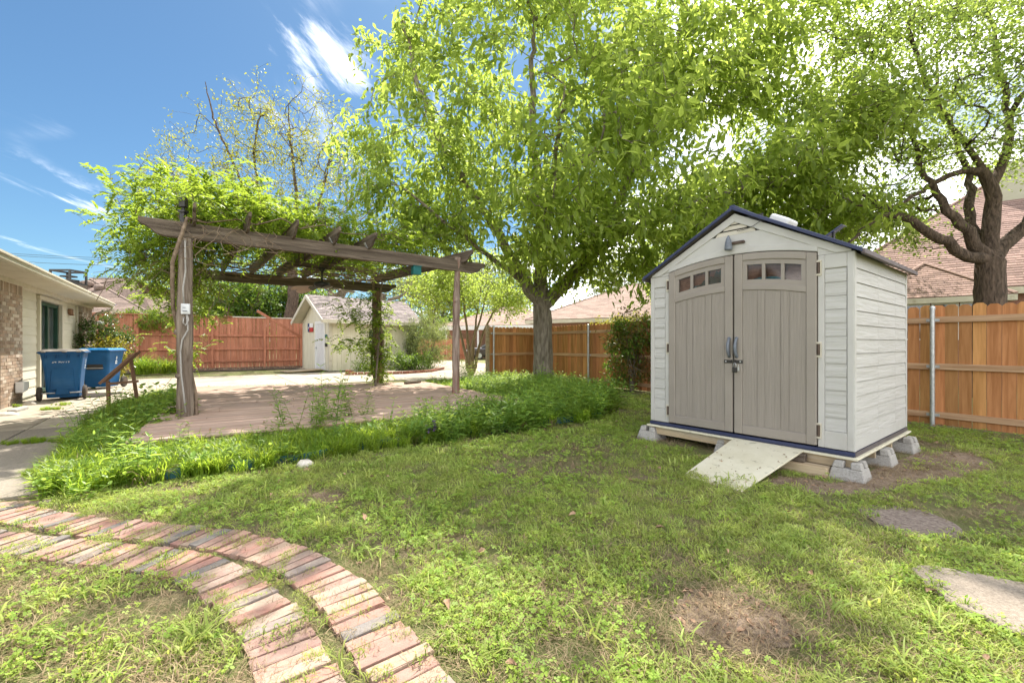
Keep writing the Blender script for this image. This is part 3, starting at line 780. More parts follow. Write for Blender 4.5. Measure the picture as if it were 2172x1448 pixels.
# neighbour behind the red fence
nb, nb_roof, npt = hip_house('brown_roof_house', 'neighbour house with a brown shingle hip roof behind the red fence', 'house', (-36, 25.4), (1, 0), 15.2, 11.5, 2.85, 5.85,
                             MT['roof_brown'], MT['brickwall'], inset=9.2, expo=0.2, tabw=0.45, seed=3)
for px, Y, top in ((186, 29.3, 5.45), (213, 29.0, 5.12)):
    m = MB()
    X = (px - 1086) / FPX * Y
    m.lathe([(0.17, top - 1.0), (0.17, top - 0.36), (0.30, top - 0.36), (0.34, top - 0.2), (0.30, top - 0.08), (0.12, top)], (X, Y, 0), 14)
    m.build('turbine_vent', MT['roof_brown'], nb_roof, smooth=False)
m = MB(); m.lathe([(0.14, 3.0), (0.14, 3.42), (0.36, 3.42), (0.38, 3.5), (0.30, 3.58), (0.05, 3.62)], ((245 - 1086) / FPX * 26.6, 26.6, 0), 14)
m.build('roof_vent', MT['solar_blue'], nb_roof)
ch = Vector((-26.9, 26.6, 0)); m = MB()
m.box(ch + Vector((0, 0, 3.75)), (1.25, 1.1, 2.1))
chimney = m.build('chimney', MT['old_wood'], nb_roof)
m = MB()
for sx in (-1, 1):
    for sy in (-1, 1): m.box(ch + Vector((sx * .58, sy * .5, 5.18)), (.09, .09, .76))
for s in (-1, 1):
    m.box(ch + Vector((0, s * .5, 5.61)), (1.25, .09, .1)); m.box(ch + Vector((s * .58, 0, 5.61)), (.09, .91, .1))
    m.box(ch + Vector((0, s * .5, 4.85)), (1.07, .07, .1)); m.box(ch + Vector((s * .58, 0, 4.85)), (.07, .91, .1))
m.box(ch + Vector((0, 0, 5.05)), (.75, .6, .12)); m.box(ch + Vector((0, 0, 5.3)), (.6, .5, .09)); m.box(ch + Vector((0, 0, 4.92)), (.9, .75, .1))
m.build('chimney_cap', MT['dark'], chimney)

# neighbour on the right, behind the oak
rn, rn_roof, rpt = hip_house('rosy_roof_house', 'brick neighbour house with a big rosy shingle roof behind the oak', 'house', (11.2, 16.25), (0.8, -0.6), 16, 12.5, 2.95, 8.2,
                             MT['roof_pink'], MT['brickwall'], expo=0.145, tabw=0.33, seed=9)
ax, ay = Vector((.8, -.6, 0)), Vector((.6, .8, 0))
# a small hipped bay with a row of windows
bc = Vector((13.35, 14.15, 0))
m = MB()
bay = lambda x, y, z: bc + ax * x + ay * y + Vector((0, 0, z))
m.box(bay(0, .0, 1.3), (2.6, 2.2, 2.6), Matrix((ax, ay, Vector((0, 0, 1)))).transposed())
bayo = m.build('bay', MT['brickwall'], rn)
A, B = bay(-1.65, -1.45, 2.62), bay(1.65, -1.45, 2.62); Cc, Dd = bay(1.65, 1.6, 2.62), bay(-1.65, 1.6, 2.62); T = bay(0, .3, 3.85)
m = MB()
for i, p in enumerate(([A, B, T], [B, Cc, T], [Dd, A, T])): plate(m, p, .05); shingles(m, p, 0.13, 0.28, seed=30 + i)
m.build('bay_roof', MT['roof_pink'], bayo, kind='stuff')
m = MB()
for p, q in ((A, T), (B, T)): m.tube([p + Vector((0, 0, .02)), q + Vector((0, 0, .03))], 0.075, 6, sq=.5)
m.build('ridge_cap', MT['roof_pink'], bayo)
m = MB()
for p, q in ((A, B), (B, Cc), (Dd, A)):
    d = (q - p).normalized(); m.box((p + q) / 2 - Vector((0, 0, .1)), ((q - p).length, .06, .16), Matrix((d, Vector((-d.y, d.x, 0)), Vector((0, 0, 1)))).transposed())
m.build('fascia', MT['trim'], bayo)
for i in range(4):
    c = bay(-.95 + .62 * i, -1.11, 1.9)
    m = MB(); A3 = Matrix((ax, ay, Vector((0, 0, 1)))).transposed()
    for s in (-1, 1):
        m.box(c + ax * (s * .27), (.05, .06, 1.1), A3); m.box(c + Vector((0, 0, s * .53)), (.49, .06, .05), A3)
    w = m.build('window', MT['white'], rn)
    m = MB(); m.box(c + ay * .01, (.49, .02, 1.01), A3); m.build('pane', MT['glass'], w)
c = rpt(6.2, 4.6, 5.2)                                                   # pale sided chase rising through the roof
m = MB(); A3 = Matrix((ax, ay, Vector((0, 0, 1)))).transposed()
m.box(c + Vector((0, 0, .9)), (1.5, 1.1, 3.6), A3)
chase = m.build('chimney_chase', MT['cream'], rn_roof)
m = MB()
for s in (-1, 1): m.box(c + ax * (s * .76) + Vector((0, 0, .9)) - ay * .56, (.14, .05, 3.6), A3)
m.build('corner_trim', MT['trim'], chase)

# neighbours behind the cedar fence
hip_house('tan_roof_house', 'tan hip-roofed house seen through the big tree over the cedar fence', 'house', (1.4, 26.6), (0.86, -0.51), 10.5, 9, 2.65, 5.0, MT['roof_tan'], MT['brickwall'], expo=0.2, tabw=0.42, seed=21)
gh, gh_roof, gpt = hip_house('garage_house', 'tan-roofed garage with white fascia beyond the driveway', 'house', (-5.6, 37.6), (0.97, -0.24), 9.5, 8, 2.75, 4.6, MT['roof_tan'], MT['brickwall'], expo=0.25, tabw=0.5, seed=25)
m = MB()
for s in range(2):
    p = gpt(1.0 + 4.2 * s, -.02, 0)
    m.box(p + Vector((1.5, -.45, 1.05)), (2.9, .06, 2.1), Matrix(((.97, .24, 0), (-.24, .97, 0), (0, 0, 1))))
m.build('garage_door', MT['wood_brown'], gh)
m = MB()
for k in range(4): m.box(gpt(.6 + 2.75 * k, -1.6, 1.2), (.14, .14, 2.4))
m.box(gpt(4.75, -1.6, 2.5), (9.6, .3, .34), Matrix(((.97, .24, 0), (-.24, .97, 0), (0, 0, 1))))
m.build('carport_frame', MT['white'], gh)

# ------------------------------------------------------------------ left house
house = thing('brick_house', 'single-storey house with tan brick piers, cream lap siding and a long gutter', 'house', hp(0, 0), HROT)
lp = lambda u, v, z: Vector((u, v, z))                                   # local: x = away from wall, y = along it
m = MB()
m.bx(-6.5, -0.06, -7.0, 1.68, 0, 2.5); m.bx(-6.5, -0.06, 3.68, 7.25, 0, 2.5); m.bx(-6.5, -0.06, 1.68, 3.68, 2.3, 2.5); m.bx(-6.5, -0.9, 1.68, 3.68, 0, 2.3)
m.build('wall', MT['cream'], house, local=True)
lap_h = 0.197
def laps(v0, v1):
    z, k = 0.06, 0
    while z < 2.38:
        h = min(lap_h, 2.42 - z)
        mb = MB()
        L = v1 - v0
        mb.hexa([(0.002, 0, 0), (0.022, 0, 0), (0.022, L, 0), (0.002, L, 0), (0.0, 0, h + .01), (0.008, 0, h + .01), (0.008, L, h + .01), (0.0, L, h + .01)])
        mb.build('siding_board', MT['cream'], house, local=True, M=wm(house) @ Matrix.Translation((-0.045, v0, z)))
        z += lap_h
laps(0.02, 1.62); laps(3.74, 5.55)
def brick_pier(v0, v1, u1, bricks_from, name='brick_pier', full=True):
    mb = MB(); mb.bx(-0.06, u1 - 0.008, v0, v1, 0, 2.44)
    pier = mb.build(name, MT['mortar'], house, local=True)
    bl, bh, jt = 0.200, 0.057, 0.010
    mbk = MB(); mbk.box((0, 0, 0), (0.09, bl, bh)); big = None
    meshes = {}
    def bm(l, d=0.09, h=bh):
        key = (round(l, 3), round(d, 3), round(h, 3))
        if key not in meshes:
            me = bpy.data.meshes.new('brick'); t = MB(); t.box((0, 0, 0), (d, l, h)); me.from_pydata(t.v, [], t.f); me.materials.append(MT['housebrick']); meshes[key] = me
        return meshes[key]
    z, row = 0.03, 0
    while z < 2.2:
        v = v1
        first = bl if row % 2 == 0 else bl / 2 - jt / 2
        l = first
        while v - l > bricks_from:
            o = instance_part('brick', bm(l), pier, wm(house) @ Matrix.Translation((u1 - .045 + random.uniform(-.004, .004), v - l / 2, z + bh / 2)))
            v -= l + jt; l = bl
        if v - bricks_from > 0.05:
            l = v - bricks_from
            instance_part('brick', bm(l), pier, wm(house) @ Matrix.Translation((u1 - .045, v - l / 2, z + bh / 2)))
        z += bh + jt; row += 1
    v = v1                                                                 # soldier course under the frieze
    while v - bh > bricks_from:
        instance_part('brick', bm(bh, .09, .2), pier, wm(house) @ Matrix.Translation((u1 - .045, v - bh / 2, z + .1)))
        v -= bh + jt
    return pier
near_pier = brick_pier(-7.0, 0.0, 0.10, -1.25)
far_pier = brick_pier(5.72, 7.28, 0.10, 5.72)
for q in ((-0.05, 0.03, 1.58, 1.68, 0, 2.3), (-0.05, 0.03, 3.68, 3.78, 0, 2.3), (-0.05, 0.03, 1.58, 3.78, 2.302, 2.40), (-0.05, 0.02, 5.56, 5.71, 0, 2.42)):
    m = MB(); m.bx(*q); m.build('trim_board', MT['trim'], house, local=True, bevel=.004)
m = MB(); m.bx(-0.05, 0.13, -7.0, 7.35, 2.42, 2.56)
m.build('frieze_board', MT['trim'], house, local=True)
m = MB()
for v in (1.69, 2.66, 3.60): m.bx(-0.16, -0.06, v, v + .07, 0.1, 2.28)
m.bx(-0.16, -0.06, 1.76, 3.60, 2.2, 2.28); m.bx(-.16, -.06, 1.76, 3.6, .05, .13)
sd = m.build('sliding_door', MT['green_curtain'], house, local=True)
m = MB(); m.bx(-0.13, -0.11, 1.76, 2.66, .13, 2.2); m.bx(-0.155, -0.135, 2.73, 3.6, .13, 2.2)
m.build('glass', MT['glass'], sd, local=True)
m = MB()
for k in range(9): m.box((-0.22 + .02 * (k % 2), 2.05 + .055 * k, 1.15), (.012, .05, 2.0), Matrix.Rotation(0.7 if k % 2 else -.5, 3, 'Z'))
m.build('curtain', MT['green_curtain'], sd, local=True)
for k in range(12):
    v0_ = -6.9 + 1.19 * k
    m = MB(); m.bx(0.135, 0.60, v0_ + .004, v0_ + 1.186, 2.50, 2.515)
    m.build('soffit_panel', MT['trim'], house, local=True)
def gutter_profile():
    return [(0.60, 2.50), (0.66, 2.50), (0.70, 2.53), (0.70, 2.58), (0.725, 2.60), (0.725, 2.635), (0.71, 2.635), (0.60, 2.62)]
m = MB(); m.prism([(x, z) for x, z in gutter_profile()], (0, -6.9, 0), (1, 0, 0), (0, 0, 1), (0, 14.0, 0))
gut = m.build('gutter', MT['trim'], house, local=True)
m = MB(); m.tube([(.66, 7.02, 2.52), (.64, 7.04, 2.42), (.50, 7.06, 2.34), (.25, 7.08, 2.27), (.17, 7.08, 2.18), (.17, 7.08, 1.2), (.17, 7.08, .12), (.26, 7.08, .05)], .042, 8)
m.build('downspout', MT['trim'], gut, local=True, smooth=True)
m = MB()
plate(m, [(0.62, -7.2, 2.66), (0.62, 7.6, 2.66), (-3.4, 7.6, 3.85), (-3.4, -7.2, 3.85)], .05)
plate(m, [(-3.4, -7.2, 3.85), (-3.4, 7.6, 3.85), (-7.4, 7.6, 2.66), (-7.4, -7.2, 2.66)], .05)
m.build('roof', MT['roof_brown'], house, local=True)
m = MB(); m.bx(-0.02, 0.06, 4.55, 4.80, 2.10, 2.26); m.bx(0.0, 0.09, 4.60, 4.75, 2.07, 2.10)
m.build('wall_lamp', MT['wood_brown'], house, local=True, bevel=.006)
m = MB(); m.prism([(0, 0), (.30, .03), (.30, .19), (0, .22)], (0.11, -.52, .26), (0, 1, 0), (0, 0, 1), (.12, 0, 0)); m.box((.17, -.16, .40), (.11, .05, .13))
m.build('outlet_cover', MT['white_plastic'], house, local=True, bevel=.01)
m = MB(); m.lathe([(0.0, 0), (.10, .02), (.12, .07), (.08, .12), (.03, .13)], (.28, 7.5, 1.9), 12); m.bx(.1, .28, 7.46, 7.5, 1.98, 2.02)
m.build('porch_lamp', MT['white_plastic'], house, local=True, smooth=True)

# ------------------------------------------------------------------ cream garden shed in the distance
CF, CG = Vector((0.70, 0.714, 0)), Vector((-0.714, 0.70, 0))
CA = Vector((-7.9, 19.0, 0))
cs = thing('cream_outbuilding', 'small peeling cream outbuilding with a white door at the end of the red fence', 'shed', CA, math.atan2(CF.y, CF.x))
LF, LG, EH, RH = 4.35, 3.0, 2.36, 3.42
m = MB()
m.bx(0, LF, 0, .1, 0.05, EH); m.bx(0, LF, LG - .1, LG, 0.05, EH); m.bx(LF - .1, LF, .1, LG - .1, .05, EH)
m.prism([(.1, .05), (LG - .1, .05), (LG - .1, EH), (LG / 2, RH - .08), (.1, EH)], (0, 0, 0), (0, 1, 0), (0, 0, 1), (.1, 0, 0))
m.prism([(.1, EH), (LG - .1, EH), (LG / 2, RH - .08)], (LF - .1, 0, 0), (0, 1, 0), (0, 0, 1), (.1, 0, 0))
m.build('wall', MT['shedcream'], cs, local=True)
k, x = 0, 0.12
while x < LF - .1:                                                        # grooved ply: one strip per groove
    w = 0.198
    if x + w > LF: w = LF - x - .02
    mb = MB()
    if 1.78 < x + w / 2 < 2.62:
        up_ = MB(); up_.bx(0, w - .01, -.016, -.002, 1.88, EH - .1); up_.build('siding_board', MT['shedcream'], cs, local=True, M=wm(cs) @ Matrix.Translation((x, 0, 0)))
        mb.bx(0, w - .01, -.016, -.002, 0.05, .95)
    else: mb.bx(0, w - .01, -.016, -.002, 0.05 + random.uniform(-.01, .01), EH - .1)
    mb.build('siding_board', MT['shedcream'], cs, local=True, M=wm(cs) @ Matrix.Translation((x, 0, 0)))
    x += 0.205
m = MB()
for a, b in (((1.72, 1.80)), ((2.60, 2.68))): m.bx(a, b, -.04, -.002, .88, 1.93)
m.bx(1.8, 2.6, -.04, -.002, 1.86, 1.93); m.bx(1.78, 2.62, -.06, -.002, .86, .93)
wdw = m.build('window', MT['shedcream'], cs, local=True)
m = MB(); m.bx(1.8, 2.6, -.012, -.004, .93, 1.86); m.build('pane', MT['glass'], wdw, local=True)
m = MB(); m.bx(1.8, 2.6, -.03, -.013, 1.37, 1.42); m.build('sash_bar', MT['white'], wdw, local=True)
for q in ((-.035, .09, -.035, -.003), (LF - .09, LF + .02, -.035, -.003), (-.035, -.003, .0, .1), (-.035, -.003, LG - .1, LG)):
    m = MB(); m.bx(*q, 0.05, EH - .02); m.build('corner_board', MT['trim'], cs, local=True)
o2 = .32
roofp = [[(-.42, -o2, EH - .11), (LF + .3, -o2, EH - .11), (LF + .3, LG / 2, RH + .02), (-.42, LG / 2, RH + .02)],
         [(LF + .3, LG + o2, EH - .11), (-.42, LG + o2, EH - .11), (-.42, LG / 2, RH + .02), (LF + .3, LG / 2, RH + .02)]]
m = MB()
for p in roofp: plate(m, p, .045)
csr = m.build('roof', MT['trim'], cs, local=True)
m = MB(); shingles(m, [Vector(p) + Vector((0, 0, .004)) for p in roofp[0]], 0.135, 0.30, seed=41); shingles(m, [Vector(p) + Vector((0, 0, .004)) for p in roofp[1]], 0.2, 0.5, seed=42)
m.build('shingles', MT['roof_grey'], csr, local=True, kind='stuff')
m = MB(); m.bx(-.45, LF + .33, -o2 - .03, -o2, EH - .24, EH - .09)
for sy in (1, -1):
    P0 = Vector((-.45, LG / 2 - sy * (LG / 2 + o2), EH - .17)); P1 = Vector((-.45, LG / 2, RH - .05))
    d = (P1 - P0).normalized(); m.box((P0 + P1) / 2, ((P1 - P0).length, .03, .15), Matrix((d, Vector((1, 0, 0)), d.cross(Vector((1, 0, 0))))).transposed())
m.build('fascia', MT['trim'], csr, local=True)
m = MB()
for a, b in ((.42, .50), (1.42, 1.50)): m.bx(-.05, -.004, a, b, .08, 2.12)
m.bx(-.05, -.004, .42, 1.50, 2.122, 2.24)
m.build('door_frame', MT['white'], cs, local=True)
m = MB(); m.bx(-.02, -.003, .5, 1.42, .1, 2.12)
dr = m.build('door', MT['white_plastic'], cs, local=True)
m = MB(); m.lathe([(.03, 0), (.03, .03), (.012, .035), (.012, .06), (.03, .07), (.02, .09)], (0, 0, 0), 10, M=Matrix.Rotation(R(-90), 4, 'Y')); 
m.build('handle', MT['galv'], dr, local=True, M=wm(cs) @ Matrix.Translation((-.02, 1.36, 1.05)))
for z, mt_ in ((1.55, 'teal'), (1.18, 'dark')):
    m = MB(); m.lathe([(.02, -.08), (.06, -.06), (.06, .06), (.03, .09)], (-.04, .27, z), 8)
    m.build('lantern' if mt_ == 'teal' else 'latch', MT['edging' if mt_ == 'teal' else 'dark'], cs, local=True)
# the flag plaque: blue hoist with a white star, white over red
fl = thing('flag_plaque', 'small blue, white and red one-star flag plaque on the cream outbuilding', 'flag plaque', CA + CG * 2.02 - CF * .02 + Vector((0, 0, 1.78)), math.atan2(CF.y, CF.x))
m = MB(); m.bx(-.03, -.01, .11, .31, 0, .40); m.build('blue_panel', MT['blue_paint'], fl, local=True)
m = MB(); m.bx(-.03, -.01, -.29, .108, .201, .40); m.build('white_panel', MT['white'], fl, local=True)
m = MB(); m.bx(-.03, -.01, -.29, .108, 0, .199); m.build('red_panel', MT['red_flag'], fl, local=True)
m = MB(); st = [((.075 if i % 2 == 0 else .03) * math.cos(R(90 + 36 * i)), (.075 if i % 2 == 0 else .03) * math.sin(R(90 + 36 * i))) for i in range(10)]
m.add([(-.034, .21 + p[0], .2 + p[1]) for p in st] + [(-.034, .21, .2)], [(10, (i + 1) % 10, i) for i in range(10)]); m.build('star', MT['white'], fl, local=True)
# doorstep ramp and the brick edging of its bed
p = CA + CG * 0.95
beam('door_ramp', p - CF * .1 + Vector((0, 0, .10)), p - CF * 1.55 + Vector((0, 0, .05)), 1.0, .04, MT['timber'])
tag(bpy.data.objects['door_ramp'], 'grey board ramp leading up to the white door of the cream outbuilding', 'ramp')
edge = thing('brick_edging', 'low red brick edging of the bed before the cream outbuilding', 'edging', CA + CF * 2.5 - CF.cross(Vector((0, 0, 1))) * .0)
mebr = bpy.data.meshes.new('brick'); tb = MB(); tb.box((0, 0, 0), (.2, .095, .06)); mebr.from_pydata(tb.v, [], tb.f); mebr.materials.append(MT['redbrick'])
epts = [gp(735, 797), gp(790, 796), gp(860, 794), gp(915, 790), gp(942, 784)]
e2, eL = polyline([p[:2] for p in epts], 100)
n = int(eL / .215)
for row in range(2):
    for i in range(n):
        j = min(98, int((i + .5 * row) / n * 98)); d = e2[j + 1] - e2[j]
        instance_part('brick', mebr, edge, Matrix.Translation((e2[j][0], e2[j][1], .035 + .064 * row)) @ Matrix.Rotation(math.atan2(d[1], d[0]) + random.uniform(-.06, .06), 4, 'Z'))
bs = thing('brick_stack', 'short stack of loose bricks beside the corner of the cream outbuilding', 'bricks', gp(741, 794))
for k in range(5):
    instance_part('brick', mebr, bs, Matrix.Translation(gp(741, 794) + Vector((.11 * (k % 2) - .05, .05 * (k % 2), .03 + .062 * (k // 2) + .0))) @ Matrix.Rotation(.5 + random.uniform(-.2, .2), 4, 'Z'))

# ------------------------------------------------------------------ fences
def picket_mesh(w, h, t, mt, dog):
    mb = MB()
    c = .035 if dog else 0.0
    poly = [(-w / 2, 0), (w / 2, 0), (w / 2, h - c), (w / 2 - c, h), (-w / 2 + c, h), (-w / 2, h - c)] if dog else [(-w / 2, 0), (w / 2, 0), (w / 2, h), (-w / 2, h)]
    mb.prism(poly, (0, 0, 0), (1, 0, 0), (0, 0, 1), (0, t, 0))
    me = bpy.data.meshes.new('picket'); me.from_pydata(mb.v, [], mb.f); me.materials.append(mt)
    return me
def fence(name, label, A, B, h, pw, gap, rails, mpick, mrail, side, posts, post_kind, dog, rail_h=.089, base=0.02, jitter=.012, post_h=None, rail_t=.04):
    """pickets from A to B; rails and posts stand on the side the normal points to"""
    A, B = Vector((*A, 0)), Vector((*B, 0))
    d = (B - A).normalized(); n = Vector((d.y, -d.x, 0)) * side
    t = thing(name, label, 'fence', A)
    ms = [picket_mesh(pw + random.uniform(-.004, .003), h, .016, mpick, dog) for _ in range(4)]
    s, L = pw / 2, (B - A).length
    while s < L:
        p = A + d * s + n * random.uniform(-.002, .003)
        Mx = frame(p + Vector((0, 0, base)), d) @ Matrix.Rotation(random.uniform(-.004, .004), 4, 'Y') @ Matrix.Diagonal((1, 1, 1 + random.uniform(-jitter, jitter) / h * 1.2, 1))
        instance_part('picket', random.choice(ms), t, Mx)
        s += pw + gap * random.uniform(0.35, 1.6)
    off = rail_t / 2 + .004 + (.016 if n.dot(Vector((-d.y, d.x, 0))) > 0 else 0)
    ps = sorted(posts)
    cuts = [0] + [x for x in ps if .3 < x < L - .3] + [L]
    for z in rails:
        for a, b in zip(cuts, cuts[1:]):
            beam('rail', A + d * (a + .002) + n * off + Vector((0, 0, z + random.uniform(-.006, .006))), A + d * (b - .002) + n * off + Vector((0, 0, z + random.uniform(-.012, .012))), rail_t, rail_h, mrail, t)
    for x in ps:
        m = MB(); p = A + d * x + n * (off + rail_t / 2 + .036)
        if post_kind == 'metal':
            hh = post_h or h
            m.lathe([(.030, 0), (.030, hh - .03), (.036, hh - .03), (.036, hh), (.024, hh + .02), (.004, hh + .03)], p, 14)
            po = m.build('post', MT['galv'], t, smooth=False)
            for z in rails:
                m = MB(); m.box(p - n * .030 + Vector((0, 0, z)), (.15, .016, .04), Matrix((d, n, Vector((0, 0, 1)))).transposed())
                m.build('bracket', MT['galv'], po)
        else:
            hh = post_h or h
            m.box(p + Vector((0, 0, hh / 2)), (.09, .07, hh), Matrix((d, n, Vector((0, 0, 1)))).transposed())
            m.build('post', mrail, t, bevel=.004)
    return t
FDIR = Vector((-0.537, 0.8435, 0))
cedR0, cedC = Vector((7.9, 4.41, 0)), Vector((0.85, 15.48, 0))
Lr = (cedC - cedR0).length
def s_at(px):                                                              # metres along the cedar fence at a photograph column
    r = (px - 1086) / FPX; d = (cedC - cedR0).normalized()
    return (r * cedR0.y - cedR0.x) / (d.x - r * d.y)
fr_posts = [s_at(1982), s_at(1982) + 2.44, s_at(1253) - 2.44, s_at(1253)]
fence('cedar_fence', 'long orange cedar picket fence with steel posts running behind the plastic shed', (cedR0.x, cedR0.y), (cedC.x, cedC.y), 1.80, .138, .006, (.17, .90, 1.60), MT['cedar'], MT['cedar_rail'], -1,
      [s_at(1982) - 2.44] + fr_posts, 'metal', True, post_h=1.79)
E_ = (-0.76, 14.35)
lf = fence('cedar_fence', 'short return of the cedar fence ending at a wooden post left of the big tree', (cedC.x - .02, cedC.y), E_, 1.78, .138, .006, (.17, .90, 1.58), MT['cedar'], MT['cedar_rail'], -1,
      [1.82], 'metal', True, post_h=1.82)
dE = (Vector((*E_, 0)) - cedC).normalized()
m = MB(); pE = Vector((*E_, 0)) + dE * .05; m.box(pE + Vector((0, 0, .93)), (.10, .10, 1.86), Matrix((dE, Vector((-dE.y, dE.x, 0)), Vector((0, 0, 1)))).transposed())
m.build('end_post', MT['timber'], lf, bevel=.005)
rf = fence('red_fence', 'tall red-stained board fence with three rails across the back of the yard', (FA.x - fd.x * 1.2, FA.y - fd.y * 1.2), (FB.x, FB.y), 2.42, .140, .0065, (.42, .98, 1.62), MT['red_paint'], MT['red_paint'], 1,
      [1.9, 3.35, 5.0, 6.0, 8.1, 9.7], 'wood', False, base=.06, post_h=1.95)
a, b = FA - fd * 1.2, FB
beam('cap_rail', a + Vector((0, 0, 2.505)), a.lerp(b, .66) + Vector((0, 0, 2.505)), .14, .035, MT['red_paint'], rf)
beam('cap_rail', a.lerp(b, .66) + Vector((0, 0, 2.495)), b + Vector((0, 0, 2.495)), .05, .05, MT['trim'], rf)
# board fallen across the red fence
p0, p1 = at(545, 659, 20.0), at(655, 724, 21.75)
beam('fallen_board', p0, p1, .035, .12, MT['red_paint'])
tag(bpy.data.objects['fallen_board'], 'loose red board leaning at a slant over the red fence top', 'board')
# ------------------------------------------------------------------ plastic storage shed (local: x along the front, y into the depth)
SH = thing('storage_shed', 'ivory plastic storage shed with taupe double doors and navy roof edge', 'shed', (1.815, 5.74, 0.245), math.atan2(-0.789, 0.614))
SW, SD, SE, SA = 2.167, 2.03, 1.86, 2.47
SM = wm(SH)
def sp_(name, mb, mt, parent=SH, bevel=0.0, **k): return mb.build(name, mt, parent, local=True, bevel=bevel, M=SM, **k)
D0, DC, D1 = 0.274, 1.077, 1.873
arch = lambda x: 1.885 + 0.10 * (1 - ((x - DC) / (D1 - DC)) ** 2)
def gable_z(x): return SE + (SA - SE) * (1 - abs(x - SW / 2) / (SW / 2))
# floor tray
m = MB(); m.bx(0, SW, 0, SD, -.045, -.004); m.bx(-.008, SW + .008, -.010, 0.0, -.034, -.002)
sp_('base_tray', m, MT['navy'], bevel=.004)
m = MB(); m.bx(SW, SW + .010, 0, SD, -.040, -.002); sp_('base_edge', m, MT['plum'])
m = MB(); m.bx(.02, SW - .02, SD - .03, SD, 0, SE); m.bx(.0, .03, .12, SD - .03, 0, SE); m.bx(SW - .045, SW - .02, .06, SD - .05, 0, SE)
m.prism([(.05, SE), (SW - .05, SE), (SW / 2, SA - .04)], (0, SD - .03, 0), (1, 0, 0), (0, 0, 1), (0, .03, 0))
sp_('wall', m, MT['shed_white'])
# corner columns of the front with inset lap panels
for x0, x1 in ((0.0, D0 - .006), (D1 + .006, SW)):
    m = MB()
    xa, xb = x0 + .055, x1 - .055
    m.bx(x0, xa, -.0, .05, .004, SE - .005); m.bx(xb, x1, 0, .05, .004, SE - .005)
    m.bx(xa, xb, 0, .05, .004, .17); m.bx(xa, xb, 0, .05, SE - .14, SE - .005); m.bx(xa, xb, .018, .05, .17, SE - .14)
    sp_('corner_column', m, MT['shed_white'], bevel=.005)
    z, n_ = .174, 12
    hh = (SE - .144 - .174) / n_
    for k in range(n_):
        m = MB(); m.hexa([(xa + .004, .002, 0), (xb - .004, .002, 0), (xb - .004, .016, 0), (xa + .004, .016, 0), (xa + .004, .009, hh - .005), (xb - .004, .009, hh - .005), (xb - .004, .016, hh - .005), (xa + .004, .016, hh - .005)])
        m.build('lap_panel', MT['shed_lap'], SH, local=True, M=SM @ Matrix.Translation((0, 0, z + k * hh)))
# side wall: corner trims and lap strips in three moulded panels
m = MB(); m.bx(SW - .012, SW + .006, .003, .055, .004, SE - .005); m.bx(SW - .012, SW + .006, SD - .045, SD, .004, SE - .005)
m.bx(SW - .019, SW + .001, .056, SD - .046, .004, .115)
sp_('side_trim', m, MT['shed_white'], bevel=.004)
segs = [(.058, .80), (.803, 1.50), (1.503, SD - .048)]
n_ = 13; hh = (SE - .02 - .117) / n_
for k in range(n_):
    for y0, y1 in segs:
        m = MB(); m.hexa([(SW + .003, y0, 0), (SW + .003, y1, 0), (SW - .018, y1, 0), (SW - .018, y0, 0), (SW - .006, y0, hh - .005), (SW - .006, y1, hh - .005), (SW - .018, y1, hh - .005), (SW - .018, y0, hh - .005)])
        m.build('lap_panel', MT['shed_lap'], SH, local=True, M=SM @ Matrix.Translation((0, 0, .117 + k * hh)))
m = MB(); n_ = 11
for k in range(n_):
    m.bx(-.006, .0, .06, SD - .05, .12 + k * .155, .12 + k * .155 + .148)
sp_('far_side_panel', m, MT['shed_lap'], kind='stuff')
# gable front above the doors: arched header and triangle with louvre vent
N_ = 24
xs_ = [D0 - .006 + (D1 - D0 + .012) * i / N_ for i in range(N_ + 1)]
m = MB()
low_ = [(0.0, SE - .003)] + [(D0 - .006, SE - .003)] + [(x, arch(x) + .010) for x in xs_] + [(D1 + .006, SE - .003), (SW, SE - .003)]
top_ = [(SW, SE + .02), (SW / 2, SA - .02), (0, SE + .02)]
# leave the louvre opening: build the gable as left, right, top and bottom pieces
vx0, vx1, vz0, vz1 = .80, 1.36, 2.215, 2.40
vc = SW / 2
def seg_poly(xa, xb):
    pts = [p for p in low_ if xa < p[0] < xb]
    f = lambda x: np.interp(x, [p[0] for p in low_], [p[1] for p in low_])
    lo = [(xa, float(f(xa)))] + pts + [(xb, float(f(xb)))]
    hi = [(xb, gable_z(xb) - .02)] + ([(vc, SA - .02)] if xa < vc < xb else []) + [(xa, gable_z(xa) - .02)]
    return lo, hi
for xa, xb in ((0.0, vx0), (vx1, SW)):
    lo, hi = seg_poly(xa, xb); m.prism(lo + hi, (0, 0.002, 0), (1, 0, 0), (0, 0, 1), (0, .04, 0))
lo, _ = seg_poly(vx0, vx1); m.prism(lo + [(vx1, vz0), (vx0, vz0)], (0, .002, 0), (1, 0, 0), (0, 0, 1), (0, .04, 0))
m.prism([(vx0, vz0), (vc, vz1), (vc, SA - .02), (vx0, gable_z(vx0) - .02)], (0, .002, 0), (1, 0, 0), (0, 0, 1), (0, .04, 0))
m.prism([(vc, vz1), (vx1, vz0), (vx1, gable_z(vx1) - .02), (vc, SA - .02)], (0, .002, 0), (1, 0, 0), (0, 0, 1), (0, .04, 0))
gable = sp_('gable', m, MT['shed_white'])
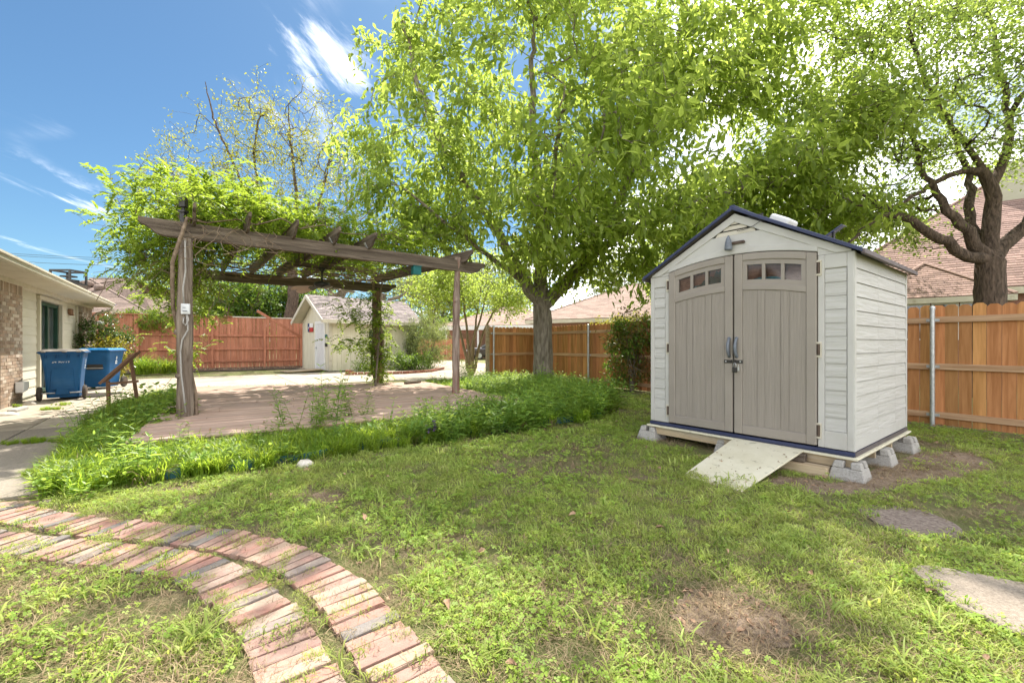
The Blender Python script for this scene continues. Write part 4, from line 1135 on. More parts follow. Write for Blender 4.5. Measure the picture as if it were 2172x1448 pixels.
# raised mouldings: barge boards, arch band with the oval badge
m = MB()
for s_ in (-1, 1):
    a = Vector((vc + s_ * (SW / 2 - .02), -.004, SE + .00)); b = Vector((vc, -.004, SA - .03))
    if s_ < 0: q = [(a.x, SE - .0), (a.x + .12, SE - .0), (vc, SA - .115), (vc, SA - .022), (a.x, SE + .016)]
    else: q = [(a.x, SE - .0), (a.x, SE + .016), (vc, SA - .022), (vc, SA - .115), (a.x - .12, SE - .0)]
    m.prism(q, (0, -.008, 0), (1, 0, 0), (0, 0, 1), (0, .009, 0))
sp_('barge_board', m, MT['shed_white'], gable, bevel=.003)
m = MB()
bump_ = lambda x: .05 * max(0, 1 - ((x - DC) / .20) ** 2)
band = [(x, arch(x) + .012) for x in xs_] + [(x, arch(x) + .075 + bump_(x)) for x in reversed(xs_)]
m.prism(band, (0, -.007, 0), (1, 0, 0), (0, 0, 1), (0, .008, 0))
sp_('arch_band', m, MT['shed_white'], gable, bevel=.003)
m = MB()
el = [(DC + .145 * math.cos(R(a)), arch(DC) + .058 + .033 * math.sin(R(a)) - .0 * a) for a in range(0, 360, 15)]
eli = [(DC + .135 * math.cos(R(a)), arch(DC) + .058 + .026 * math.sin(R(a))) for a in range(0, 360, 15)]
for i in range(24):
    j = (i + 1) % 24
    m.prism([el[i], el[j], eli[j], eli[i]], (0, -.0095, 0), (1, 0, 0), (0, 0, 1), (0, .004, 0))
for i in range(9): m.bx(DC - .085 + .02 * i, DC - .073 + .02 * i, -.0085, -.006, arch(DC) + .05, arch(DC) + .066)
sp_('oval_badge', m, MT['shed_white'], gable)
for k in range(3):                                                         # louvre slats
    z = vz0 + .012 + k * .058
    w_ = (vz1 - z - .03) / (vz1 - vz0) * (vx1 - vx0) / 2
    m = MB(); m.hexa([(vc - w_, .0, z - .012), (vc + w_, .0, z - .012), (vc + w_, .02, z), (vc - w_, .02, z), (vc - w_ * .9, .012, z + .036), (vc + w_ * .9, .012, z + .036), (vc + w_ * .9, .032, z + .04), (vc - w_ * .9, .032, z + .04)])
    sp_('louvre_slat', m, MT['trim'], gable)
m = MB(); m.bx(vx0, vx1, .045, .05, vz0, vz1); sp_('vent_back', m, MT['dark'], gable)
# doors
def door(x0, x1, hinge_left):
    st = .088
    top = lambda x: arch(x)
    m = MB()
    X = [x0 + (x1 - x0) * i / 12 for i in range(13)]
    def strip(xa, xb, zl, zh, y0, y1):
        q = [x for x in X if xa < x < xb]; q = [xa] + q + [xb]
        m.prism([(x, zl(x) if callable(zl) else zl) for x in q] + [(x, zh(x) if callable(zh) else zh) for x in reversed(q)], (0, y0, 0), (1, 0, 0), (0, 0, 1), (0, y1 - y0, 0))
    yo, yb = -.022, .02
    a_, b_ = x0 + st, x1 - st
    strip(x0, a_, .016, top, yo, yb); strip(b_, x1, .016, top, yo, yb)
    strip(a_, b_, .016, .115, yo, yb)
    strip(a_, b_, lambda x: top(x) - .075, top, yo, yb)
    strip(a_, b_, lambda x: top(x) - .40, lambda x: top(x) - .335, yo, yb)
    d = sp_('door', m, MT['shed_taupe'], bevel=.006)
    # upper recessed panel pierced by three panes
    m = MB(); yo2 = -.010
    pw = (b_ - a_ - 2 * .045 - 2 * .032) / 3
    px_ = [a_ + .045 + i * (pw + .032) for i in range(3)]
    zl, zh = (lambda x: top(x) - .285), (lambda x: top(x) - .125)
    strip(a_, b_, lambda x: top(x) - .335, lambda x: zl(x), yo2, yb); strip(a_, b_, lambda x: zh(x), lambda x: top(x) - .075, yo2, yb)
    e = [a_] + sum([[q, q + pw] for q in px_], []) + [b_]
    for i in range(0, 8, 2): strip(e[i], e[i + 1], zl, zh, yo2, yb)
    sp_('window_frame', m, MT['shed_taupe'], d, bevel=.003)
    for i, q in enumerate(px_):
        m = MB(); strip(q, q + pw, zl, zh, .004, .008); sp_('pane', m, MT['pane'], d)
    # boards, wide and narrow, with grooves between
    ws = [.25, .125, .25, .125, .25]; x = a_
    for w in ws:
        ww = (b_ - a_) * w; m = MB()
        strip(x + .0015, x + ww - .0015, .1155, lambda x: top(x) - .4005, -.0115 if w > .2 else -.0135, -.0065)
        sp_('door_board', m, MT['shed_board'], d, bevel=.0025); x += ww
    m = MB(); strip(a_, b_, .112, lambda x: top(x) - .397, -.006, .0165); sp_('door_back', m, MT['shed_taupe'], d)
    # handle: bowed grip
    hx = DC - .040 if x1 <= DC + .01 else DC + .040
    m = MB(); pts = []
    for i in range(11):
        t = i / 10; pts.append((hx, -.026 - .038 * math.sin(math.pi * t) ** .8, .86 + .20 * t))
    m.tube(pts, [.013 + .004 * math.sin(math.pi * i / 10) for i in range(11)], 8, sq=1.25)
    for z in (.86, 1.06): m.lathe([(.018, 0), (.018, .01)], (hx, -.022, z), 10, M=Matrix.Rotation(R(90), 4, 'X'))
    sp_('handle', m, MT['handle'], d, smooth=True)
    hx = x0 - .016 if hinge_left else x1 + .016
    for z in (.16, .945, 1.735):
        m = MB(); m.bx(hx - .022, hx + .022, -.014, .004, z - .075, z - .055); m.bx(hx - .022, hx + .022, -.014, .004, z + .055, z + .075)
        m.bx(hx + (.012 if not hinge_left else -.022), hx + (.022 if not hinge_left else -.012), -.014, .004, z - .055, z + .055)
        sp_('hinge_frame', m, MT['trim'], d, bevel=.002)
        m = MB(); m.tube([(hx, -.014, z - .052), (hx, -.014, z + .052)], .010, 8); m.bx(hx - .011, hx + .011, -.010, .002, z - .05, z + .05)
        sp_('hinge', m, MT['brown_metal'], d)
    return d
dl = door(D0, DC - .009, True); dr2 = door(DC + .009, D1, False)
m = MB(); m.bx(DC - .03, DC + .03, .022, .03, .02, 1.97); sp_('door_seal', m, MT['dark']); m = MB(); m.bx(D0, D1, .05, .06, .02, 1.98); sp_('inner_board', m, MT['inner_board'])
m = MB(); m.prism([(.36, 1.50), (.90, 1.50), (.90, 1.72), (.80, 1.745), (.72, 1.725), (.64, 1.70), (.56, 1.69), (.50, 1.655), (.42, 1.63), (.36, 1.62)], (0, .034, 0), (1, 0, 0), (0, 0, 1), (0, .010, 0))
m.prism([(1.19, 1.50), (1.60, 1.50), (1.58, 1.66), (1.50, 1.705), (1.42, 1.712), (1.33, 1.715), (1.26, 1.70), (1.22, 1.66)], (0, .034, 0), (1, 0, 0), (0, 0, 1), (0, .010, 0))
sp_('tarp_fold', m, MT['pane_blue'], kind='stuff')
m = MB(); m.prism([(.62, 1.50), (.99, 1.50), (.99, 1.86), (.93, 1.87), (.89, 1.82), (.86, 1.84), (.83, 1.78), (.79, 1.79), (.76, 1.755), (.71, 1.75), (.68, 1.71), (.62, 1.69)], (0, .026, 0), (1, 0, 0), (0, 0, 1), (0, .006, 0))
sp_('dark_fabric', m, MT['pane_green'])
# hasp and padlock
m = MB(); m.bx(DC - .098, DC - .012, -.030, -.022, .785, .822); m.bx(DC + .0, DC + .105, -.032, -.0225, .785, .822); m.bx(DC - .03, DC + .03, -.036, -.030, .797, .81)
m.bx(DC + .018, DC + .03, -.05, -.03, .775, .825)
hasp = sp_('hasp', m, MT['dark'], bevel=.002)
m = MB(); m.bx(DC - .085, DC - .07, -.032, -.030, .797, .811); m.bx(DC + .075, DC + .09, -.034, -.032, .797, .811); sp_('screw', m, MT['galv'], hasp)
pl = thing('padlock', 'small dark padlock with keys hanging on the shed door hasp', 'padlock', SM @ Vector((DC + .03, -.05, .76)), math.atan2(-0.789, 0.614))
m = MB(); m.bx(-.024, .024, -.012, .012, -.075, -.02); m.build('body', MT['dark'], pl, local=True, bevel=.005)
m = MB(); m.tube([(-.015, 0, -.02)] + [(-.015 * math.cos(R(a)), 0, .01 + .015 * math.sin(R(a))) for a in range(0, 181, 30)] + [(.015, 0, -.02)], .004, 6); m.build('shackle', MT['galv'], pl, local=True, smooth=True)
m = MB(); m.bx(.034, .05, -.004, .0, -.055, -.015); m.bx(.039, .045, -.004, 0, -.015, .012); m.build('key', MT['galv'], pl, local=True)
# roof: two sheets with navy front lip and plum side lip
for s_ in (-1, 1):
    xe = vc + s_ * (SW / 2 + .075); ze = SE - .030 + .01
    sl = (SA - SE) / (SW / 2)
    a = (xe, SE - .075 * sl + .012); b = (vc, SA + .012)
    m = MB(); q = [a, b, (b[0], b[1] + .03), (a[0], a[1] + .03)]
    m.prism(q if s_ < 0 else q[::-1], (0, -.045, 0), (1, 0, 0), (0, 0, 1), (0, SD + .10, 0))
    rs_ = sp_('roof', m, MT['plum'], bevel=.004)
    m = MB(); q2 = [(a[0], a[1] - .004), (b[0], b[1] - .004), (b[0], b[1] + .036), (a[0], a[1] + .036)]
    m.prism(q2 if s_ < 0 else q2[::-1], (0, -.072, 0), (1, 0, 0), (0, 0, 1), (0, .026, 0)); sp_('front_lip', m, MT['navy'], rs_, bevel=.005)
    m = MB(); m.bx(xe - .012 if s_ > 0 else xe - .018, xe + .018 if s_ > 0 else xe + .012, -.060, SD + .06, a[1] - .018, a[1] + .032); sp_('eave_lip', m, MT['plum'], rs_, bevel=.006)
m = MB(); m.tube([(vc, -.06, SA + .045), (vc, SD + .06, SA + .045)], .032, 8, sq=.6); sp_('ridge_cap', m, MT['navy'])
sl = (SA - SE) / (SW / 2)
rt = lambda x, y, up: Vector((x, y, SA + .045 - abs(x - vc) * sl + up))
m = MB(); A3 = Matrix.Rotation(math.atan(sl), 3, 'Y'); c = rt(1.42, .42, .035); m.box(c, (.22, .26, .09), A3)
sp_('roof_vent', m, MT['white_plastic'], bevel=.03, seg=3)
sol = thing('solar_panel', 'little blue solar panel tilted up on the shed roof edge', 'solar panel', SM @ rt(1.98, .10, .0), math.atan2(-0.789, 0.614))
m = MB(); A4 = Matrix.Rotation(R(-32), 3, 'Y') @ Matrix.Rotation(R(8), 3, 'X'); m.box((0, 0, .07), (.19, .15, .014), A4); m.build('panel', MT['solar_blue'], sol, local=True, bevel=.003)
m = MB(); m.tube([(0, 0, -.01), (0, 0, .06)], .012, 6); m.build('stem', MT['dark'], sol, local=True)
# lamp hung under the vent, chain to the eave
sl_ = thing('gable_lamp', 'dark tapered solar lamp head on a bracket under the shed gable vent', 'lamp', SM @ Vector((1.075, -.01, 2.115)), math.atan2(-0.789, 0.614))
m = MB(); m.lathe([(.038, -.075), (.040, -.06), (.036, .0), (.024, .05), (.006, .088)], (-.03, -.055, 0), 10); m.build('lamp_head', MT['handle'], sl_, local=True, smooth=True)
m = MB(); m.bx(-.01, .11, -.018, -.001, -.014, .018); m.bx(-.02, .0, -.06, -.015, -.012, .014); m.lathe([(.018, 0), (.018, .018)], (.11, 0, 0), 10, M=Matrix.Rotation(R(90), 4, 'X')); m.build('bracket', MT['brown_metal'], sl_, local=True, bevel=.003)
c0, c1 = SM @ Vector((1.12, -.022, 2.245)), SM @ Vector((1.42, -.066, 2.315))
m = MB()
for i in range(26):
    t = (i + .5) / 26; p = c0.lerp(c1, t) - Vector((0, 0, .03 * math.sin(math.pi * t)))
    d = (c1 - c0).normalized(); u = Vector((0, 0, 1)) if i % 2 else d.cross(Vector((0, 0, 1))).normalized()
    m.tube([p + d * (.0085 * math.cos(R(a))) + u * (.005 * math.sin(R(a))) for a in range(0, 361, 60)], .0016, 4, cap=False)
tag(m.build('hanging_chain', MT['dark'], kind='thing'), 'thin dark chain looped from the shed roof edge to its gable vent', 'chain')
# floor frame, deck blocks, ramp and loose timber
fl_ = thing('floor_frame', 'plywood and timber floor frame carrying the plastic shed', 'floor frame', SM @ Vector((0, 0, -.245)), math.atan2(-0.789, 0.614))
fz = .245
m = MB(); m.bx(-.03, SW + .035, -.045, SD + .05, fz - .066, fz - .046); m.build('plywood_sheet', MT['ramp'], fl_, local=True, bevel=.003)
for y in (.02, .70, 1.35, SD - .05):
    beam('joist', SM @ Vector((.0, y, -.115)), SM @ Vector((SW, y, -.115)), .04, .092, MT['timber'], fl_)
for x in (.14, 1.95):
    beam('runner', SM @ Vector((x, .05, -.135)), SM @ Vector((x, SD - .05, -.135)), .038, .088, MT['timber'], fl_)
def deck_block(p, rot, label):
    t = thing('deck_block', label, 'concrete block', p, rot, 'concrete pier blocks under the plastic shed')
    mb = MB(); b, tp, h = .145, .10, .165
    def fr(hw0, hw1, z0, z1, x0=-1, x1=1, y0=-1, y1=1):
        mb.hexa([(x0 * hw0, y0 * hw0, z0), (x1 * hw0, y0 * hw0, z0), (x1 * hw0, y1 * hw0, z0), (x0 * hw0, y1 * hw0, z0), (x0 * hw1, y0 * hw1, z1), (x1 * hw1, y0 * hw1, z1), (x1 * hw1, y1 * hw1, z1), (x0 * hw1, y1 * hw1, z1)])
    hm = .105; wmid = b + (tp - b) * hm / h
    fr(b, wmid, -.02, hm)
    g = .24
    for sx in (-1, 1):
        for sy in (-1, 1):
            fr(wmid, tp, hm, h, *sorted((sx * g, sx)), *sorted((sy * g, sy)))
    mb.build('block', MT['block'], t, local=True, bevel=.008)
rot = math.atan2(-0.789, 0.614)
for i, ((x, y), lab) in enumerate([((-.02, .06), 'concrete pier block under the front left corner of the plastic shed'), ((2.13, .02), 'notched concrete pier block under the front right corner of the plastic shed'),
                  ((2.15, .88), 'concrete pier block under the middle of the shed side wall'), ((2.17, 1.80), 'concrete pier block under the rear right corner of the plastic shed'),
                  ((1.0, .10), 'concrete pier block half hidden behind the shed ramp')]):
    p = SM @ Vector((x, y, 0)); deck_block((p.x, p.y, 0), rot + random.uniform(-.06, .06), lab)
# ramp board: corners from the doorsill down to the lawn
ra, rb, rc, rd = SM @ Vector((1.085, -.03, -.045)), SM @ Vector((1.77, -.03, -.045)), gp(1572, 1042, .008), gp(1446, 1008, .008)
m = MB(); n = (rb - ra).cross(rd - ra).normalized(); n = n if n.z > 0 else -n
m.hexa([p - n * .018 for p in (ra, rb, rc, rd)] + [ra, rb, rc, rd])
m2 = m.build('ramp_board', MT['ramp'], bevel=.003); tag(m2, 'cream painted plywood ramp leading up to the shed doors', 'ramp')
t0 = SM @ Vector((1.62, -.10, 0)); t1 = SM @ Vector((2.02, -.06, 0))
beam('timber_block', SM @ Vector((1.40, -.12, -.20)), SM @ Vector((2.00, -.10, -.20)), .14, .09, MT['timber'])
tag(bpy.data.objects['timber_block'], 'weathered timber lying on the ground beside the shed ramp', 'timber')
beam('timber_block', SM @ Vector((1.30, -.09, -.115)), SM @ Vector((1.80, -.07, -.115)), .09, .07, MT['old_wood'])
tag(bpy.data.objects['timber_block.001'], 'short grey timber stacked on top of another by the ramp edge', 'timber')

# ------------------------------------------------------------------ pergola
PD2, PD1 = Vector((0.781, 0.625, 0)), Vector((-0.625, 0.781, 0))
P1, P2, P3, P4 = Vector((-4.86, 6.5, 0)), Vector((-1.22, 9.46, 0)), Vector((-3.72, 12.15, 0)), Vector((-7.60, 10.2, 0))
pg = thing('pergola', 'rustic timber pergola on four log posts standing on the deck', 'pergola', (-4.3, 9.5, 0))
def log_post(p, h, r0, r1, mt, name='post', lean=(0, 0), knots=0, n=16, wob=.05):
    mb = MB(); pts, rad = [], []
    k = 26
    ph = [random.uniform(0, 6.28) for _ in range(4)]
    for i in range(k + 1):
        t = i / k; z = DZ - .15 + (h - DZ + .15) * t
        pts.append(p + Vector((lean[0] * t + .014 * math.sin(4 * t + ph[0]), lean[1] * t + .014 * math.sin(5 * t + ph[1]), z)))
        rad.append((r0 + (r1 - r0) * t) * (1 + .05 * math.sin(9 * t + ph[2]) + .04 * math.sin(17 * t + ph[3])))
    mb.tube(pts, rad, n, wob=wob)
    for _ in range(knots):
        i = random.randrange(6, k - 3); a = random.uniform(0, 6.28); c = pts[i] + Vector((math.cos(a), math.sin(a), 0)) * rad[i] * .8
        mb.lathe([(.0, -.05), (.04, -.03), (.05, 0), (.035, .035), (0, .05)], c, 8)
    return mb.build(name, mt, pg, smooth=True)
bB = 2.80                                                                   # underside of the front beam
log_post(P1, bB, .108, .088, MT['post_wood'], knots=3, lean=(.03, 0)); log_post(P2, bB + .30, .088, .066, MT['grey_log'], knots=1, lean=(.05, 0)); 
log_post(P3, 2.70, .115, .10, MT['red_log'], knots=1); log_post(P4, 2.76, .09, .085, MT['red_log'])
def tail(L, h, both=True, left=True):
    c = lambda x0, s: [(x0 + s * x, z * h) for x, z in ((.0, .5), (.0, .22), (.03, .10), (.09, .02), (.14, -.16), (.20, -.38), (.30, -.5))]
    a = c(0, 1); b = c(L, -1)
    pts = [a[0]] + a[1:] if left else [(0, h / 2), (0, -h / 2)]
    pts = list(pts) + (b[::-1] if both else [(L, -h / 2), (L, h / 2)])
    return pts
fh = .235
fb0, fb1 = P1 - PD2 * .52 - PD1 * .0, P1 + PD2 * 5.42
zc = Vector((0, 0, bB + fh / 2))
beam('front_beam', fb0 + zc, fb1 + zc, .095, fh, MT['old_wood'], pg, poly=lambda L: tail(L, fh))
q = (P3 - P4).normalized()
bh = .24
beam('back_beam', P4 - q * .45 + Vector((0, 0, 2.76 + bh / 2)), P3 + q * .50 + Vector((0, 0, 2.66 + bh / 2)), .075, bh, MT['old_wood'], pg, poly=lambda L: tail(L, bh))
rh = .245
rafts = [.12, .80, 1.46, 2.12, 2.75, 4.80]
for i, t in enumerate(rafts):
    f = P1 + PD2 * t
    b = P4.lerp(P3, min(1.0, t / 4.75)) if t < 4.7 else P3 + Vector((.05, .0, 0))
    d = (b - f).normalized()
    beam('rafter', f - d * .42 + Vector((0, 0, bB + fh + rh / 2 - (.03 if i < 5 else .06))), b + d * .38 + Vector((0, 0, 2.93 + rh / 2)), .04, rh, MT['old_wood'], pg, poly=lambda L: tail(L, rh))
    if i in (3, 4):
        for s_ in (-1, 1):
            m = MB(); c = f - PD1 * .040 + PD2 * (s_ * .045) + Vector((0, 0, bB + fh - .01))
            A3 = Matrix((PD2, PD1, Vector((0, 0, 1)))).transposed()
            m.box(c + Vector((0, 0, .045)), (.008, .06, .11), A3 @ Matrix.Rotation(s_ * .5, 3, 'Y')); m.box(c - Vector((0, 0, .03)), (.08, .008, .06), A3 @ Matrix.Rotation(-s_ * .5, 3, 'Y'))
            m.build('steel_bracket', MT['galv'], pg)
beam('fan_joist', P1.lerp(P4, .5) + PD2 * 1.9 + Vector((0, 0, 2.98)), P1.lerp(P4, .5) + PD2 * 3.0 + Vector((0, 0, 2.98)), .05, .10, MT['old_wood'], pg)
m = MB(); m.box(P1 + PD2 * 1.82 + Vector((0, 0, bB + fh * .52)) - PD1 * .039, (.05, .004, .05), Matrix((PD2, PD1, Vector((0, 0, 1)))).transposed()); m.build('knot_hole', MT['dark'], pg)
# fan
fc = at(683, 598, 9.75)
fan = thing('ceiling_fan', 'dark ceiling fan with faded pinkish blades hanging under the pergola', 'ceiling fan', (fc.x, fc.y, fc.z - .1))
m = MB(); m.lathe([(.05, .42), (.085, .40), (.03, .32), (.02, .30), (.02, .12), (.05, .11), (.15, .09), (.17, .04), (.15, .0), (.09, -.03), (.04, -.045)], (0, 0, 0), 20)
m.build('motor', MT['dark'], fan, local=True, smooth=True)
for k in range(5):
    Mb = wm(fan) @ Matrix.Rotation(R(18 + 72 * k), 4, 'Z') @ Matrix.Rotation(R(9), 4, 'Y') @ Matrix.Rotation(R(22), 4, 'X')
    m = MB(); m.prism([(.24, -.055), (.60, -.085), (.68, -.065), (.70, 0), (.68, .065), (.60, .085), (.24, .055)], (0, 0, 0), (1, 0, 0), (0, 1, 0), (0, 0, .009))
    bl = m.build('blade', MT['fan_blade'], fan, local=True, M=Mb)
    m = MB(); m.prism([(.10, -.02), (.30, -.045), (.32, 0), (.30, .045), (.10, .02)], (0, 0, -.012), (1, 0, 0), (0, 1, 0), (0, 0, .011)); m.build('blade_iron', MT['dark'], bl, local=True, M=Mb)
# teal box under the front beam
tb_ = P1 + PD2 * 3.75 + Vector((0, 0, bB))
tbx = thing('nest_box', 'small teal wooden box hung under the front beam of the pergola', 'nest box', tb_ - Vector((0, 0, .17)), math.atan2(PD2.y, PD2.x))
m = MB(); m.bx(-.085, .085, -.06, .06, .0, .165); m.build('box', MT['teal'], tbx, local=True, bevel=.006)
m = MB(); m.bx(-.095, .095, -.075, .065, .1655, .178); m.build('lid', MT['teal'], tbx, local=True)
# black bracket standing over the near post
bp = P1 + PD2 * .0 + Vector((-.05, .05, bB + fh))
br = thing('light_bracket', 'black light bracket sticking up above the near log post', 'bracket', bp)
m = MB(); m.bx(-.035, .035, -.035, .035, 0, .16); m.bx(-.05, .05, -.05, .05, .16, .20); m.build('stem', MT['dark'], br, local=True, bevel=.005)
m = MB(); m.bx(-.045, .045, -.045, .045, .24, .40); m.bx(-.02, .02, -.02, .02, .20, .24); m.build('lamp', MT['dark'], br, local=True, bevel=.01)
# switch box and conduit on the near post
dv = Vector((-P1.x, -P1.y, 0)).normalized(); sv = Vector((dv.y, -dv.x, 0)) * -1
sb = thing('switch_box', 'grey weatherproof switch box with conduit on the near log post', 'switch box', P1 + Vector((.02, 0, 1.75)) + dv * .118, math.atan2(dv.y, dv.x) + math.pi / 2)
m = MB(); m.bx(-.055, .055, -.05, .0, -.075, .075); m.build('box', MT['white_plastic'], sb, local=True, bevel=.006)
m = MB(); m.bx(-.04, .045, -.062, -.05, -.05, .055); m.build('cover', MT['white_plastic'], sb, local=True, bevel=.005)
m = MB(); m.bx(-.034, .0, -.066, -.062, .012, .022); m.bx(-.034, .02, -.066, -.062, -.035, -.024); m.build('switch', MT['handle'], sb, local=True)
m = MB()
m.tube([(-.02, -.01, .07), (-.03, -.012, .3), (.0, -.006, .55), (-.005, -.004, .8), (-.005, -.0, 1.02)], .012, 6)
m.tube([(.02, -.012, -.07), (.035, -.02, -.16), (.0, -.04, -.24), (-.03, -.02, -.2), (-.02, -.0, -.12)], .010, 6)
m.tube([(.01, -.012, -.07), (.03, -.02, -.3), (-.04, -.014, -.45), (-.06, -.014, -.62), (-.05, -.022, -.95), (-.02, -.03, -1.25), (.0, -.035, -1.5)], .012, 6)
m.build('conduit', MT['block'], sb, local=True, smooth=True)
# plank left on the deck's far corner, pole leaning on the far post
o = beam('loose_plank', gp(860, 812, .215), gp(890, 809, .215), .12, .06, MT['old_wood']); tag(o, 'short dark plank left lying on the far corner of the deck', 'plank')
o = beam('leaning_stake', gp(796, 820, DZ), at(806, 690, 11.9), .045, .035, MT['old_wood'], bevel=.01); tag(o, 'thin grey stake leaning against the vine-covered far post', 'stake')

# ------------------------------------------------------------------ wheelie bins
def wheelie_bin(name, label, p, rot, mlid, front_to_cam):
    t = thing(name, label, 'wheelie bin', p, rot)
    mb = MB()
    def ring(hx, hy, z, r=.05): return [(sx * hx + (-sx * r if k else 0), sy * hy + (0 if k else -sy * r), z) for sx, sy, o_ in ((-1, -1, 0), (1, -1, 1), (1, 1, 0), (-1, 1, 1)) for k in ((0, 1) if not o_ else (1, 0))]
    prof = [(.25, .29, .05), (.27, .31, .30), (.29, .33, .60), (.325, .375, .93), (.335, .385, 1.0)]
    rings = []
    for hx, hy, z in prof:
        r_ = .06; pts = []
        for cx_, cy_, a0 in ((1, 1, 0), (-1, 1, 90), (-1, -1, 180), (1, -1, 270)):
            for a in (0, 30, 60, 90): pts.append((cx_ * (hx - r_) + r_ * math.cos(R(a0 + a)), cy_ * (hy - r_) + r_ * math.sin(R(a0 + a)), z))
        rings.append(pts)
    n = 16; vs = sum(rings, [])
    mb.add(vs, [(i * n + k, i * n + (k + 1) % n, (i + 1) * n + (k + 1) % n, (i + 1) * n + k) for i in range(len(prof) - 1) for k in range(n)] + [tuple(range(n))[::-1], tuple(range(n * (len(prof) - 1), n * len(prof)))])
    body = mb.build('body', MT['bin_blue'], t, local=True, bevel=.004)
    # back face (towards -y): raised panel, hinge lugs, axle; the other side carries the lift bar
    y = -.31
    m = MB()
    m.hexa([(-.20, y - .022, .22), (.20, y - .022, .22), (.18, y + .06, .22), (-.18, y + .06, .22), (-.17, y - .035, .70), (.17, y - .035, .70), (.15, y + .05, .70), (-.15, y + .05, .70)])
    m.build('back_panel', MT['bin_blue'], body, local=True, bevel=.012)
    m = MB(); m.hexa([(-.12, y - .03, .11), (.12, y - .03, .11), (.12, y + .03, .11), (-.12, y + .03, .11), (-.09, y - .032, .25), (.09, y - .032, .25), (.09, y + .03, .25), (-.09, y + .03, .25)])
    m.build('foot_panel', MT['bin_blue'], body, local=True, bevel=.01)
    m = MB()
    for x in (-.25, -.08, .09, .26): m.bx(x - .022, x - .012, y - .11, y - .02, .90, .985); m.bx(x + .012, x + .022, y - .11, y - .02, .90, .985)
    m.bx(-.34, .34, y - .115, y - .055, .985, 1.005)
    m.build('hinge_lug', MT['bin_blue'], body, local=True, kind='stuff')
    m = MB(); m.box((0, 0, 1.02), (.74, .84, .035)); m.build('rim', MT['bin_blue'], t, local=True, bevel=.012)
    m = MB()
    for x0, x1 in ((-.31, -.235), (.0, .08), (.22, .30)): m.bx(x0, x1, y - .13, y - .05, 1.02, 1.05)
    m.hexa([(-.36, -.43, 1.038), (.36, -.43, 1.038), (.36, .42, 1.038), (-.36, .42, 1.038), (-.30, -.36, 1.085), (.30, -.36, 1.085), (.30, .36, 1.085), (-.30, .36, 1.085)])
    m.build('lid', mlid, t, local=True, bevel=.012)
    m = MB(); m.tube([(-.37, y + .0, .155), (.37, y, .155)], .014, 8); m.build('axle', MT['galv'], t, local=True)
    for s_ in (-1, 1):
        m = MB(); m.lathe([(.10, -.032), (.14, -.03), (.15, -.012), (.15, .012), (.14, .03), (.10, .032)], (0, 0, 0), 20); w = m.build('wheel', MT['tyre'], t, local=True, M=wm(t) @ Matrix.Translation((s_ * .345, y, .15)) @ Matrix.Rotation(R(90), 4, 'Y'))
        m = MB(); m.lathe([(.02, -.036), (.095, -.034), (.095, .034), (.02, .036)], (0, 0, 0), 14); m.build('rim', MT['brown_metal'], w, local=True)
    # lift bar recess on the far/front face
    yf = .335
    m = MB(); m.bx(-.17, .17, yf - .02, yf + .004, .52, .66); m.build('lift_recess', MT['dark'], body, local=True)
    m = MB(); m.tube([(-.18, yf + .012, .56), (.18, yf + .012, .56)], .013, 8); m.build('lift_bar', MT['galv'], body, local=True)
    return t, body
pb = gp(121, 852); rb_ = math.atan2(-pb.y, -pb.x) + math.pi / 2
b1, body1 = wheelie_bin('wheelie_bin', 'blue wheelie bin nearest the camera showing its wheels and white number', (pb.x - .13, pb.y + .30, .035), rb_ - .14, MT['lid_grey'], False)
text_part('number', '24 90719', .072, MT['print_white'], body1, wm(b1) @ Matrix.Translation((-.02, -.3635, .80)) @ Matrix.Rotation(R(90 - 6), 4, 'X'))
pb2 = gp(205, 828); rb2 = math.atan2(-pb2.y, -pb2.x) + math.pi / 2
b2, body2 = wheelie_bin('wheelie_bin', 'blue wheelie bin with a bright blue lid standing behind the other bin', (pb2.x - .13, pb2.y + .30, .035), rb2 + math.pi - .45, MT['lid_blue'], True)
def side_decal(b, body, side):
    # arrowed emblem over two bars of print
    s_ = side
    m = MB()
    tri = [(0, .115), (.022, .07), (.022, .025), (.012, .025), (.012, .06), (0, .085), (-.012, .06), (-.012, .025), (-.022, .025), (-.022, .07)]
    x = .325
    for poly in (tri, [(-.012, -.005), (.012, -.005), (.012, .018), (-.012, .018)]):
        m.prism(poly, (0, 0, 0), (1, 0, 0), (0, 0, 1), (0, -.002, 0))
    M0 = wm(b) @ Matrix.Translation((s_ * .322, -.02 * s_, .76)) @ Matrix.Rotation(R(90) * s_, 4, 'Z') @ Matrix.Rotation(R(6), 4, 'X')
    m.build('emblem', MT['print_white'], body, local=True, M=M0)
    m = MB()                                                                 # two rows of print too small to read
    for i, n_ in enumerate((5, 7)):
        for k in range(n_): m.bx(-.05 + .1 * k / n_, -.05 + .1 * (k + .72) / n_, -.003, -.001, -.05 - .05 * i, -.022 - .05 * i)
    m.build('print', MT['print_white'], body, local=True, M=M0, kind='stuff')
side_decal(b1, body1, 1); side_decal(b2, body2, -1)
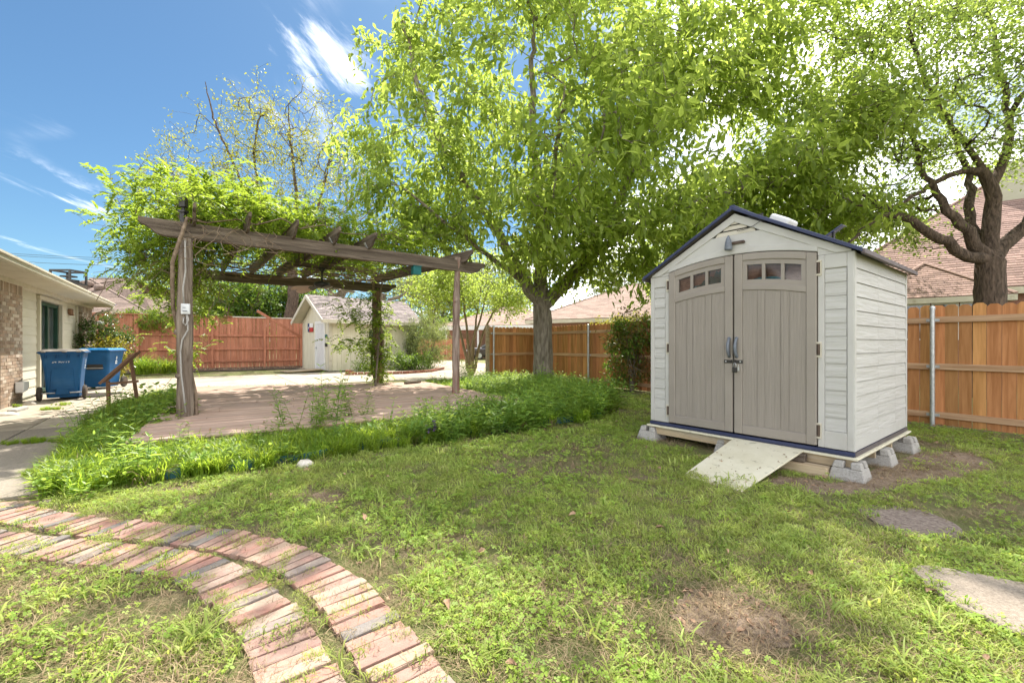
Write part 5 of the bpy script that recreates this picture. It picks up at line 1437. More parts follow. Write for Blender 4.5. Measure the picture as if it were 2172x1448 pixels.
# wooden stand leaning beside the walk
ws = thing('broken_wood_stand', 'broken brown wooden stand with a slanting slatted top by the walk', 'wooden stand', gp(232, 868))
def bw(name, a, b, w, h, **k): return beam(name, a, b, w, h, MT['wood_brown'], ws, **k)
q1 = gp(231, 868); q2 = gp(290, 862)
bw('leg', q1, at(229, 808, 8.3), .05, .05); bw('leg', q2 + Vector((.03, 0, 0)), at(276, 752, 8.55), .05, .05)
bw('cross_rail', at(228, 814, 8.25), at(294, 808, 8.5), .05, .045)
for k in range(3):
    o_ = Vector((.018 * k, .05 * k, .022 * k)); bw('slat', at(210, 814, 8.1) + o_, at(284, 750, 8.5) + o_, .03, .045)
o = beam('doormat', gp(170, 842, .045), gp(222, 833, .045), .75, .02, MT['mat_dark']); tag(o, 'dark flat doormat lying on the walk beside the bins', 'doormat')
# stones by the brick pier
def stone(name, px, py, r, sq, mt, label, seed, group=None):
    rs = np.random.default_rng(seed); p = gp(px, py)
    mb = MB(); prof = []
    n = 12; rows = 6; vs = []
    for i in range(rows + 1):
        th = math.pi * i / rows
        for k in range(n):
            a = 2 * math.pi * k / n; rr = r * (1 + rs.uniform(-.13, .13))
            vs.append((p.x + rr * math.sin(th) * math.cos(a) * sq[0], p.y + rr * math.sin(th) * math.sin(a) * sq[1], .3 * r * sq[2] + rr * math.cos(th) * sq[2]))
    mb.add(vs, [(i * n + k, (i + 1) * n + k, (i + 1) * n + (k + 1) % n, i * n + (k + 1) % n) for i in range(rows) for k in range(n)])
    return tag(mb.build(name, mt, smooth=True), label, 'stone', group)
stone('rock', 647, 990, .075, (1.15, .8, .8), MT['rock'], 'white rounded rock in front of the grassy deck border', 3)
stone('rock', 651, 998, .028, (1.3, .8, .8), MT['dry_leaf'], 'small brown pebble in front of the white rock', 4)
stone('rock', 12, 884, .13, (1.6, .8, .5), MT['rock'], 'flat pale stone at the left frame edge below the brick pier', 5)
stone('rock', 62, 861, .11, (1.2, .8, .7), MT['rock'], 'knobbly pale stone at the foot of the cream siding', 6)
o = beam('stone_edging', gp(24, 874, .04), gp(52, 866, .04), .12, .09, MT['block'], bevel=.015); tag(o, 'short stone kerb piece between two pale stones under the pier', 'kerb stone')
# blue-green edging pieces showing under the border grass
ed = thing('bed_edging', 'blue-green plastic edging along the foot of the grass border', 'edging', gp(640, 985))
epx = [(300, 1026), (430, 1008), (560, 993), (640, 984), (705, 970), (770, 956), (900, 938), (1100, 914), (1280, 884)]
for a, b in zip(epx, epx[1:]):
    pa, pb_ = gp(*a), gp(*b); up_ = Vector((0, 0, .045)); dvec = (pb_ - pa).normalized(); nv = Vector((-dvec.y, dvec.x, 0)) * .05
    beam('edging_strip', pa + up_ + nv, pb_ + up_ + nv - dvec * .01, .012, .10, MT['edging'], ed)

# ------------------------------------------------------------------ car on the far drive
car = thing('parked_car', 'dark grey car parked far off on the drive beyond the cedar fence', 'car', gp(1050, 762), R(12))
def loft(name, secs, mt, parent, **k):
    mb = MB(); n = len(secs[0]); mb.add(sum(secs, []), [(i * n + j, i * n + (j + 1) % n, (i + 1) * n + (j + 1) % n, (i + 1) * n + j) for i in range(len(secs) - 1) for j in range(n)] + [tuple(range(n))[::-1], tuple(range(n * (len(secs) - 1), n * len(secs)))])
    return mb.build(name, mt, parent, local=True, smooth=False, **k)
def csec(x, w, z0, z1, r=.12): return [(x, -w, z0 + r), (x, -w + r, z0), (x, w - r, z0), (x, w, z0 + r), (x, w, z1 - r), (x, w - r, z1), (x, -w + r, z1), (x, -w, z1 - r)]
loft('body', [csec(-2.15, .70, .35, .80), csec(-1.9, .86, .24, .90), csec(-.9, .90, .22, .95), csec(.9, .90, .22, .97), csec(1.9, .88, .24, .98), csec(2.2, .75, .36, .90)], MT['car_grey'], car, bevel=.03)
loft('cabin', [csec(-1.15, .76, .9, 1.02, .05), csec(-.4, .68, .9, 1.40, .1), csec(.9, .68, .9, 1.44, .1), csec(1.8, .74, .9, 1.02, .05)], MT['glass'], car)
loft('roof', [csec(-.45, .66, 1.38, 1.43, .02), csec(.2, .67, 1.42, 1.48, .02), csec(.95, .66, 1.40, 1.46, .02)], MT['car_grey'], car)
for x in (-1.35, 1.35):
    for y in (-.82, .82):
        m = MB(); m.lathe([(.20, -.10), (.31, -.09), (.33, 0), (.31, .09), (.20, .10)], (0, 0, 0), 20); w = m.build('wheel', MT['tyre'], car, local=True, M=wm(car) @ Matrix.Translation((x, y, .33)) @ Matrix.Rotation(R(90), 4, 'X'))
        m = MB(); m.lathe([(.02, -.105), (.19, -.103), (.19, .103), (.02, .105)], (0, 0, 0), 12); m.build('rim', MT['galv'], w, local=True)
m = MB(); m.bx(-2.2, -2.08, -.66, -.40, .62, .76); m.build('headlight', MT['white_plastic'], car, local=True, bevel=.02)
m = MB(); m.bx(-2.2, -2.08, .40, .66, .62, .76); m.build('headlight', MT['white_plastic'], car, local=True, bevel=.02)
# low dark red fence by the far drive
fence('low_red_fence', 'low dark red board fence at the far end of the driveway', (-8.2, 31.5), (-3.4, 33.0), 1.55, .14, .006, (.4, 1.2), MT['red_paint'], MT['red_paint'], 1, [.2, 2.4, 4.7], 'wood', False)

# ------------------------------------------------------------------ power lines
up = thing('utility_pole', 'thin wooden utility pole beyond the red fence', 'utility pole', (-27.0, 34, 0))
m = MB(); m.tube([(-27.0, 34, 0), (-27.0, 34, 4.6)], [.14, .11], 10); m.build('pole', MT['post_wood'], up)
pw = thing('power_line', 'pair of thin power lines crossing the sky over the left house', 'power line', (-50, 40, 9))
for a, b in ((at(-300, 508, 42), at(420, 556, 36)), (at(-300, 505, 42), at(420, 551, 36)), (at(-300, 522, 42), at(420, 566, 36))):
    m = MB(); m.tube([a.lerp(b, t / 14) - Vector((0, 0, .5 * math.sin(math.pi * t / 14))) for t in range(15)], .016, 4); m.build('wire', MT['dark'], pw)
# ------------------------------------------------------------------ branching and leaves
def unit(a): return a / np.maximum(np.linalg.norm(a, axis=-1, keepdims=True), 1e-9)
def rand_dirs(n): return unit(rng.normal(size=(n, 3)))
class Skel:
    def __init__(s): s.p, s.par, s.rmin = [], [], []
    def node(s, p, par, r=0.0):
        s.p.append(np.array(p, float)); s.par.append(par); s.rmin.append(r); return len(s.p) - 1
    def limb(s, pts, radii, start=None, step=.22, wob=.03):
        """polyline limb, subdivided with a smooth curve; returns its last node"""
        P = [np.array(p, float) for p in pts]; i = start
        if i is None: i = s.node(P[0], -1, radii[0])
        n = len(P)
        for k in range(n - 1):
            p0 = P[k - 1] if k else 2 * P[0] - P[1]; p1, p2 = P[k], P[k + 1]; p3 = P[k + 2] if k + 2 < n else 2 * P[-1] - P[-2]
            m = max(1, int(np.linalg.norm(p2 - p1) / step))
            for j in range(1, m + 1):
                t = j / m
                q = .5 * (2 * p1 + (p2 - p0) * t + (2 * p0 - 5 * p1 + 4 * p2 - p3) * t * t + (3 * p1 - p0 - 3 * p2 + p3) * t ** 3)
                i = s.node(q + rng.normal(size=3) * wob, i, radii[k] + (radii[k + 1] - radii[k]) * t)
        return i
    def grow(s, tips, step=.25, bend=.35, jit=.04, back=.7, first=0):
        """joins every tip to the nearest suitable branch; returns the tip nodes"""
        cap = len(s.p) + len(tips) * 14 + 10
        A = np.zeros((cap, 3)); D = np.zeros((cap, 3)); n = len(s.p)
        A[:n] = s.p
        for i in range(n):
            if s.par[i] >= 0: D[i] = s.p[i] - s.p[s.par[i]]
        D[:n] = unit(D[:n])
        d0 = np.min(np.linalg.norm(tips[:, None, :] - A[None, first:n][:, ::3], axis=2), axis=1)
        out = []
        for ti in np.argsort(d0):
            t = tips[ti]; v = t - A[first:n]; d = np.linalg.norm(v, axis=1) + 1e-6
            c = np.einsum('ij,ij->i', v, D[first:n]) / d
            i = first + int(np.argmin(d * (1 + back * (1 - c))))
            a, dd_ = A[i].copy(), np.linalg.norm(t - A[i])
            m = max(2, min(12, int(dd_ / step)))
            c1 = a + D[i] * dd_ * bend
            par = i
            for j in range(1, m + 1):
                u = j / m
                q = (1 - u) ** 2 * a + 2 * u * (1 - u) * c1 + u * u * t
                if j < m: q = q + rng.normal(size=3) * jit
                k = s.node(q, par); A[n] = q; D[n] = unit(q - A[par]); par = k; n += 1
            out.append(par)
        return out
    def radii(s, rt=.006, ex=.5):
        n = len(s.p); cnt = np.zeros(n); kids = [[] for _ in range(n)]
        for i in range(n):
            if s.par[i] >= 0: kids[s.par[i]].append(i)
        for i in range(n - 1, -1, -1):
            if not kids[i]: cnt[i] = 1
            if s.par[i] >= 0: cnt[s.par[i]] += cnt[i]
        return np.maximum(rt * cnt ** ex, np.array(s.rmin)), cnt, kids
    def mesh(s, mb, rt=.006, ex=.5, rad=None, nmax=14, twig=3, wob=.05, rcap=9):
        r, cnt, kids = s.radii(rt, ex)
        r = np.minimum(r, rcap)
        for i in range(len(s.p)):
            if s.par[i] >= 0: r[i] = min(r[i], r[s.par[i]])
        starts = [(i, -1) for i in range(len(s.p)) if s.par[i] < 0]
        while starts:
            i, fr = starts.pop(); pts, rad_ = [], []
            if fr >= 0: pts.append(s.p[fr]); rad_.append(min(r[fr] * .8, r[i] * 1.25))
            while True:
                pts.append(s.p[i]); rad_.append(r[i])
                if not kids[i]: break
                ks = sorted(kids[i], key=lambda k: -cnt[k] - 1e6 * (s.rmin[k] > 0) * s.rmin[k])
                for k in ks[1:]: starts.append((k, i))
                i = ks[0]
            if len(pts) < 2: continue
            R0 = max(rad_)
            if rad_[-1] < .02: rad_[-1] *= .5
            mb.tube(pts, rad_, nmax if R0 > .12 else (8 if R0 > .05 else (5 if R0 > .018 else twig)), cap=False, wob=wob if R0 > .05 else 0)
        return r

def leaf_arrays(pos, d, up, L, Wd, tint, fold=.10, curl=.12, round_=False):
    N = len(pos); L = np.broadcast_to(L, (N,))[:, None]; Wd = np.broadcast_to(Wd, (N,))[:, None]
    d = unit(d); side = unit(np.cross(d, up)); up = np.cross(side, d)
    a, b, wa, wb = (.28, .68, .5, .42) if round_ else (.30, .66, .5, .30)
    v = np.stack([pos, pos + d * a * L + side * wa * Wd + up * fold * Wd, pos + d * b * L + side * wb * Wd + up * (fold * Wd - curl * .3 * L),
                  pos + d * L - up * curl * L, pos + d * b * L - side * wb * Wd + up * (fold * Wd - curl * .3 * L), pos + d * a * L - side * wa * Wd + up * fold * Wd], 1)
    base = np.arange(N)[:, None] * 6
    f = np.concatenate([base + np.array([[0, 1, 2, 3]]), base + np.array([[0, 3, 4, 5]])], 1).reshape(-1, 4)
    return v.reshape(-1, 3), f, np.repeat(tint, 2)
def leaves_obj(name, arrs, mt, parent, kind=None):
    o_ = 0; V, F_, T_ = [], [], []
    for v, f, t in arrs:
        V.append(v); F_.append(f + o_); T_.append(t); o_ += len(v)
    V = np.concatenate(V); inv = np.array(wm(parent).inverted()) if parent else np.eye(4)
    V = V @ inv[:3, :3].T + inv[:3, 3]
    me = np_mesh(name, V, np.concatenate(F_), mt, np.clip(np.concatenate(T_), 0, 1))
    o = bpy.data.objects.new(name, me); link(o, parent)
    if kind: o['kind'] = kind
    return o
def spray(tips, tdir, n, L, Wd, spread=.10, droop=.35, fwd=.7, rnd=.8, upb=1.0, lv=.25, tv=.25, round_=False, tip_len=.25, tintbase=None):
    """n leaves round every tip"""
    k = len(tips)
    P = np.repeat(tips, n, 0); T = np.repeat(tdir, n, 0)
    P = P - T * rng.uniform(0, tip_len, (k * n, 1)) + rng.normal(size=(k * n, 3)) * spread
    d = unit(T * fwd + rand_dirs(k * n) * rnd + np.array([0, 0, -droop]))
    up = unit(rand_dirs(k * n) * .55 + np.array([0, 0, upb]))
    ll = L * rng.uniform(1 - lv, 1 + lv, k * n)
    tb = np.repeat(rng.uniform(.2, .8, k) if tintbase is None else tintbase, n) + rng.normal(size=k * n) * tv
    return leaf_arrays(P, d, up, ll, ll * Wd / L * rng.uniform(.8, 1.2, k * n), tb, round_=round_)
def compound(tips, tdir, n, rachis, npair, L, Wd, droop=.5, tv=.2):
    """n pinnate leaves at every tip"""
    k = len(tips); P = np.repeat(tips, n, 0); T = np.repeat(tdir, n, 0)
    P = P - T * rng.uniform(0, .25, (k * n, 1)) + rng.normal(size=(k * n, 3)) * .05
    d = unit(T * .5 + rand_dirs(k * n) * .9 + np.array([0, 0, .1])); up = unit(np.array([0, 0, 1.0]) + rand_dirs(k * n) * .3)
    side = unit(np.cross(d, up)); out = []
    rl = rachis * rng.uniform(.7, 1.2, (k * n, 1)); tint = rng.uniform(.15, .85, k * n)
    for j in range(npair):
        t = (j + 1) / (npair + .5)
        q = P + d * rl * t - np.array([0, 0, 1]) * rl * droop * t * t
        for s_ in (-1, 1):
            dd_ = unit(side * s_ + d * .55 + np.array([0, 0, -.25]) + rand_dirs(k * n) * .18)
            ll = L * rng.uniform(.75, 1.15, k * n)
            out.append(leaf_arrays(q, dd_, up + rand_dirs(k * n) * .25, ll, ll * Wd / L, tint + rng.normal(size=k * n) * tv))
    q = P + d * rl - np.array([0, 0, 1]) * rl * droop
    out.append(leaf_arrays(q, unit(d + np.array([0, 0, -.6])), up, L, Wd, tint))
    return out
def ell(n, c, r, shell=.5, zmin=None):
    u = rand_dirs(n) * (rng.uniform(shell ** 3, 1, (n, 1)) ** (1 / 3)); p = np.array(c) + u * np.array(r)
    return p if zmin is None else p[p[:, 2] > zmin]
def clumps(P, k, sig, zs=.7):
    """k tips round every centre"""
    n = len(P); return np.repeat(P, k, 0) + rng.normal(size=(n * k, 3)) * np.array([sig, sig, sig * zs])
def tipdirs(sk, tips): return unit(np.array([sk.p[i] - sk.p[sk.par[i]] for i in tips]))

# ------------------------------------------------------------------ the big tree in the middle
bt = thing('shade_tree', 'big leafy green tree with a thick grey trunk in front of the cedar fence', 'tree', (.89, 12.5, 0))
sk = Skel()
root = sk.limb([(.89, 12.5, -.1), (.89, 12.5, .15), (.885, 12.48, .6), (.88, 12.45, 1.3), (.86, 12.42, 2.0), (.84, 12.4, 2.35)], [.40, .34, .285, .265, .27, .30], wob=.004, step=.15)
nb0 = len(sk.p)
a1 = sk.limb([(.84, 12.4, 2.35), (.35, 12.25, 2.95), (-.35, 12.0, 4.2), (-1.5, 11.7, 5.9), (-2.4, 11.5, 7.8), (-2.8, 11.4, 9.6)], [.21, .17, .12, .085, .06, .035], root)
a2 = sk.limb([(.84, 12.4, 2.35), (.80, 12.3, 3.3), (.75, 12.2, 5.2), (.55, 12.1, 7.6), (.6, 12.0, 10.2)], [.22, .18, .13, .09, .045], root)
a3 = sk.limb([(.84, 12.4, 2.35), (1.35, 12.35, 2.8), (1.9, 12.2, 3.5), (2.9, 11.9, 5.1), (3.8, 11.7, 7.2), (4.4, 11.6, 9.3)], [.22, .19, .15, .11, .07, .04], root)
a4 = sk.limb([sk.p[root + 62] if False else (1.9, 12.2, 3.5), (2.8, 11.5, 4.05), (4.0, 10.9, 4.5), (5.4, 10.5, 4.95), (6.8, 10.4, 5.3)], [.12, .10, .075, .05, .03], int(np.argmin(np.linalg.norm(np.array(sk.p) - np.array((1.9, 12.2, 3.5)), axis=1))))
near = lambda q: int(np.argmin(np.linalg.norm(np.array(sk.p) - np.array(q), axis=1)))
a5 = sk.limb([(.80, 12.2, 3.4), (.85, 11.2, 4.5), (.95, 9.9, 5.4), (1.05, 8.8, 5.9)], [.10, .08, .05, .03], near((.80, 12.25, 3.4)))
a6 = sk.limb([(.78, 12.3, 3.8), (.9, 13.6, 5.4), (1.0, 15.0, 7.4)], [.11, .08, .04], near((.78, 12.3, 3.8)))
a7 = sk.limb([(.3, 12.2, 3.0), (-.6, 11.3, 3.5), (-1.6, 10.6, 4.2), (-2.6, 10.2, 4.9)], [.08, .06, .045, .025], near((.3, 12.2, 3.0)))
cent = np.concatenate([ell(132, (.15, 12.0, 7.4), (4.85, 4.0, 4.6), .45), ell(104, (5.1, 11.2, 6.3), (4.2, 3.4, 3.9), .35),
                       ell(42, (1.4, 9.6, 5.0), (2.7, 2.1, 2.3), .3), ell(26, (2.6, 11.3, 3.6), (2.4, 1.5, 1.2), .2), ell(22, (-2.2, 10.9, 4.9), (1.7, 1.5, 1.3), .2),
                       ell(40, (1.2, 12, 10.2), (4.2, 3.4, 2.6), .2), ell(22, (6.6, 10.8, 4.4), (1.8, 1.5, 1.3), .2), ell(30, (6.0, 11.0, 8.8), (2.3, 2.0, 1.5), .1), ell(38, (7.0, 10.7, 6.1), (2.0, 2.0, 2.8), .15)])
keep = np.ones(len(cent), bool)
keep &= ~((cent[:, 2] < 3.2) & (cent[:, 0] < .2))
keep &= cent[:, 2] > 2.35 + .25 * np.abs(cent[:, 0] - 2.4)
keep &= ~((cent[:, 1] < 8.2) & (cent[:, 2] < 4.0))
cent = cent[keep]
tips = clumps(cent, 11, .36, .75)
tips = tips[tips[:, 2] > 2.2]
tn = sk.grow(tips, step=.28, bend=.4, first=nb0)
m = MB(); sk.mesh(m, rt=.0042, ex=.44)
m.build('trunk', MT['bark'], bt, smooth=True)
td = tipdirs(sk, tn); tp = np.array([sk.p[i] for i in tn])
leaves_obj('crown', [spray(tp, td, 10, .19, .078, lv=.4, tv=.3, spread=.14, droop=.38, tip_len=.38), spray(tp[::2], td[::2], 4, .24, .088, spread=.15, droop=.75, tip_len=.3)], MT['lf_main'], bt)

# ------------------------------------------------------------------ the oak on the right
ok = thing('oak_tree', 'spreading oak with dark forking limbs behind the cedar fence on the right', 'tree', (10.9, 10.0, 0))
OZ = 10.0
def o_(px, py, dz=0.0):
    p = at(px, py, OZ + dz); return (p.x, p.y, p.z)
sk = Skel()
root = sk.limb([(10.9, 10, -.1), (10.9, 10, .6), (10.88, 10, 1.6), o_(2100, 600), o_(2100, 556)], [0.350, 0.301, 0.280, 0.259, 0.294], wob=.008, step=.2)
nb0 = len(sk.p)
sk.limb([o_(2100, 556), o_(2050, 538), o_(1990, 506), o_(1935, 470), o_(1890, 452), o_(1850, 470, -.3), o_(1800, 515, -.6)], [0.147, 0.119, 0.105, 0.084, 0.063, 0.042, 0.025], root)
b1_ = sk.limb([o_(2100, 556), o_(2072, 520), o_(2050, 486), o_(2018, 460), o_(1988, 405, .2), o_(1960, 370, .3), o_(1935, 300, .4), o_(1900, 220, .5), o_(1860, 130, .5)], [0.140, 0.133, 0.115, 0.098, 0.077, 0.056, 0.045, 0.035, 0.021], root)
b2_ = sk.limb([o_(2100, 556), o_(2105, 500), o_(2108, 440), o_(2104, 395), o_(2090, 365)], [0.168, 0.154, 0.143, 0.133, 0.119], root)
sk.limb([o_(2090, 365), o_(2050, 360, .1), o_(2010, 372, .1), o_(1970, 395, .2), o_(1925, 428, .1), o_(1870, 440, -.2), o_(1800, 432, -.5)], [0.077, 0.070, 0.059, 0.052, 0.042, 0.032, 0.021], b2_)
sk.limb([o_(2090, 365), o_(2065, 330, .1), o_(2020, 270, .3), o_(1975, 200, .4), o_(1940, 110, .3), o_(1925, 10, .2)], [0.070, 0.063, 0.052, 0.042, 0.032, 0.021], b2_)
b3_ = sk.limb([o_(2104, 395), o_(2125, 350), o_(2140, 300), o_(2138, 240, .2), o_(2120, 160, .3), o_(2105, 60, .2), o_(2095, -60)], [0.098, 0.091, 0.081, 0.070, 0.056, 0.042, 0.028], near((o_(2104, 395))))
sk.limb([o_(2100, 540), o_(2062, 475, .4), o_(2064, 420, .6), o_(2056, 370, .9), o_(2030, 300, 1.2), o_(1990, 210, 1.5), o_(1985, 100, 1.5)], [0.112, 0.101, 0.091, 0.070, 0.056, 0.042, 0.025], near(o_(2100, 550)))
sk.limb([o_(2105, 545), o_(2140, 510), o_(2190, 455), o_(2250, 380), o_(2330, 250)], [0.147, 0.140, 0.119, 0.091, 0.056], near(o_(2100, 550)))
sk.limb([o_(2138, 240), o_(2180, 190), o_(2260, 110), o_(2330, 10)], [0.063, 0.056, 0.042, 0.028], near(o_(2138, 240, .2)))
sk.limb([o_(1890, 452), o_(1850, 420, .4), o_(1790, 400, .7), o_(1740, 385, .9)], [0.042, 0.035, 0.025, 0.014], near(o_(1890, 452)))
cent = np.concatenate([ell(190, (11.6, 10.8, 8.0), (5.2, 4.2, 4.4), .35), ell(60, (9.2, 10.2, 6.2), (2.7, 2.4, 2.6), .25), ell(34, (9.6, 11.6, 4.5), (1.7, 2.0, .55), .1), ell(30, (12.6, 9.8, 5.6), (2.4, 1.6, 1.4), .3)])
cpx, cpy = 1086 + FPX * cent[:, 0] / cent[:, 1], 728 - FPX * (cent[:, 2] - CAM_H) / cent[:, 1]
cent = cent[(cent[:, 2] > 3.9) & (cent[:, 0] / cent[:, 1] > .66) & (cent[:, 1] > 6.6) & ~((cpx > 1950) & (cpy > 375)) & ~((cpx > 1830) & (cpy > 330) & (cent[:, 1] < 10.4))]
tips = clumps(cent, 12, .38, .55)
tn = sk.grow(tips, step=.28, bend=.3, first=nb0, jit=.06)
m = MB(); sk.mesh(m, rt=.0045, ex=.46, nmax=16)
m.build('trunk', MT['oak_bark'], ok, smooth=True)
td = tipdirs(sk, tn); tp = np.array([sk.p[i] for i in tn])
leaves_obj('crown', [spray(tp, td, 20, .078, .048, spread=.15, droop=.05, tip_len=.3, round_=True)], MT['lf_oak'], ok)
# a second, brighter tree whose low crown shows under the oak's limbs
def plain_tree(name, label, base, trunk, crown, n_cl, per, sig, rt, ex, bark, leaf, n_leaf, L, Wd, spread=.12, droop=.2, round_=False, shell=.3, limbs=(), grp=None, r0=.15, cat='tree', comp=None, zs=.7, bend=.35, back=.7, lf2=None, fwd=.7, step=.35):
    t = thing(name, label, cat, base, 0, grp)
    s = Skel()
    b = Vector(base)
    rt_ = s.limb([tuple(b + Vector((0, 0, -.1)))] + trunk, [r0 * 1.15] + [r0 * (1 - .35 * i / len(trunk)) for i in range(len(trunk))], wob=.01, step=.3)
    first = max(0, len(s.p) - 3)
    for lb, rad in limbs:
        st_ = int(np.argmin(np.linalg.norm(np.array(s.p) - np.array(lb[0]), axis=1)))
        s.limb(lb, rad, st_, step=.35)
    C_ = np.concatenate([ell(int(n_cl * f), c, r, shell) for f, c, r in crown])
    tips = clumps(C_, per, sig, zs)
    tips = tips[tips[:, 2] > .1]
    tn = s.grow(tips, step=step, bend=bend, first=first, back=back)
    m = MB(); s.mesh(m, rt=rt, ex=ex, rcap=r0 * 1.2, nmax=12)
    m.build('trunk', MT[bark], t, smooth=True)
    td, tp = tipdirs(s, tn), np.array([s.p[i] for i in tn])
    arr = compound(tp, td, *comp) if comp else [spray(tp, td, n_leaf, L, Wd, spread=spread, droop=droop, round_=round_, fwd=fwd)]
    leaves_obj('crown', arr, MT[leaf], t)
    return t
plain_tree('oak_tree', 'bright yellow-green oak crown glimpsed beneath the dark limbs of the big oak', (9.4, 17.5, 0), [(9.4, 17.5, 2), (9.4, 17.5, 3.6)], [(.7, (9.2, 17.0, 5.6), (4.0, 3.0, 2.5)), (.3, (7.4, 16.4, 4.7), (2.6, 2.0, 1.6))], 150, 9, .42, .007, .45, 'oak_bark', 'lf_oak', 16, .11, .07, .18, .1, True, .15)

# ------------------------------------------------------------------ half-bare budding trees behind the red fence
def lim(pts, r0, r1): return (pts, [r0 + (r1 - r0) * i / (len(pts) - 1) for i in range(len(pts))])
PZ = 26.0
def q_(px, py, dz=0.0):
    p = at(px, py, PZ + dz); return (p.x, p.y, p.z)
base = (q_(612, 700)[0], PZ, 0)
plain_tree('pecan_tree', 'tall half-bare budding tree spreading against the blue sky behind the red fence', base, [q_(613, 690), q_(622, 630), q_(620, 560)],
           [(.50, q_(560, 380), (6.6, 3.4, 4.6)), (.22, q_(430, 430), (4.2, 2.6, 2.2)), (.28, q_(610, 290), (4.6, 2.6, 3.4))], 330, 7, .55, .0065, .47, 'oak_bark', 'lf_bud', 5, .15, .075, .14, .15, False, .1,
           limbs=[lim([q_(620, 560), q_(560, 470), q_(510, 380), q_(450, 240), q_(436, 175)], .13, .02), lim([q_(622, 600), q_(630, 450), q_(620, 330), q_(610, 220)], .15, .02),
                  lim([q_(620, 560), q_(520, 480), q_(420, 420), q_(335, 390)], .12, .02), lim([q_(625, 540), q_(680, 420), q_(700, 330)], .11, .02), lim([q_(560, 470), q_(540, 330), q_(555, 220)], .08, .015)], r0=.34, back=1.4, bend=.3, step=.5)
base = (q_(655, 690)[0] + .3, 28, 0)
plain_tree('bare_tree', 'nearly leafless grey tree leaning behind the cream outbuilding', base, [(base[0] - .4, 28, 2.0), (base[0] + 1.2, 28, 5.0)],
           [(.8, q_(760, 470, 3), (4.0, 3.0, 4.2)), (.2, q_(700, 590, 2), (2.4, 2, 1.4))], 120, 6, .55, .010, .5, 'thin_bark', 'lf_bud', 3, .12, .06, .2, .1, False, .1, r0=.30, back=1.2)
base = (q_(745, 690)[0] + .3, 29.5, 0)
plain_tree('bare_tree', 'nearly leafless grey tree rising right of the budding tree behind the outbuilding roof', base, [(base[0], 29.5, 2.0), (base[0] + .6, 29.5, 4.6)],
           [(1, q_(860, 540, 4), (5.0, 3.0, 4.0))], 120, 6, .6, .010, .5, 'thin_bark', 'lf_bud', 3, .12, .06, .2, .1, False, .1, r0=.25, back=1.2)
for (px, py, Y, rx, rz, lab) in ((490, 650, 30, 2.6, 1.9, 'rounded mid-green tree showing just left above the red fence'), (560, 630, 31, 3.0, 2.4, 'mid-green bushy tree behind the red fence below the pergola beam'),
                                 (640, 650, 32, 2.2, 1.9, 'bushy green tree between the red fence and the cream outbuilding'), (250, 640, 40, 4.2, 2.2, 'far dim green tree above the brown neighbour roof')):
    c = at(px, py, Y)
    plain_tree('bushy_tree', lab, (c.x, c.y, 0), [(c.x, c.y, max(1.2, c.z - rz))], [(1, (c.x, c.y, c.z), (rx, rx * .8, rz))], 70, 8, .5, .012, .42, 'thin_bark', 'lf_mid', 14, .17, .11, .22, .1, True, .1, r0=.16)
for (px, py, Y, rx, rz, lab) in ((920, 610, 46, 5.5, 3.2, 'far leafy tree beyond the driveway seen between the pergola posts'), (1060, 600, 47, 5.0, 3.4, 'far leafy tree over the garage roof behind the big trunk'),
                                 (1330, 600, 42, 6.0, 3.6, 'far leafy tree behind the tan-roofed house'), (380, 620, 48, 5.0, 3.4, 'far hazy tree at the left end of the tree line')):
    c = at(px, py, Y)
    plain_tree('far_tree', lab, (c.x, c.y, 0), [(c.x, c.y, max(1.5, c.z - rz))], [(1, (c.x, c.y, c.z), (rx, rx * .7, rz))], 75, 7, .7, .02, .42, 'thin_bark', 'lf_pale', 13, .26, .17, .35, .1, True, .1, r0=.22)
# low hedge line far behind the yard, reads as one mass
P_ = np.stack([rng.uniform(-60, 40, 9000), rng.uniform(52, 58, 9000), rng.uniform(0, 1, 9000) ** .7 * 4.0], 1)
P_[:, 2] *= .5 + .9 * vn(P_[:, 0], P_[:, 1] * 0, .18)
o = leaves_obj('far_greenery', [leaf_arrays(P_, rand_dirs(9000), rand_dirs(9000), .75, .55, rng.uniform(0, 1, 9000), round_=True)], MT['lf_mid'], None, 'stuff'); tag(o, 'distant belt of greenery behind the houses')

# ------------------------------------------------------------------ crape myrtle by the drive
cm_ = (-1.55, 16.6, 0)
t = thing('crape_myrtle', 'slender multi-stemmed small tree with smooth olive stems beside the driveway', 'tree', cm_)
s = Skel()
r0_ = s.node((cm_[0], cm_[1], -.05), -1, .10)
for dx, tx, ty, h in ((-.14, -1.1, .2, 3.2), (-.05, -.35, -.3, 3.6), (.05, .35, .3, 3.4), (.16, 1.3, -.1, 3.1), (.02, .7, -.5, 3.4)):
    s.limb([(cm_[0] + dx, cm_[1], .0), (cm_[0] + dx * 1.3, cm_[1] + ty * .1, .7), (cm_[0] + dx * 1.6 + tx * .1, cm_[1] + ty * .3, 1.4), (cm_[0] + tx * .55, cm_[1] + ty * .6, 2.2), (cm_[0] + tx, cm_[1] + ty, h)], [.062, .056, .048, .035, .02], r0_, step=.25, wob=.012)
C_ = np.concatenate([ell(60, (-1.4, 16.4, 3.6), (2.5, 1.7, 1.1), .2), ell(30, (-2.6, 16.2, 3.3), (1.5, 1.2, .9), .1), ell(16, (0, 16.3, 3.0), (1.1, 1.0, .7), .1)])
tn = s.grow(clumps(C_, 8, .28, .7), step=.22, bend=.3, first=20)
m = MB(); s.mesh(m, rt=.004, ex=.45, nmax=10); m.build('trunk', MT['crape_bark'], t, smooth=True)
td, tp = tipdirs(s, tn), np.array([s.p[i] for i in tn])
leaves_obj('crown', [spray(tp, td, 13, .10, .05, spread=.12, droop=.1, round_=True)], MT['lf_main'], t)

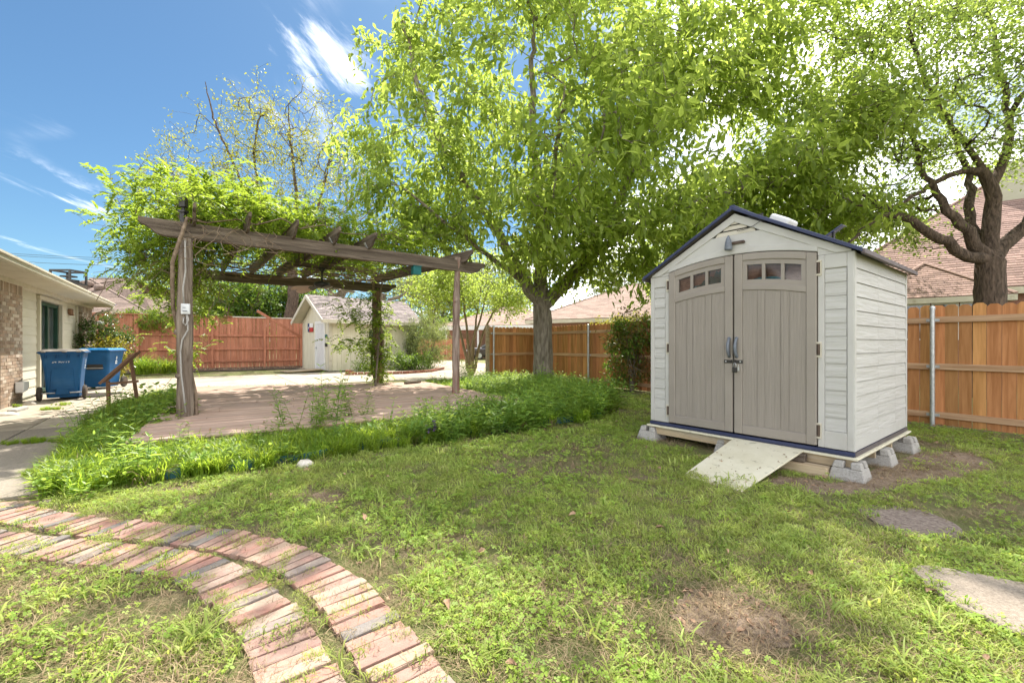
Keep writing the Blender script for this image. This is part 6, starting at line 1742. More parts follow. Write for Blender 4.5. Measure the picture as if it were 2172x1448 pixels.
# ------------------------------------------------------------------ shrubs
def shrub(name, label, c, r, n, leaf, n_leaf, L, Wd, stems=7, per=6, sig=.16, droop=.2, bark='thin_bark', cat='shrub', shell=.25, round_=False, tv=.25):
    t = thing(name, label, cat, (c[0], c[1], 0))
    s = Skel(); b = s.node((c[0], c[1], -.03), -1, .02)
    for _ in range(stems):
        a = rng.uniform(0, 6.28); k = rng.uniform(.1, .4)
        s.limb([(c[0], c[1], 0), (c[0] + math.cos(a) * r[0] * k * .5, c[1] + math.sin(a) * r[1] * k * .5, c[2] * .6), (c[0] + math.cos(a) * r[0] * k, c[1] + math.sin(a) * r[1] * k, c[2])], [.018, .014, .008], b, step=.15, wob=.02)
    C_ = ell(n, c, r, shell); C_[:, 2] = np.maximum(C_[:, 2], .08)
    tn = s.grow(clumps(C_, per, sig), step=.18, bend=.3)
    m = MB(); s.mesh(m, rt=.0028, ex=.42, rcap=.03); m.build('stems', MT[bark], t, smooth=True)
    td, tp = tipdirs(s, tn), np.array([s.p[i] for i in tn])
    leaves_obj('foliage', [spray(tp, td, n_leaf, L, Wd, spread=.07, droop=droop, tip_len=.14, round_=round_, tv=tv)], MT[leaf], t)
    return t
shrub('clipped_shrub', 'dense rounded glossy green shrub at the corner of the left house', (-13.1, 14.0, 1.05), (.62, .7, 1.12), 95, 'lf_dark', 15, .065, .04, shell=.55)
shrub('yellow_shrub_tips', 'yellow-green leafy shrub spilling right of the blue wheelie bins', (-12.62, 13.75, .8), (.30, .45, .8), 36, 'lf_yellow', 14, .055, .035, shell=.4)
c = Vector((3.06, 11.35, 0))
shrub('photinia_shrub', 'glossy dark shrub with bronze new leaves against the cedar fence beside the shed', (c.x + .06, c.y + .02, .95), (.66, .45, 1.0), 46, 'lf_mid', 11, .11, .045, shell=.2)
shrub('photinia_shoots', 'upright bronze-tipped shoots standing over the glossy dark fence shrub', (c.x + .0, c.y - .12, 1.15), (.55, .35, .95), 34, 'lf_red', 9, .08, .034, shell=.1)
shrub('yellow_hedge', 'golden yellow hedge topping the cedar fence beyond the big trunk', (4.1, 16.2, 1.55), (1.5, .7, .72), 110, 'lf_yellow', 14, .07, .045, shell=.3)
shrub('yellow_hedge', 'second golden bush over the cedar fence close to the shed roof', (5.6, 14.6, 1.45), (1.2, .7, .7), 75, 'lf_yellow', 14, .07, .045, shell=.3)
c = gp(915, 778)
shrub('weeping_shrub', 'tall pale weeping shrub at the right end of the cream outbuilding', (-4.1, 21.4, 1.35), (1.15, 1.0, 1.5), 150, 'lf_pale', 16, .065, .03, droop=1.1, shell=.45)
shrub('low_bush', 'low dark-green bush before the cream outbuilding wall', (-4.7, 20.1, .45), (.95, .6, .5), 45, 'lf_mid', 13, .08, .045)
shrub('low_bush', 'ragged green bush under the small outbuilding window', (-6.2, 19.0, .25), (.7, .4, .3), 20, 'lf_mid', 10, .07, .035)
shrub('ivy_strip', 'narrow climbing ivy on the right corner of the cream outbuilding', (CA + CF * 4.1 + Vector((.1, -.15, 0))).to_tuple()[:2] + (1.3,), (.22, .2, 1.1), 22, 'lf_dark', 12, .06, .05, cat='climber')

# ------------------------------------------------------------------ wisteria over the pergola
wv = thing('wisteria_vine', 'leafy wisteria smothering the left end and top of the pergola', 'vine', (P1.x - .1, P1.y + .3, 0))
s = Skel()
def rise(p, h, r, tw, n=9, rad=.10):
    return [(p.x + rad * math.cos(tw * i + r), p.y + rad * math.sin(tw * i + r), DZ + h * i / n) for i in range(n + 1)]
e1 = s.limb(rise(P1, 2.9, .6, .55, rad=.15), [.028] * 9 + [.024], wob=.01, step=.2)
r4 = s.node((P4.x, P4.y - .1, .1), -1, .05)
e4 = s.limb(rise(P4, 2.9, 2.6, .6, rad=.14), [.05] * 9 + [.035], r4, wob=.015, step=.2)
for e, dirs in ((e1, [(PD2, 3.0), (PD1, 3.6), (PD1 * .8 + PD2 * .7, 4.5)]), (e4, [(PD2, 5.0), (-PD1, 3.0), (PD2 * .9 - PD1 * .35, 4.0)])):
    b = Vector(s.p[e])
    for d, L in dirs:
        s.limb([b, b + d * L * .3 + Vector((0, 0, .12)), b + d * L * .65 + Vector((0, 0, .14)), b + d * L + Vector((0, 0, .05))], [.014, .012, .010, .007], e, step=.3, wob=.07)
first = 4
pt_ = lambda t, sfrac, z: P1 + PD2 * t + PD1 * sfrac + Vector((0, 0, z))
C_ = [ell(130, (-5.45, 8.1, 3.55), (1.6, 1.6, .75), .1), ell(36, (-4.7, 7.3, 3.35), (.8, .7, .4), .1), ell(80, (-6.5, 8.5, 3.05), (1.15, 1.1, .7), .1), ell(34, (-7.0, 9.4, 2.5), (.75, .8, .5), .1), ell(14, (P4.x + .2, P4.y - .1, 1.7), (.40, .4, .95), .1)]
tt = np.concatenate([rng.uniform(-.1, 4.4, 170), rng.uniform(1.6, 4.5, 70)]); ss = rng.uniform(.0, 4.8, 240)
C_.append(np.array([tuple(pt_(a, b, 3.22 + .42 * rng.random() + .25 * max(0, 1 - a / 3.0))) for a, b in zip(tt, ss)]))
tt = rng.uniform(1.0, 4.7, 80); C_.append(np.array([tuple(pt_(a, 4.4 + rng.normal() * .6, 3.3 + rng.uniform(0, .85))) for a in tt]))
C_ = np.concatenate(C_); C_ = C_[(C_[:, 0] < -5.6) | (C_[:, 2] > 3.22) | (C_[:, 1] > 9.6) & (C_[:, 0] < -6.6)]
tn = s.grow(clumps(C_, 4, .24, .45), step=.2, bend=.3, jit=.05, first=first)
m = MB(); s.mesh(m, rt=.0030, ex=.32, rcap=.035)
m.build('stems', MT['vine_bark'], wv, smooth=True)
td, tp = tipdirs(s, tn), np.array([s.p[i] for i in tn])
leaves_obj('foliage', compound(tp, td, 2, .25, 5, .085, .046, droop=.3), MT['lf_vine'], wv)
# bare tangles: long dry runners under the rafters and trailing off the left end
m = MB()
for k in range(70):
    a = rng.uniform(1.5, 4.9); b = rng.uniform(1.2, 4.6); L = rng.uniform(1.2, 3.0); z = rng.uniform(2.86, 3.1)
    if abs(a - 2.6) < .8 and abs(b - 2.2) < 1.2: continue
    p = pt_(a, b, z); d = (PD2 * rng.uniform(-1, -.5) + PD1 * rng.uniform(-.25, .25))
    m.tube([p + d * (L * i / 7) + Vector((rng.normal() * .035, rng.normal() * .035, rng.normal() * .03 - .08 * math.sin(math.pi * i / 7))) for i in range(8)], .006 + .006 * rng.random(), 4)
for k in range(75):
    p = Vector((rng.uniform(-7.3, -5.4), rng.uniform(7.6, 9.8), rng.uniform(2.4, 3.1))); L = rng.uniform(.4, 1.0); d = Vector((rng.uniform(-.7, .3), rng.uniform(-.6, .3), rng.uniform(-.6, .25)))
    m.tube([p + d * (L * i / 6) + Vector((rng.normal() * .03, rng.normal() * .03, -.25 * L * (i / 6) ** 2 + rng.normal() * .03)) for i in range(7)], .003 + .004 * rng.random(), 3)
for k in range(12):                                                         # trailing off into the sky at the left
    p = Vector((rng.uniform(-7.4, -6.7), rng.uniform(8.0, 9.0), rng.uniform(3.2, 4.1))); L = rng.uniform(.5, 1.0); d = Vector((-1, rng.uniform(-.3, .3), rng.uniform(-.3, .5)))
    m.tube([p + d * (L * i / 7) + Vector((0, 0, -.35 * L * math.sin(1.6 * i / 7) + rng.normal() * .02)) for i in range(8)], [.006 - .0005 * i for i in range(8)], 3)
for k in range(14):                                                         # pale loops hanging before the front beam
    a = rng.uniform(-.1, 1.3); p = pt_(a, -.07, rng.uniform(2.95, 3.15)); L = rng.uniform(.25, .6)
    m.tube([p + PD2 * (.16 * math.sin(i * .9 + k)) + Vector((0, 0, -L * math.sin(math.pi * .55 * i / 6))) - PD1 * (.03 + .01 * i) for i in range(7)], .0055, 4)
m.build('dry_runners', MT['vine_bark'], wv, kind='stuff')
fv = thing('climbing_vine', 'bright leafy climber wound round the far log post of the pergola', 'vine', (P3.x, P3.y - .1, 0))
s = Skel(); r_ = s.node((P3.x, P3.y - .15, .1), -1, .05)
for tw, ph, rad in ((.5, 0, .15), (-.45, 1.5, .14), (.3, 3, .17), (.65, 4.3, .15)):
    s.limb(rise(P3, 2.75, ph, tw, rad=rad), [.03] * 5 + [.026] * 5, r_, wob=.012, step=.2)
C_ = np.concatenate([ell(34, (P3.x + .08, P3.y - .25, 1.3), (.36, .34, 1.15), .3), ell(26, (P3.x - .35, P3.y - .25, 2.2), (.75, .5, .55), .2), ell(7, (P3.x - .75, P3.y - .3, 1.25), (.32, .25, .3), .1), ell(12, (P3.x + .22, P3.y - .3, .75), (.25, .2, .5), .1)])
tn = s.grow(clumps(C_, 3, .13), step=.15, bend=.3, jit=.03)
m = MB(); s.mesh(m, rt=.003, ex=.36, rcap=.03); m.build('stems', MT['vine_bark'], fv, smooth=True)
td, tp = tipdirs(s, tn), np.array([s.p[i] for i in tn])
leaves_obj('foliage', compound(tp, td, 2, .24, 4, .085, .048), MT['lf_vine'], fv)
# climber hanging over the red fence
fcl = at(310, 690, 19.0)
shrub('fence_climber', 'leafy climber hanging over the top of the red fence', (fcl.x - .2, fcl.y, 2.25), (1.15, .4, .42), 40, 'lf_vine', 12, .11, .045, stems=4, cat='climber', droop=.6)
# ------------------------------------------------------------------ scatter: geometry-nodes object over points
def scatter(name, label, pts, rz, sc, ix, meshes, tilt=0.0):
    """one 'stuff' object: every point carries one of the tuft meshes"""
    col = bpy.data.collections.new(name + '_tufts')
    for i, me in enumerate(meshes):
        col.objects.link(bpy.data.objects.new('%s_tuft_%02d' % (name, i), me))
    N = len(pts)
    me = bpy.data.meshes.new(name)
    me.vertices.add(N); me.vertices.foreach_set('co', np.asarray(pts, np.float32).ravel())
    rot = np.stack([rng.normal(size=N) * tilt, rng.normal(size=N) * tilt, rz], 1)
    for nm, ty, arr in (('rot', 'FLOAT_VECTOR', rot), ('sc', 'FLOAT', sc), ('ix', 'INT', ix)):
        a = me.attributes.new(nm, ty, 'POINT')
        a.data.foreach_set('vector' if ty == 'FLOAT_VECTOR' else 'value', np.asarray(arr, np.int32 if ty == 'INT' else np.float32).ravel())
    o = bpy.data.objects.new(name, me); link(o)
    g = bpy.data.node_groups.new(name + '_scatter', 'GeometryNodeTree')
    g.interface.new_socket('Geometry', in_out='INPUT', socket_type='NodeSocketGeometry')
    g.interface.new_socket('Geometry', in_out='OUTPUT', socket_type='NodeSocketGeometry')
    n = g.nodes.new; L = g.links.new
    gi, go = n('NodeGroupInput'), n('NodeGroupOutput')
    ci = n('GeometryNodeCollectionInfo'); ci.inputs['Collection'].default_value = col; ci.inputs['Separate Children'].default_value = True; ci.inputs['Reset Children'].default_value = True
    iop = n('GeometryNodeInstanceOnPoints'); iop.inputs['Pick Instance'].default_value = True
    def attr(nm, ty):
        a = n('GeometryNodeInputNamedAttribute'); a.data_type = ty; a.inputs['Name'].default_value = nm; return a.outputs['Attribute']
    e2r = n('FunctionNodeEulerToRotation'); L(attr('rot', 'FLOAT_VECTOR'), e2r.inputs[0])
    L(gi.outputs[0], iop.inputs['Points']); L(ci.outputs[0], iop.inputs['Instance']); L(attr('ix', 'INT'), iop.inputs['Instance Index'])
    L(e2r.outputs[0], iop.inputs['Rotation']); L(attr('sc', 'FLOAT'), iop.inputs['Scale'])
    L(iop.outputs[0], go.inputs[0])
    md = o.modifiers.new('scatter', 'NODES'); md.node_group = g
    return tag(o, label, kind='stuff')
def blades(n, rad, h0, h1, w, lean=.5, bend=.5, seed=0, mt=None, tv=(0, 1), name='tuft', flat=0.0):
    """tuft of n bent blades: two quads and a tip each"""
    r = np.random.default_rng(seed)
    a = r.uniform(0, 6.28, n); q = rad * np.sqrt(r.uniform(0, 1, n))
    b = np.stack([q * np.cos(a), q * np.sin(a), np.zeros(n)], 1)
    az = r.uniform(0, 6.28, n); h = r.uniform(h0, h1, n)
    d = np.stack([np.cos(az), np.sin(az), np.zeros(n)], 1); s_ = np.stack([-np.sin(az), np.cos(az), np.zeros(n)], 1)
    ln = lean * r.uniform(.3, 1.2, n)[:, None]; bd = bend * r.uniform(.3, 1.4, n)[:, None]; hh = h[:, None]; ww = w * r.uniform(.7, 1.2, n)[:, None]
    z = np.array([[0, 0, 1.0]])
    p1 = b + hh * (.40 * z + d * ln * .40); p2 = b + hh * (.74 * z * (1 - .12 * bd) + d * (ln * .75 + bd * .22)); p3 = b + hh * (z * (1 - .35 * bd) + d * (ln + bd * .60))
    v = np.stack([b - s_ * ww * .4, b + s_ * ww * .4, p1 + s_ * ww * .5, p1 - s_ * ww * .5, p2 + s_ * ww * .4, p2 - s_ * ww * .4, p3], 1).reshape(-1, 3)
    i0 = np.arange(n)[:, None] * 7
    f4 = np.concatenate([i0 + [[0, 1, 2, 3]], i0 + [[3, 2, 4, 5]]], 0); f3 = i0 + [[5, 4, 6]]
    t = r.uniform(*tv, n)
    return np_mesh(name, v, [f4, f3], mt, np.concatenate([t, t, t]))
def clover(n, rad, size, seed, mt):
    r = np.random.default_rng(seed); V, F_, T_ = [], [], []
    for i in range(n):
        a, q = r.uniform(0, 6.28), rad * math.sqrt(r.random()); c = np.array((q * math.cos(a), q * math.sin(a), r.uniform(.012, .04)))
        a0 = r.uniform(0, 6.28); t = r.random(); tl = r.normal(size=2) * .35
        for k in range(3):
            aa = a0 + 2.094 * k; s_ = size * r.uniform(.75, 1.15); d = np.array((math.cos(aa), math.sin(aa), 0)); e = np.array((-d[1], d[0], 0)); b = len(V)
            for x, y in ((.05, 0), (.55, .48), (1.0, .34), (.93, 0), (1.0, -.34), (.55, -.48)):
                p = c + (d * x + e * y) * s_; p[2] += (p[0] - c[0]) * tl[0] + (p[1] - c[1]) * tl[1] + .12 * abs(y) * s_; V.append(p)
            F_ += [(b, b + 1, b + 2, b + 3), (b, b + 3, b + 4, b + 5)]; T_ += [t, t]
    return np_mesh('clover', np.array(V), np.array(F_), mt, T_)
def weeds(nst, h0, h1, rad, L, Wd, npair, seed, mt, name='weed'):
    """upright leafy stems; leaves in opposite pairs"""
    r = np.random.default_rng(seed); Vs, Fs, Ts = [], [], []; o = 0; P, D_, U, LL, T = [], [], [], [], []
    for i in range(nst):
        a, q = r.uniform(0, 6.28), rad * math.sqrt(r.random()); b = np.array((q * math.cos(a), q * math.sin(a), 0.0)); h = r.uniform(h0, h1)
        lean = r.normal(size=2) * .18 * h; top = b + np.array((lean[0], lean[1], h)); w = .004
        Vs.append(np.array([b + (w, 0, 0), b + (-w * .5, w, 0), b + (-w * .5, -w, 0), top + (w * .4, 0, 0), top + (-w * .2, w * .4, 0), top + (-w * .2, -w * .4, 0)]))
        Fs.append(np.array([(0, 1, 4, 3), (1, 2, 5, 4), (2, 0, 3, 5)]) + o); Ts.append(np.full(3, .2)); o += 6
        a0 = r.uniform(0, 6.28); ti = r.random()
        for j in range(npair):
            u = .15 + .85 * j / max(1, npair - 1); c = b + (top - b) * u
            for s_ in (0, 3.14):
                aa = a0 + 1.57 * j + s_ + r.normal() * .25; P.append(c); el = r.uniform(-.1, .6) + .5 * (u > .9); D_.append((math.cos(aa), math.sin(aa), el)); U.append((r.normal() * .15, r.normal() * .15, 1)); LL.append(L * r.uniform(.7, 1.2) * (1 - .35 * abs(u - .5) * 2)); T.append(ti + r.normal() * .2)
    v, f, t = leaf_arrays(np.array(P), np.array(D_), np.array(U), np.array(LL), np.array(LL) * Wd / L, np.array(T)); Vs.append(v); Fs.append(f + o); Ts.append(t)
    return np_mesh(name, np.concatenate(Vs), np.concatenate(Fs), mt, np.clip(np.concatenate(Ts), 0, 1))
def dry_leaf_mesh(seed):
    r = np.random.default_rng(seed); n = 1
    v, f, t = leaf_arrays(np.array([[-.03, 0, .006]]), np.array([[1, 0, .1]]), np.array([[0, .2, 1.0]]), .06, .03, np.array([r.random()]), fold=.3, curl=.2)
    return np_mesh('dry_leaf', v, f, MT['dry_leaf'], t)

# ------------------------------------------------------------------ masks on the ground
BED = [(-3.72, 3.52), (-3.25, 3.84), (-2.46, 4.33), (-1.99, 4.76), (-1.07, 5.33), (.09, 6.02), (1.45, 7.2), (2.15, 8.6), (2.05, 9.7), (1.5, 11.6), (.3, 12.9), (-1.2, 14.4), (-2.6, 13.4), (-2.45, 12.3), (.62, 7.75), (-4.2, 4.75), (-7.95, 10.75), (-8.6, 10.6), (-7.2, 7.9), (-6.1, 6.3), (-5.05, 5.0), (-4.2, 3.95)]
def to_shed(x, y):
    dx, dy = x - 1.815, y - 5.74
    return dx * .614 - dy * .789, dx * .789 + dy * .614
def on_path(x, y, w=.125):
    r = np.zeros(len(x), bool)
    for c in PATH_ROWS:
        for k in range(0, len(c), 6):
            r |= (x - c[k, 0]) ** 2 + (y - c[k, 1]) ** 2 < (w + .012) ** 2
    return r
def bare(x, y):
    """0 lawn .. 1 bare soil"""
    b = np.zeros(len(x))
    for px, py, rx, ry in ((1565, 1320, .46, .36), (690, 1056, .20, .14), (430, 1280, .30, .14), (1960, 1110, .5, .25), (2150, 1085, .22, .12), (250, 1290, .16, .12), (1230, 1390, .14, .10), (780, 1240, .16, .3)):
        c = gp(px, py); b = np.maximum(b, np.clip(1.7 - 1.25 * np.sqrt(((x - c.x) / rx) ** 2 + ((y - c.y) / ry) ** 2), 0, 1))
    u, v = to_shed(x, y)
    b = np.maximum(b, np.where((u > -.2) & (u < 2.3) & (v > -.25) & (v < 2.4), 1.0, 0))
    b = np.maximum(b, np.where(inside(RSOIL, x, y), .9, 0))
    b = np.maximum(b, np.clip((vn(x, y, .9) - .70) * 3.0, 0, .5) * (y > 1.0))
    b = np.maximum(b, np.clip((vn(x + 9, y, 2.6) - .74) * 3.0, 0, .7))
    # soil margin along the outer side of the path
    for c in PATH_ROWS[:1]:
        for k in range(0, len(c), 8): b = np.maximum(b, .92 * ((x - c[k, 0]) ** 2 + (y - c[k, 1]) ** 2 < .20 ** 2))
    d = cedR0.xy; dl_ = (cedC - cedR0).normalized(); dist = (x - d.x) * -dl_.y + (y - d.y) * dl_.x
    b = np.maximum(b, np.where(np.abs(dist) < .35, .8, 0))
    # thin worn lawn under the big tree near the fence
    b = np.maximum(b, np.clip(1.15 - np.sqrt(((x - 2.6) / 1.4) ** 2 + ((y - 11.2) / 1.6) ** 2), 0, .8))
    # left of the path the grass is thinner
    return b
def lawn_ok(x, y):
    ok_ = ~inside(BED, x, y) & ~inside(DECK, x, y) & ~on_path(x, y) & ~inside(STEP, x, y) & ~inside(RING, x, y)
    u = (x - HW.x) * HU.x + (y - HW.y) * HU.y; v = (x - HW.x) * HV.x + (y - HW.y) * HV.y
    ok_ &= ~((u < 2.36) & (v < 1) & (v > -8.25)) & ~((v > -.2) & (u > 2)) | ((u > 8.4) & (v < -1.05))
    ok_ &= (u > 2.36) | (v < -8.25)
    d = cedR0.xy; dl_ = (cedC - cedR0).normalized(); dist = (x - d.x) * -dl_.y + (y - d.y) * dl_.x
    ok_ &= dist > .05
    return ok_
def field(n_per_m2, y0, y1, x0, x1, fov=1.6):
    n = int(n_per_m2 * (y1 - y0) * (x1 - x0)); x, y = rng.uniform(x0, x1, n), rng.uniform(y0, y1, n)
    k = np.abs(x) < y * fov + 1.2; return x[k], y[k]

# ------------------------------------------------------------------ lawn
gm = [blades(60, .085, .016, .040, .0042, .85, .9, 100 + i, MT['grass'], name='grass_tuft') for i in range(5)]
gm += [blades(20, .085, .014, .036, .0032, .9, .9, 150 + i, MT['straw'], name='straw_tuft') for i in range(2)]
gm += [clover(16, .085, .0115, 200 + i, MT['clover']) for i in range(3)]
gm += [blades(9, .05, .05, .11, .0085, .8, 1.0, 180 + i, MT['grass'], name='broad_grass') for i in range(2)]
gm_th = [blades(46, .10, .012, .030, .0019, 1.8, 1.2, 600 + i, MT['straw'], name='thatch') for i in range(3)]
gm += [weeds(6, .02, .05, .08, .03, .017, 2, 230 + i, MT['clover'], 'low_weed') for i in range(2)]
X, Y = [], []
for y0, y1, dens in ((.9, 2.4, 330), (2.4, 4.2, 240), (4.2, 7.5, 150), (7.5, 13.5, 60)):
    x, y = field(dens, y0, y1, -6, 11); X.append(x); Y.append(y)
X, Y = np.concatenate(X), np.concatenate(Y)
k = lawn_ok(X, Y); X, Y = X[k], Y[k]
for outline, nn in ((STEP, 110), (RING, 90)):                                  # grass creeping over the rims
    O_ = np.array(outline); j = rng.integers(0, len(O_), nn); t_ = rng.random((nn, 1)); q = O_[j] * (1 - t_) + O_[(j + 1) % len(O_)] * t_ + rng.normal(size=(nn, 2)) * .012
    X, Y = np.concatenate([X, q[:, 0]]), np.concatenate([Y, q[:, 1]])
B = bare(X, Y)
lp_ = (X < -.2 - .55 * (Y - 1.2)) & (Y < 2.6)                                 # strip left of the path: thin and strawy
k = rng.random(len(X)) > np.clip(B * 1.03 + lp_ * .28, 0, .985); X, Y, B, lp_ = X[k], Y[k], B[k], lp_[k]
N = len(X); cv_ = vn(X + 31, Y + 7, .8)
u = rng.random(N); ix = np.zeros(N, int)
pc = np.clip((cv_ - .30) * 1.6, .10, .62)                                      # clover share drifts across the lawn
pst = np.clip(.08 + B * .45 + lp_ * .22 + (vn(X, Y + 50, 1.4) - .5) * .3, .04, .75)
ix = np.where(u < pc, 7 + rng.integers(0, 3, N), np.where(u < pc + pst, 5 + rng.integers(0, 2, N), rng.integers(0, 5, N)))
q = rng.random(N); ix = np.where(q < .03 + .05 * lp_, 10 + rng.integers(0, 2, N), ix); ix = np.where(q > .955, 12 + rng.integers(0, 2, N), ix)
sc = rng.uniform(.75, 1.25, N) * np.where(Y > 4.2, 1.25, 1) * np.where(Y > 7.5, 1.35, 1)
scatter('lawn_grass', 'short patchy lawn of grass and clover covering the yard', np.stack([X, Y, np.full(N, .003)], 1), rng.uniform(0, 6.28, N), sc, ix, gm, .12)
x, y = [], []
for y0, y1, dens in ((.9, 2.6, 150), (2.6, 4.6, 80), (4.6, 9, 32)):
    a_, b_ = field(dens, y0, y1, -6, 8); x.append(a_); y.append(b_)
x, y = np.concatenate(x), np.concatenate(y); k = lawn_ok(x, y); x, y = x[k], y[k]
k = rng.random(len(x)) < .48 + .55 * np.clip(bare(x, y), 0, 1) + .22 * ((x < -.2 - .55 * (y - 1.2)) & (y < 2.6)); x, y = x[k], y[k]; N = len(x)
scatter('lawn_thatch', 'dead straw thatch lying between the grass', np.stack([x, y, np.full(N, .006)], 1), rng.uniform(0, 6.28, N), rng.uniform(.8, 1.5, N) * np.where(y > 4.6, 1.4, 1), rng.integers(0, 3, N), gm_th, .05)
# bits of straw and grass creeping between the bricks
PX, PY = [], []
for c in PATH_ROWS:
    j = rng.integers(10, 390, 330); off = rng.normal(size=330) * .05 + rng.choice([-.13, .13, 0.0], 330, p=[.35, .4, .25])
    t = c[np.minimum(j + 1, 399)] - c[j]; t /= np.linalg.norm(t, axis=1, keepdims=True)
    PX.append(c[j, 0] - t[:, 1] * off); PY.append(c[j, 1] + t[:, 0] * off)
PX, PY = np.concatenate(PX), np.concatenate(PY); N = len(PX)
scatter('path_weeds', 'grass tufts and straw creeping between the path bricks', np.stack([PX, PY, np.full(N, .022)], 1), rng.uniform(0, 6.28, N), rng.uniform(.35, .75, N), rng.choice([0, 1, 5, 6, 10, 12], N, p=[.2, .15, .3, .2, .05, .1]), gm, .2)
# dry leaves and twigs
dl_m = [dry_leaf_mesh(i) for i in range(3)]
x, y = field(3.0, 1.3, 9, -5, 8); k = lawn_ok(x, y) ; x, y = x[k], y[k]; N = len(x)
x2, y2 = rng.uniform(-5, .5, 60), rng.uniform(5, 11, 60); k = inside(DECK, x2, y2); x2, y2 = x2[k], y2[k]
z = np.concatenate([np.full(N, .03), np.full(len(x2), DZ + .006)]); x, y = np.concatenate([x, x2]), np.concatenate([y, y2]); N = len(x)
scatter('leaf_litter', 'scattered dry brown leaves on lawn and deck', np.stack([x, y, z], 1), rng.uniform(0, 6.28, N), rng.uniform(.4, 1.15, N), rng.integers(0, 3, N), dl_m, .35)
x, y = field(40, 5.5, 11.5, 1.2, 6.5); k = (~inside(BED, x, y)) & (bare(x, y) > .55); x, y = x[k], y[k]
xb_, yb_ = rng.uniform(.4, 1.6, 1500), rng.uniform(1.6, 2.4, 1500); kb_ = inside(BARE1, xb_, yb_); x, y = np.concatenate([x, xb_[kb_][:90]]), np.concatenate([y, yb_[kb_][:90]])
xs2, ys2 = rng.uniform(2.2, 7, 900), rng.uniform(3.4, 6, 900); k = inside(RSOIL, xs2, ys2); x, y = np.concatenate([x, xs2[k]]), np.concatenate([y, ys2[k]]); N = len(x)
scatter('soil_litter', 'bits of bark and dead leaves on the bare soil', np.stack([x, y, np.full(N, .012)], 1), rng.uniform(0, 6.28, N), rng.uniform(.2, .7, N), rng.integers(0, 3, N), dl_m, .3)
mx = rng.random(900); p0_, p1_ = FA + fnrm * .2, FB + fnrm * .2
ml = np.array([tuple(p0_.lerp(p1_, t) + fnrm * rng.uniform(0, .95) + Vector((0, 0, .09))) for t in mx])
scatter('mulch_litter', 'dead leaves lying in the bed under the red fence', ml, rng.uniform(0, 6.28, 900), rng.uniform(.6, 1.6, 900), rng.integers(0, 3, 900), dl_m, .5)

# crumbs and twigs lying on the ramp
q = []
for _ in range(46):
    a_, b_ = rng.random(), rng.random() ** 1.5
    p = (rd.lerp(rc, a_)).lerp(ra.lerp(rb, a_), b_ * .95); q.append((p.x, p.y, p.z + .004))
q = np.array(q); N = len(q)
scatter('ramp_debris', 'bits of leaf and twig lying on the shed ramp', q, rng.uniform(0, 6.28, N), rng.uniform(.12, .45, N), rng.integers(0, 3, N), dl_m, .3)

# ------------------------------------------------------------------ grassy border round the deck
bm_ = [blades(44, .07, .13, .28, .0095, .42, .85, 300 + i, MT['lily'], name='border_clump') for i in range(5)]
bm_ += [blades(22, .07, .12, .26, .007, .9, 1.2, 330 + i, MT['straw'], name='dry_clump') for i in range(2)]
bm_ += [weeds(4, .20, .46, .09, .125, .034, 7, 340 + i, MT['weed'], 'border_weed') for i in range(3)]
bm_ += [weeds(4, .14, .32, .08, .11, .06, 4, 350 + i, MT['weed'], 'broad_weed') for i in range(2)]
bx_, by_ = rng.uniform(-8.8, 2.4, 26000), rng.uniform(3.4, 14.5, 26000); k = inside(BED, bx_, by_) & ~inside(DECK, bx_, by_); bx_, by_ = bx_[k], by_[k]
k = rng.random(len(bx_)) < np.where(by_ > 8.5, .45, .78) - .42 * np.clip((bx_ + 1.6) / 1.6, 0, 1) * (by_ < 8.5); bx_, by_ = bx_[k], by_[k]; N = len(bx_)
wright = np.clip((bx_ + 1.6) / 1.6, 0, 1)                                        # weeds take over towards the right end
u = rng.random(N)
ix = np.where(u < .30 * (1 - wright) + .02 * wright + .25 * (1 - wright) * 0, 0, 0)
ix = np.where(u < .90 - .72 * wright, rng.integers(0, 5, N), np.where(u < .95 - .74 * wright, 5 + rng.integers(0, 2, N), np.where(u < .985 - .07 * wright, 7 + rng.integers(0, 3, N), 10 - 1 + rng.integers(1, 3, N))))
sc = rng.uniform(.62, 1.08, N) * np.where(by_ > 9, .85, 1) * (1 + .25 * wright)
# lower towards the lawn edge
scatter('border_plants', 'thick border of strappy grass and leafy weeds round the deck', np.stack([bx_, by_, np.full(N, .0)], 1), rng.uniform(0, 6.28, N), sc, ix, bm_, .12)
# strip of grass between deck and concrete, and tufts in the slab joints
n = 900; t = rng.random(n); a, b = Vector((-8.1, 10.95, 0)), Vector((-2.5, 12.6, 0))
sx_ = np.array([tuple(a.lerp(b, u) + Vector((rng.normal() * .05, .12 + rng.uniform(-.2, .28), 0))) for u in t])
k = vn(sx_[:, 0], sx_[:, 1], 1.1) > .35; sx_ = sx_[k]; N = len(sx_)
scatter('strip_grass', 'uneven strip of long grass between the deck and the concrete yard', sx_, rng.uniform(0, 6.28, N), rng.uniform(.35, .75, N), rng.integers(0, 5, N), bm_, .15)
jt_ = []
for px, py, n, sp in ((112, 872, 26, .13), (135, 862, 12, .1), (60, 945, 16, .09), (100, 941, 26, .12), (15, 948, 8, .06), (95, 1012, 18, .12), (40, 866, 8, .05), (200, 826, 5, .04)):
    c = gp(px, py)
    for _ in range(n): jt_.append((c.x + rng.normal() * sp, c.y + rng.normal() * sp * .35, .03))
jt_ = np.array(jt_); N = len(jt_)
scatter('joint_weeds', 'grass tufts growing in the joints of the concrete walk', jt_, rng.uniform(0, 6.28, N), rng.uniform(.16, .36, N), rng.integers(0, 5, N), bm_, .2)
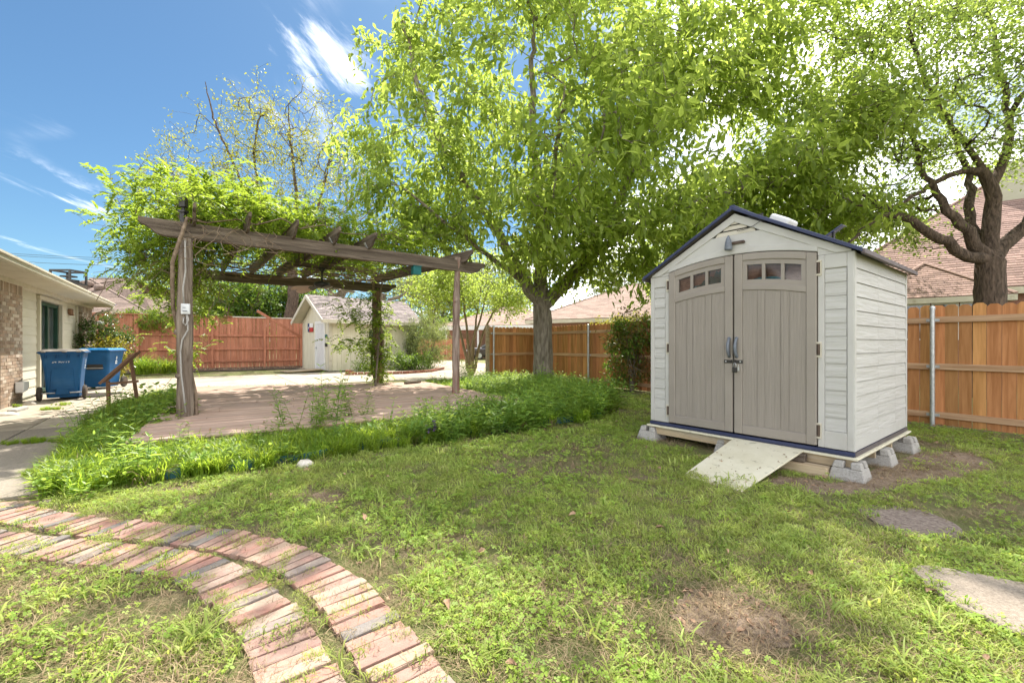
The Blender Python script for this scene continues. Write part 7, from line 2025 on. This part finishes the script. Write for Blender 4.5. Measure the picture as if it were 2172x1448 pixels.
# tall daylily clump before the red fence
dm_ = [blades(60, .16, .55, .95, .022, .45, 1.0, 400 + i, MT['lily'], name='daylily_leaf') for i in range(3)]
def clump_thing(name, label, px, py, n, sp, meshes, s0, s1, cat='plant', h=.05):
    c = gp(px, py, h); t = thing(name, label, cat, c)
    for i in range(n):
        o = bpy.data.objects.new('leaf_tuft', meshes[i % len(meshes)])
        k_ = rng.uniform(s0, s1)
        link(o, t, Matrix.Translation(c + Vector((rng.normal() * sp, rng.normal() * sp * .4, 0))) @ Matrix.Rotation(rng.uniform(0, 6.28), 4, 'Z') @ Matrix.Diagonal((k_, k_, k_, 1)))
    return t
clump_thing('daylily_clump', 'long-leaved green clump growing before the left part of the red fence', 300, 793, 11, .62, dm_, .8, 1.15)
clump_thing('daylily_clump', 'small tuft of long leaves right of the bigger clump by the red fence', 362, 790, 3, .15, dm_, .6, .75)
wm_ = [weeds(5, .35, .75, .12, .12, .028, 9, 500 + i, MT['weed'], 'tall_weed') for i in range(3)]
bw_ = [weeds(6, .25, .55, .22, .13, .075, 5, 520 + i, MT['weed'], 'broad_weed') for i in range(3)]
for i, (px, py, n, sp, ms, s0, lab) in enumerate([(665, 930, 3, .10, wm_, 1.0, 'tall upright weed beside the front deck edge, leftmost of the tall weeds'), (700, 915, 3, .12, wm_, 1.15, 'tall narrow-leaved weed standing before the middle of the deck'),
        (765, 905, 3, .10, wm_, .9, 'slender weed rising between the tall weeds and the purple iris'), (1090, 850, 3, .10, bw_, .8, 'leafy weed growing through the right corner of the deck'), (1165, 850, 3, .12, wm_, 1.1, 'weed with pale leaves at the foot of the big trunk'),
        (1130, 880, 4, .16, wm_, 1.0, 'bushy weed at the right end of the deck border'), (345, 895, 7, .30, bw_, 1.05, 'broad-leaved bramble spilling over the near post foot'), (285, 920, 5, .2, bw_, .8, 'low leafy bramble on the left deck corner'), (600, 905, 2, .08, bw_, .5, 'small weed at the front rim of the deck'),
        (1060, 800, 4, .2, bw_, 1.4, 'leafy sapling growing before the end post of the cedar return'), (985, 815, 5, .25, wm_, 1.0, 'weedy clump at the foot of the slender myrtle stems'), (240, 905, 5, .25, wm_, .7, 'weed cluster beside the broken wooden stand'),
        (130, 1052, 4, .12, bw_, .55, 'broad-leaved weed at the sharp left corner of the border'), (505, 905, 0, .1, bw_, .3, 'x'), (930, 940, 4, .1, wm_, .55, 'narrow-leaved weed hiding the purple iris stems')]):
    if n: clump_thing('garden_weed', lab, px, py, n, sp, ms, s0 * .8, s0 * 1.15, h=0.0)
# purple iris
ir = gp(915, 935); it = thing('iris_flower', 'purple iris blooming low in the front border', 'flower', ir)
for dx, dy, z in ((-.05, 0, .20), (.05, .02, .25), (.0, -.05, .17), (.07, -.03, .19)):
    c = ir + Vector((dx, dy - .12, z)); m = MB(); m.tube([ir + Vector((dx * .5, dy, 0)), c], .004, 5); m.build('stem', MT['weed'], it)
    P = np.repeat(np.array([tuple(c)]), 6, 0); a = np.arange(6) * 1.047 + rng.random()
    dirs = np.stack([np.cos(a), np.sin(a), np.where(np.arange(6) % 2, .9, -.35)], 1)
    leaves_obj('petals', [leaf_arrays(P, dirs, np.tile((0, 0, 1.0), (6, 1)), .06, .042, rng.random(6), round_=True)], MT['petal'], it)
print('objects', len(bpy.data.objects))
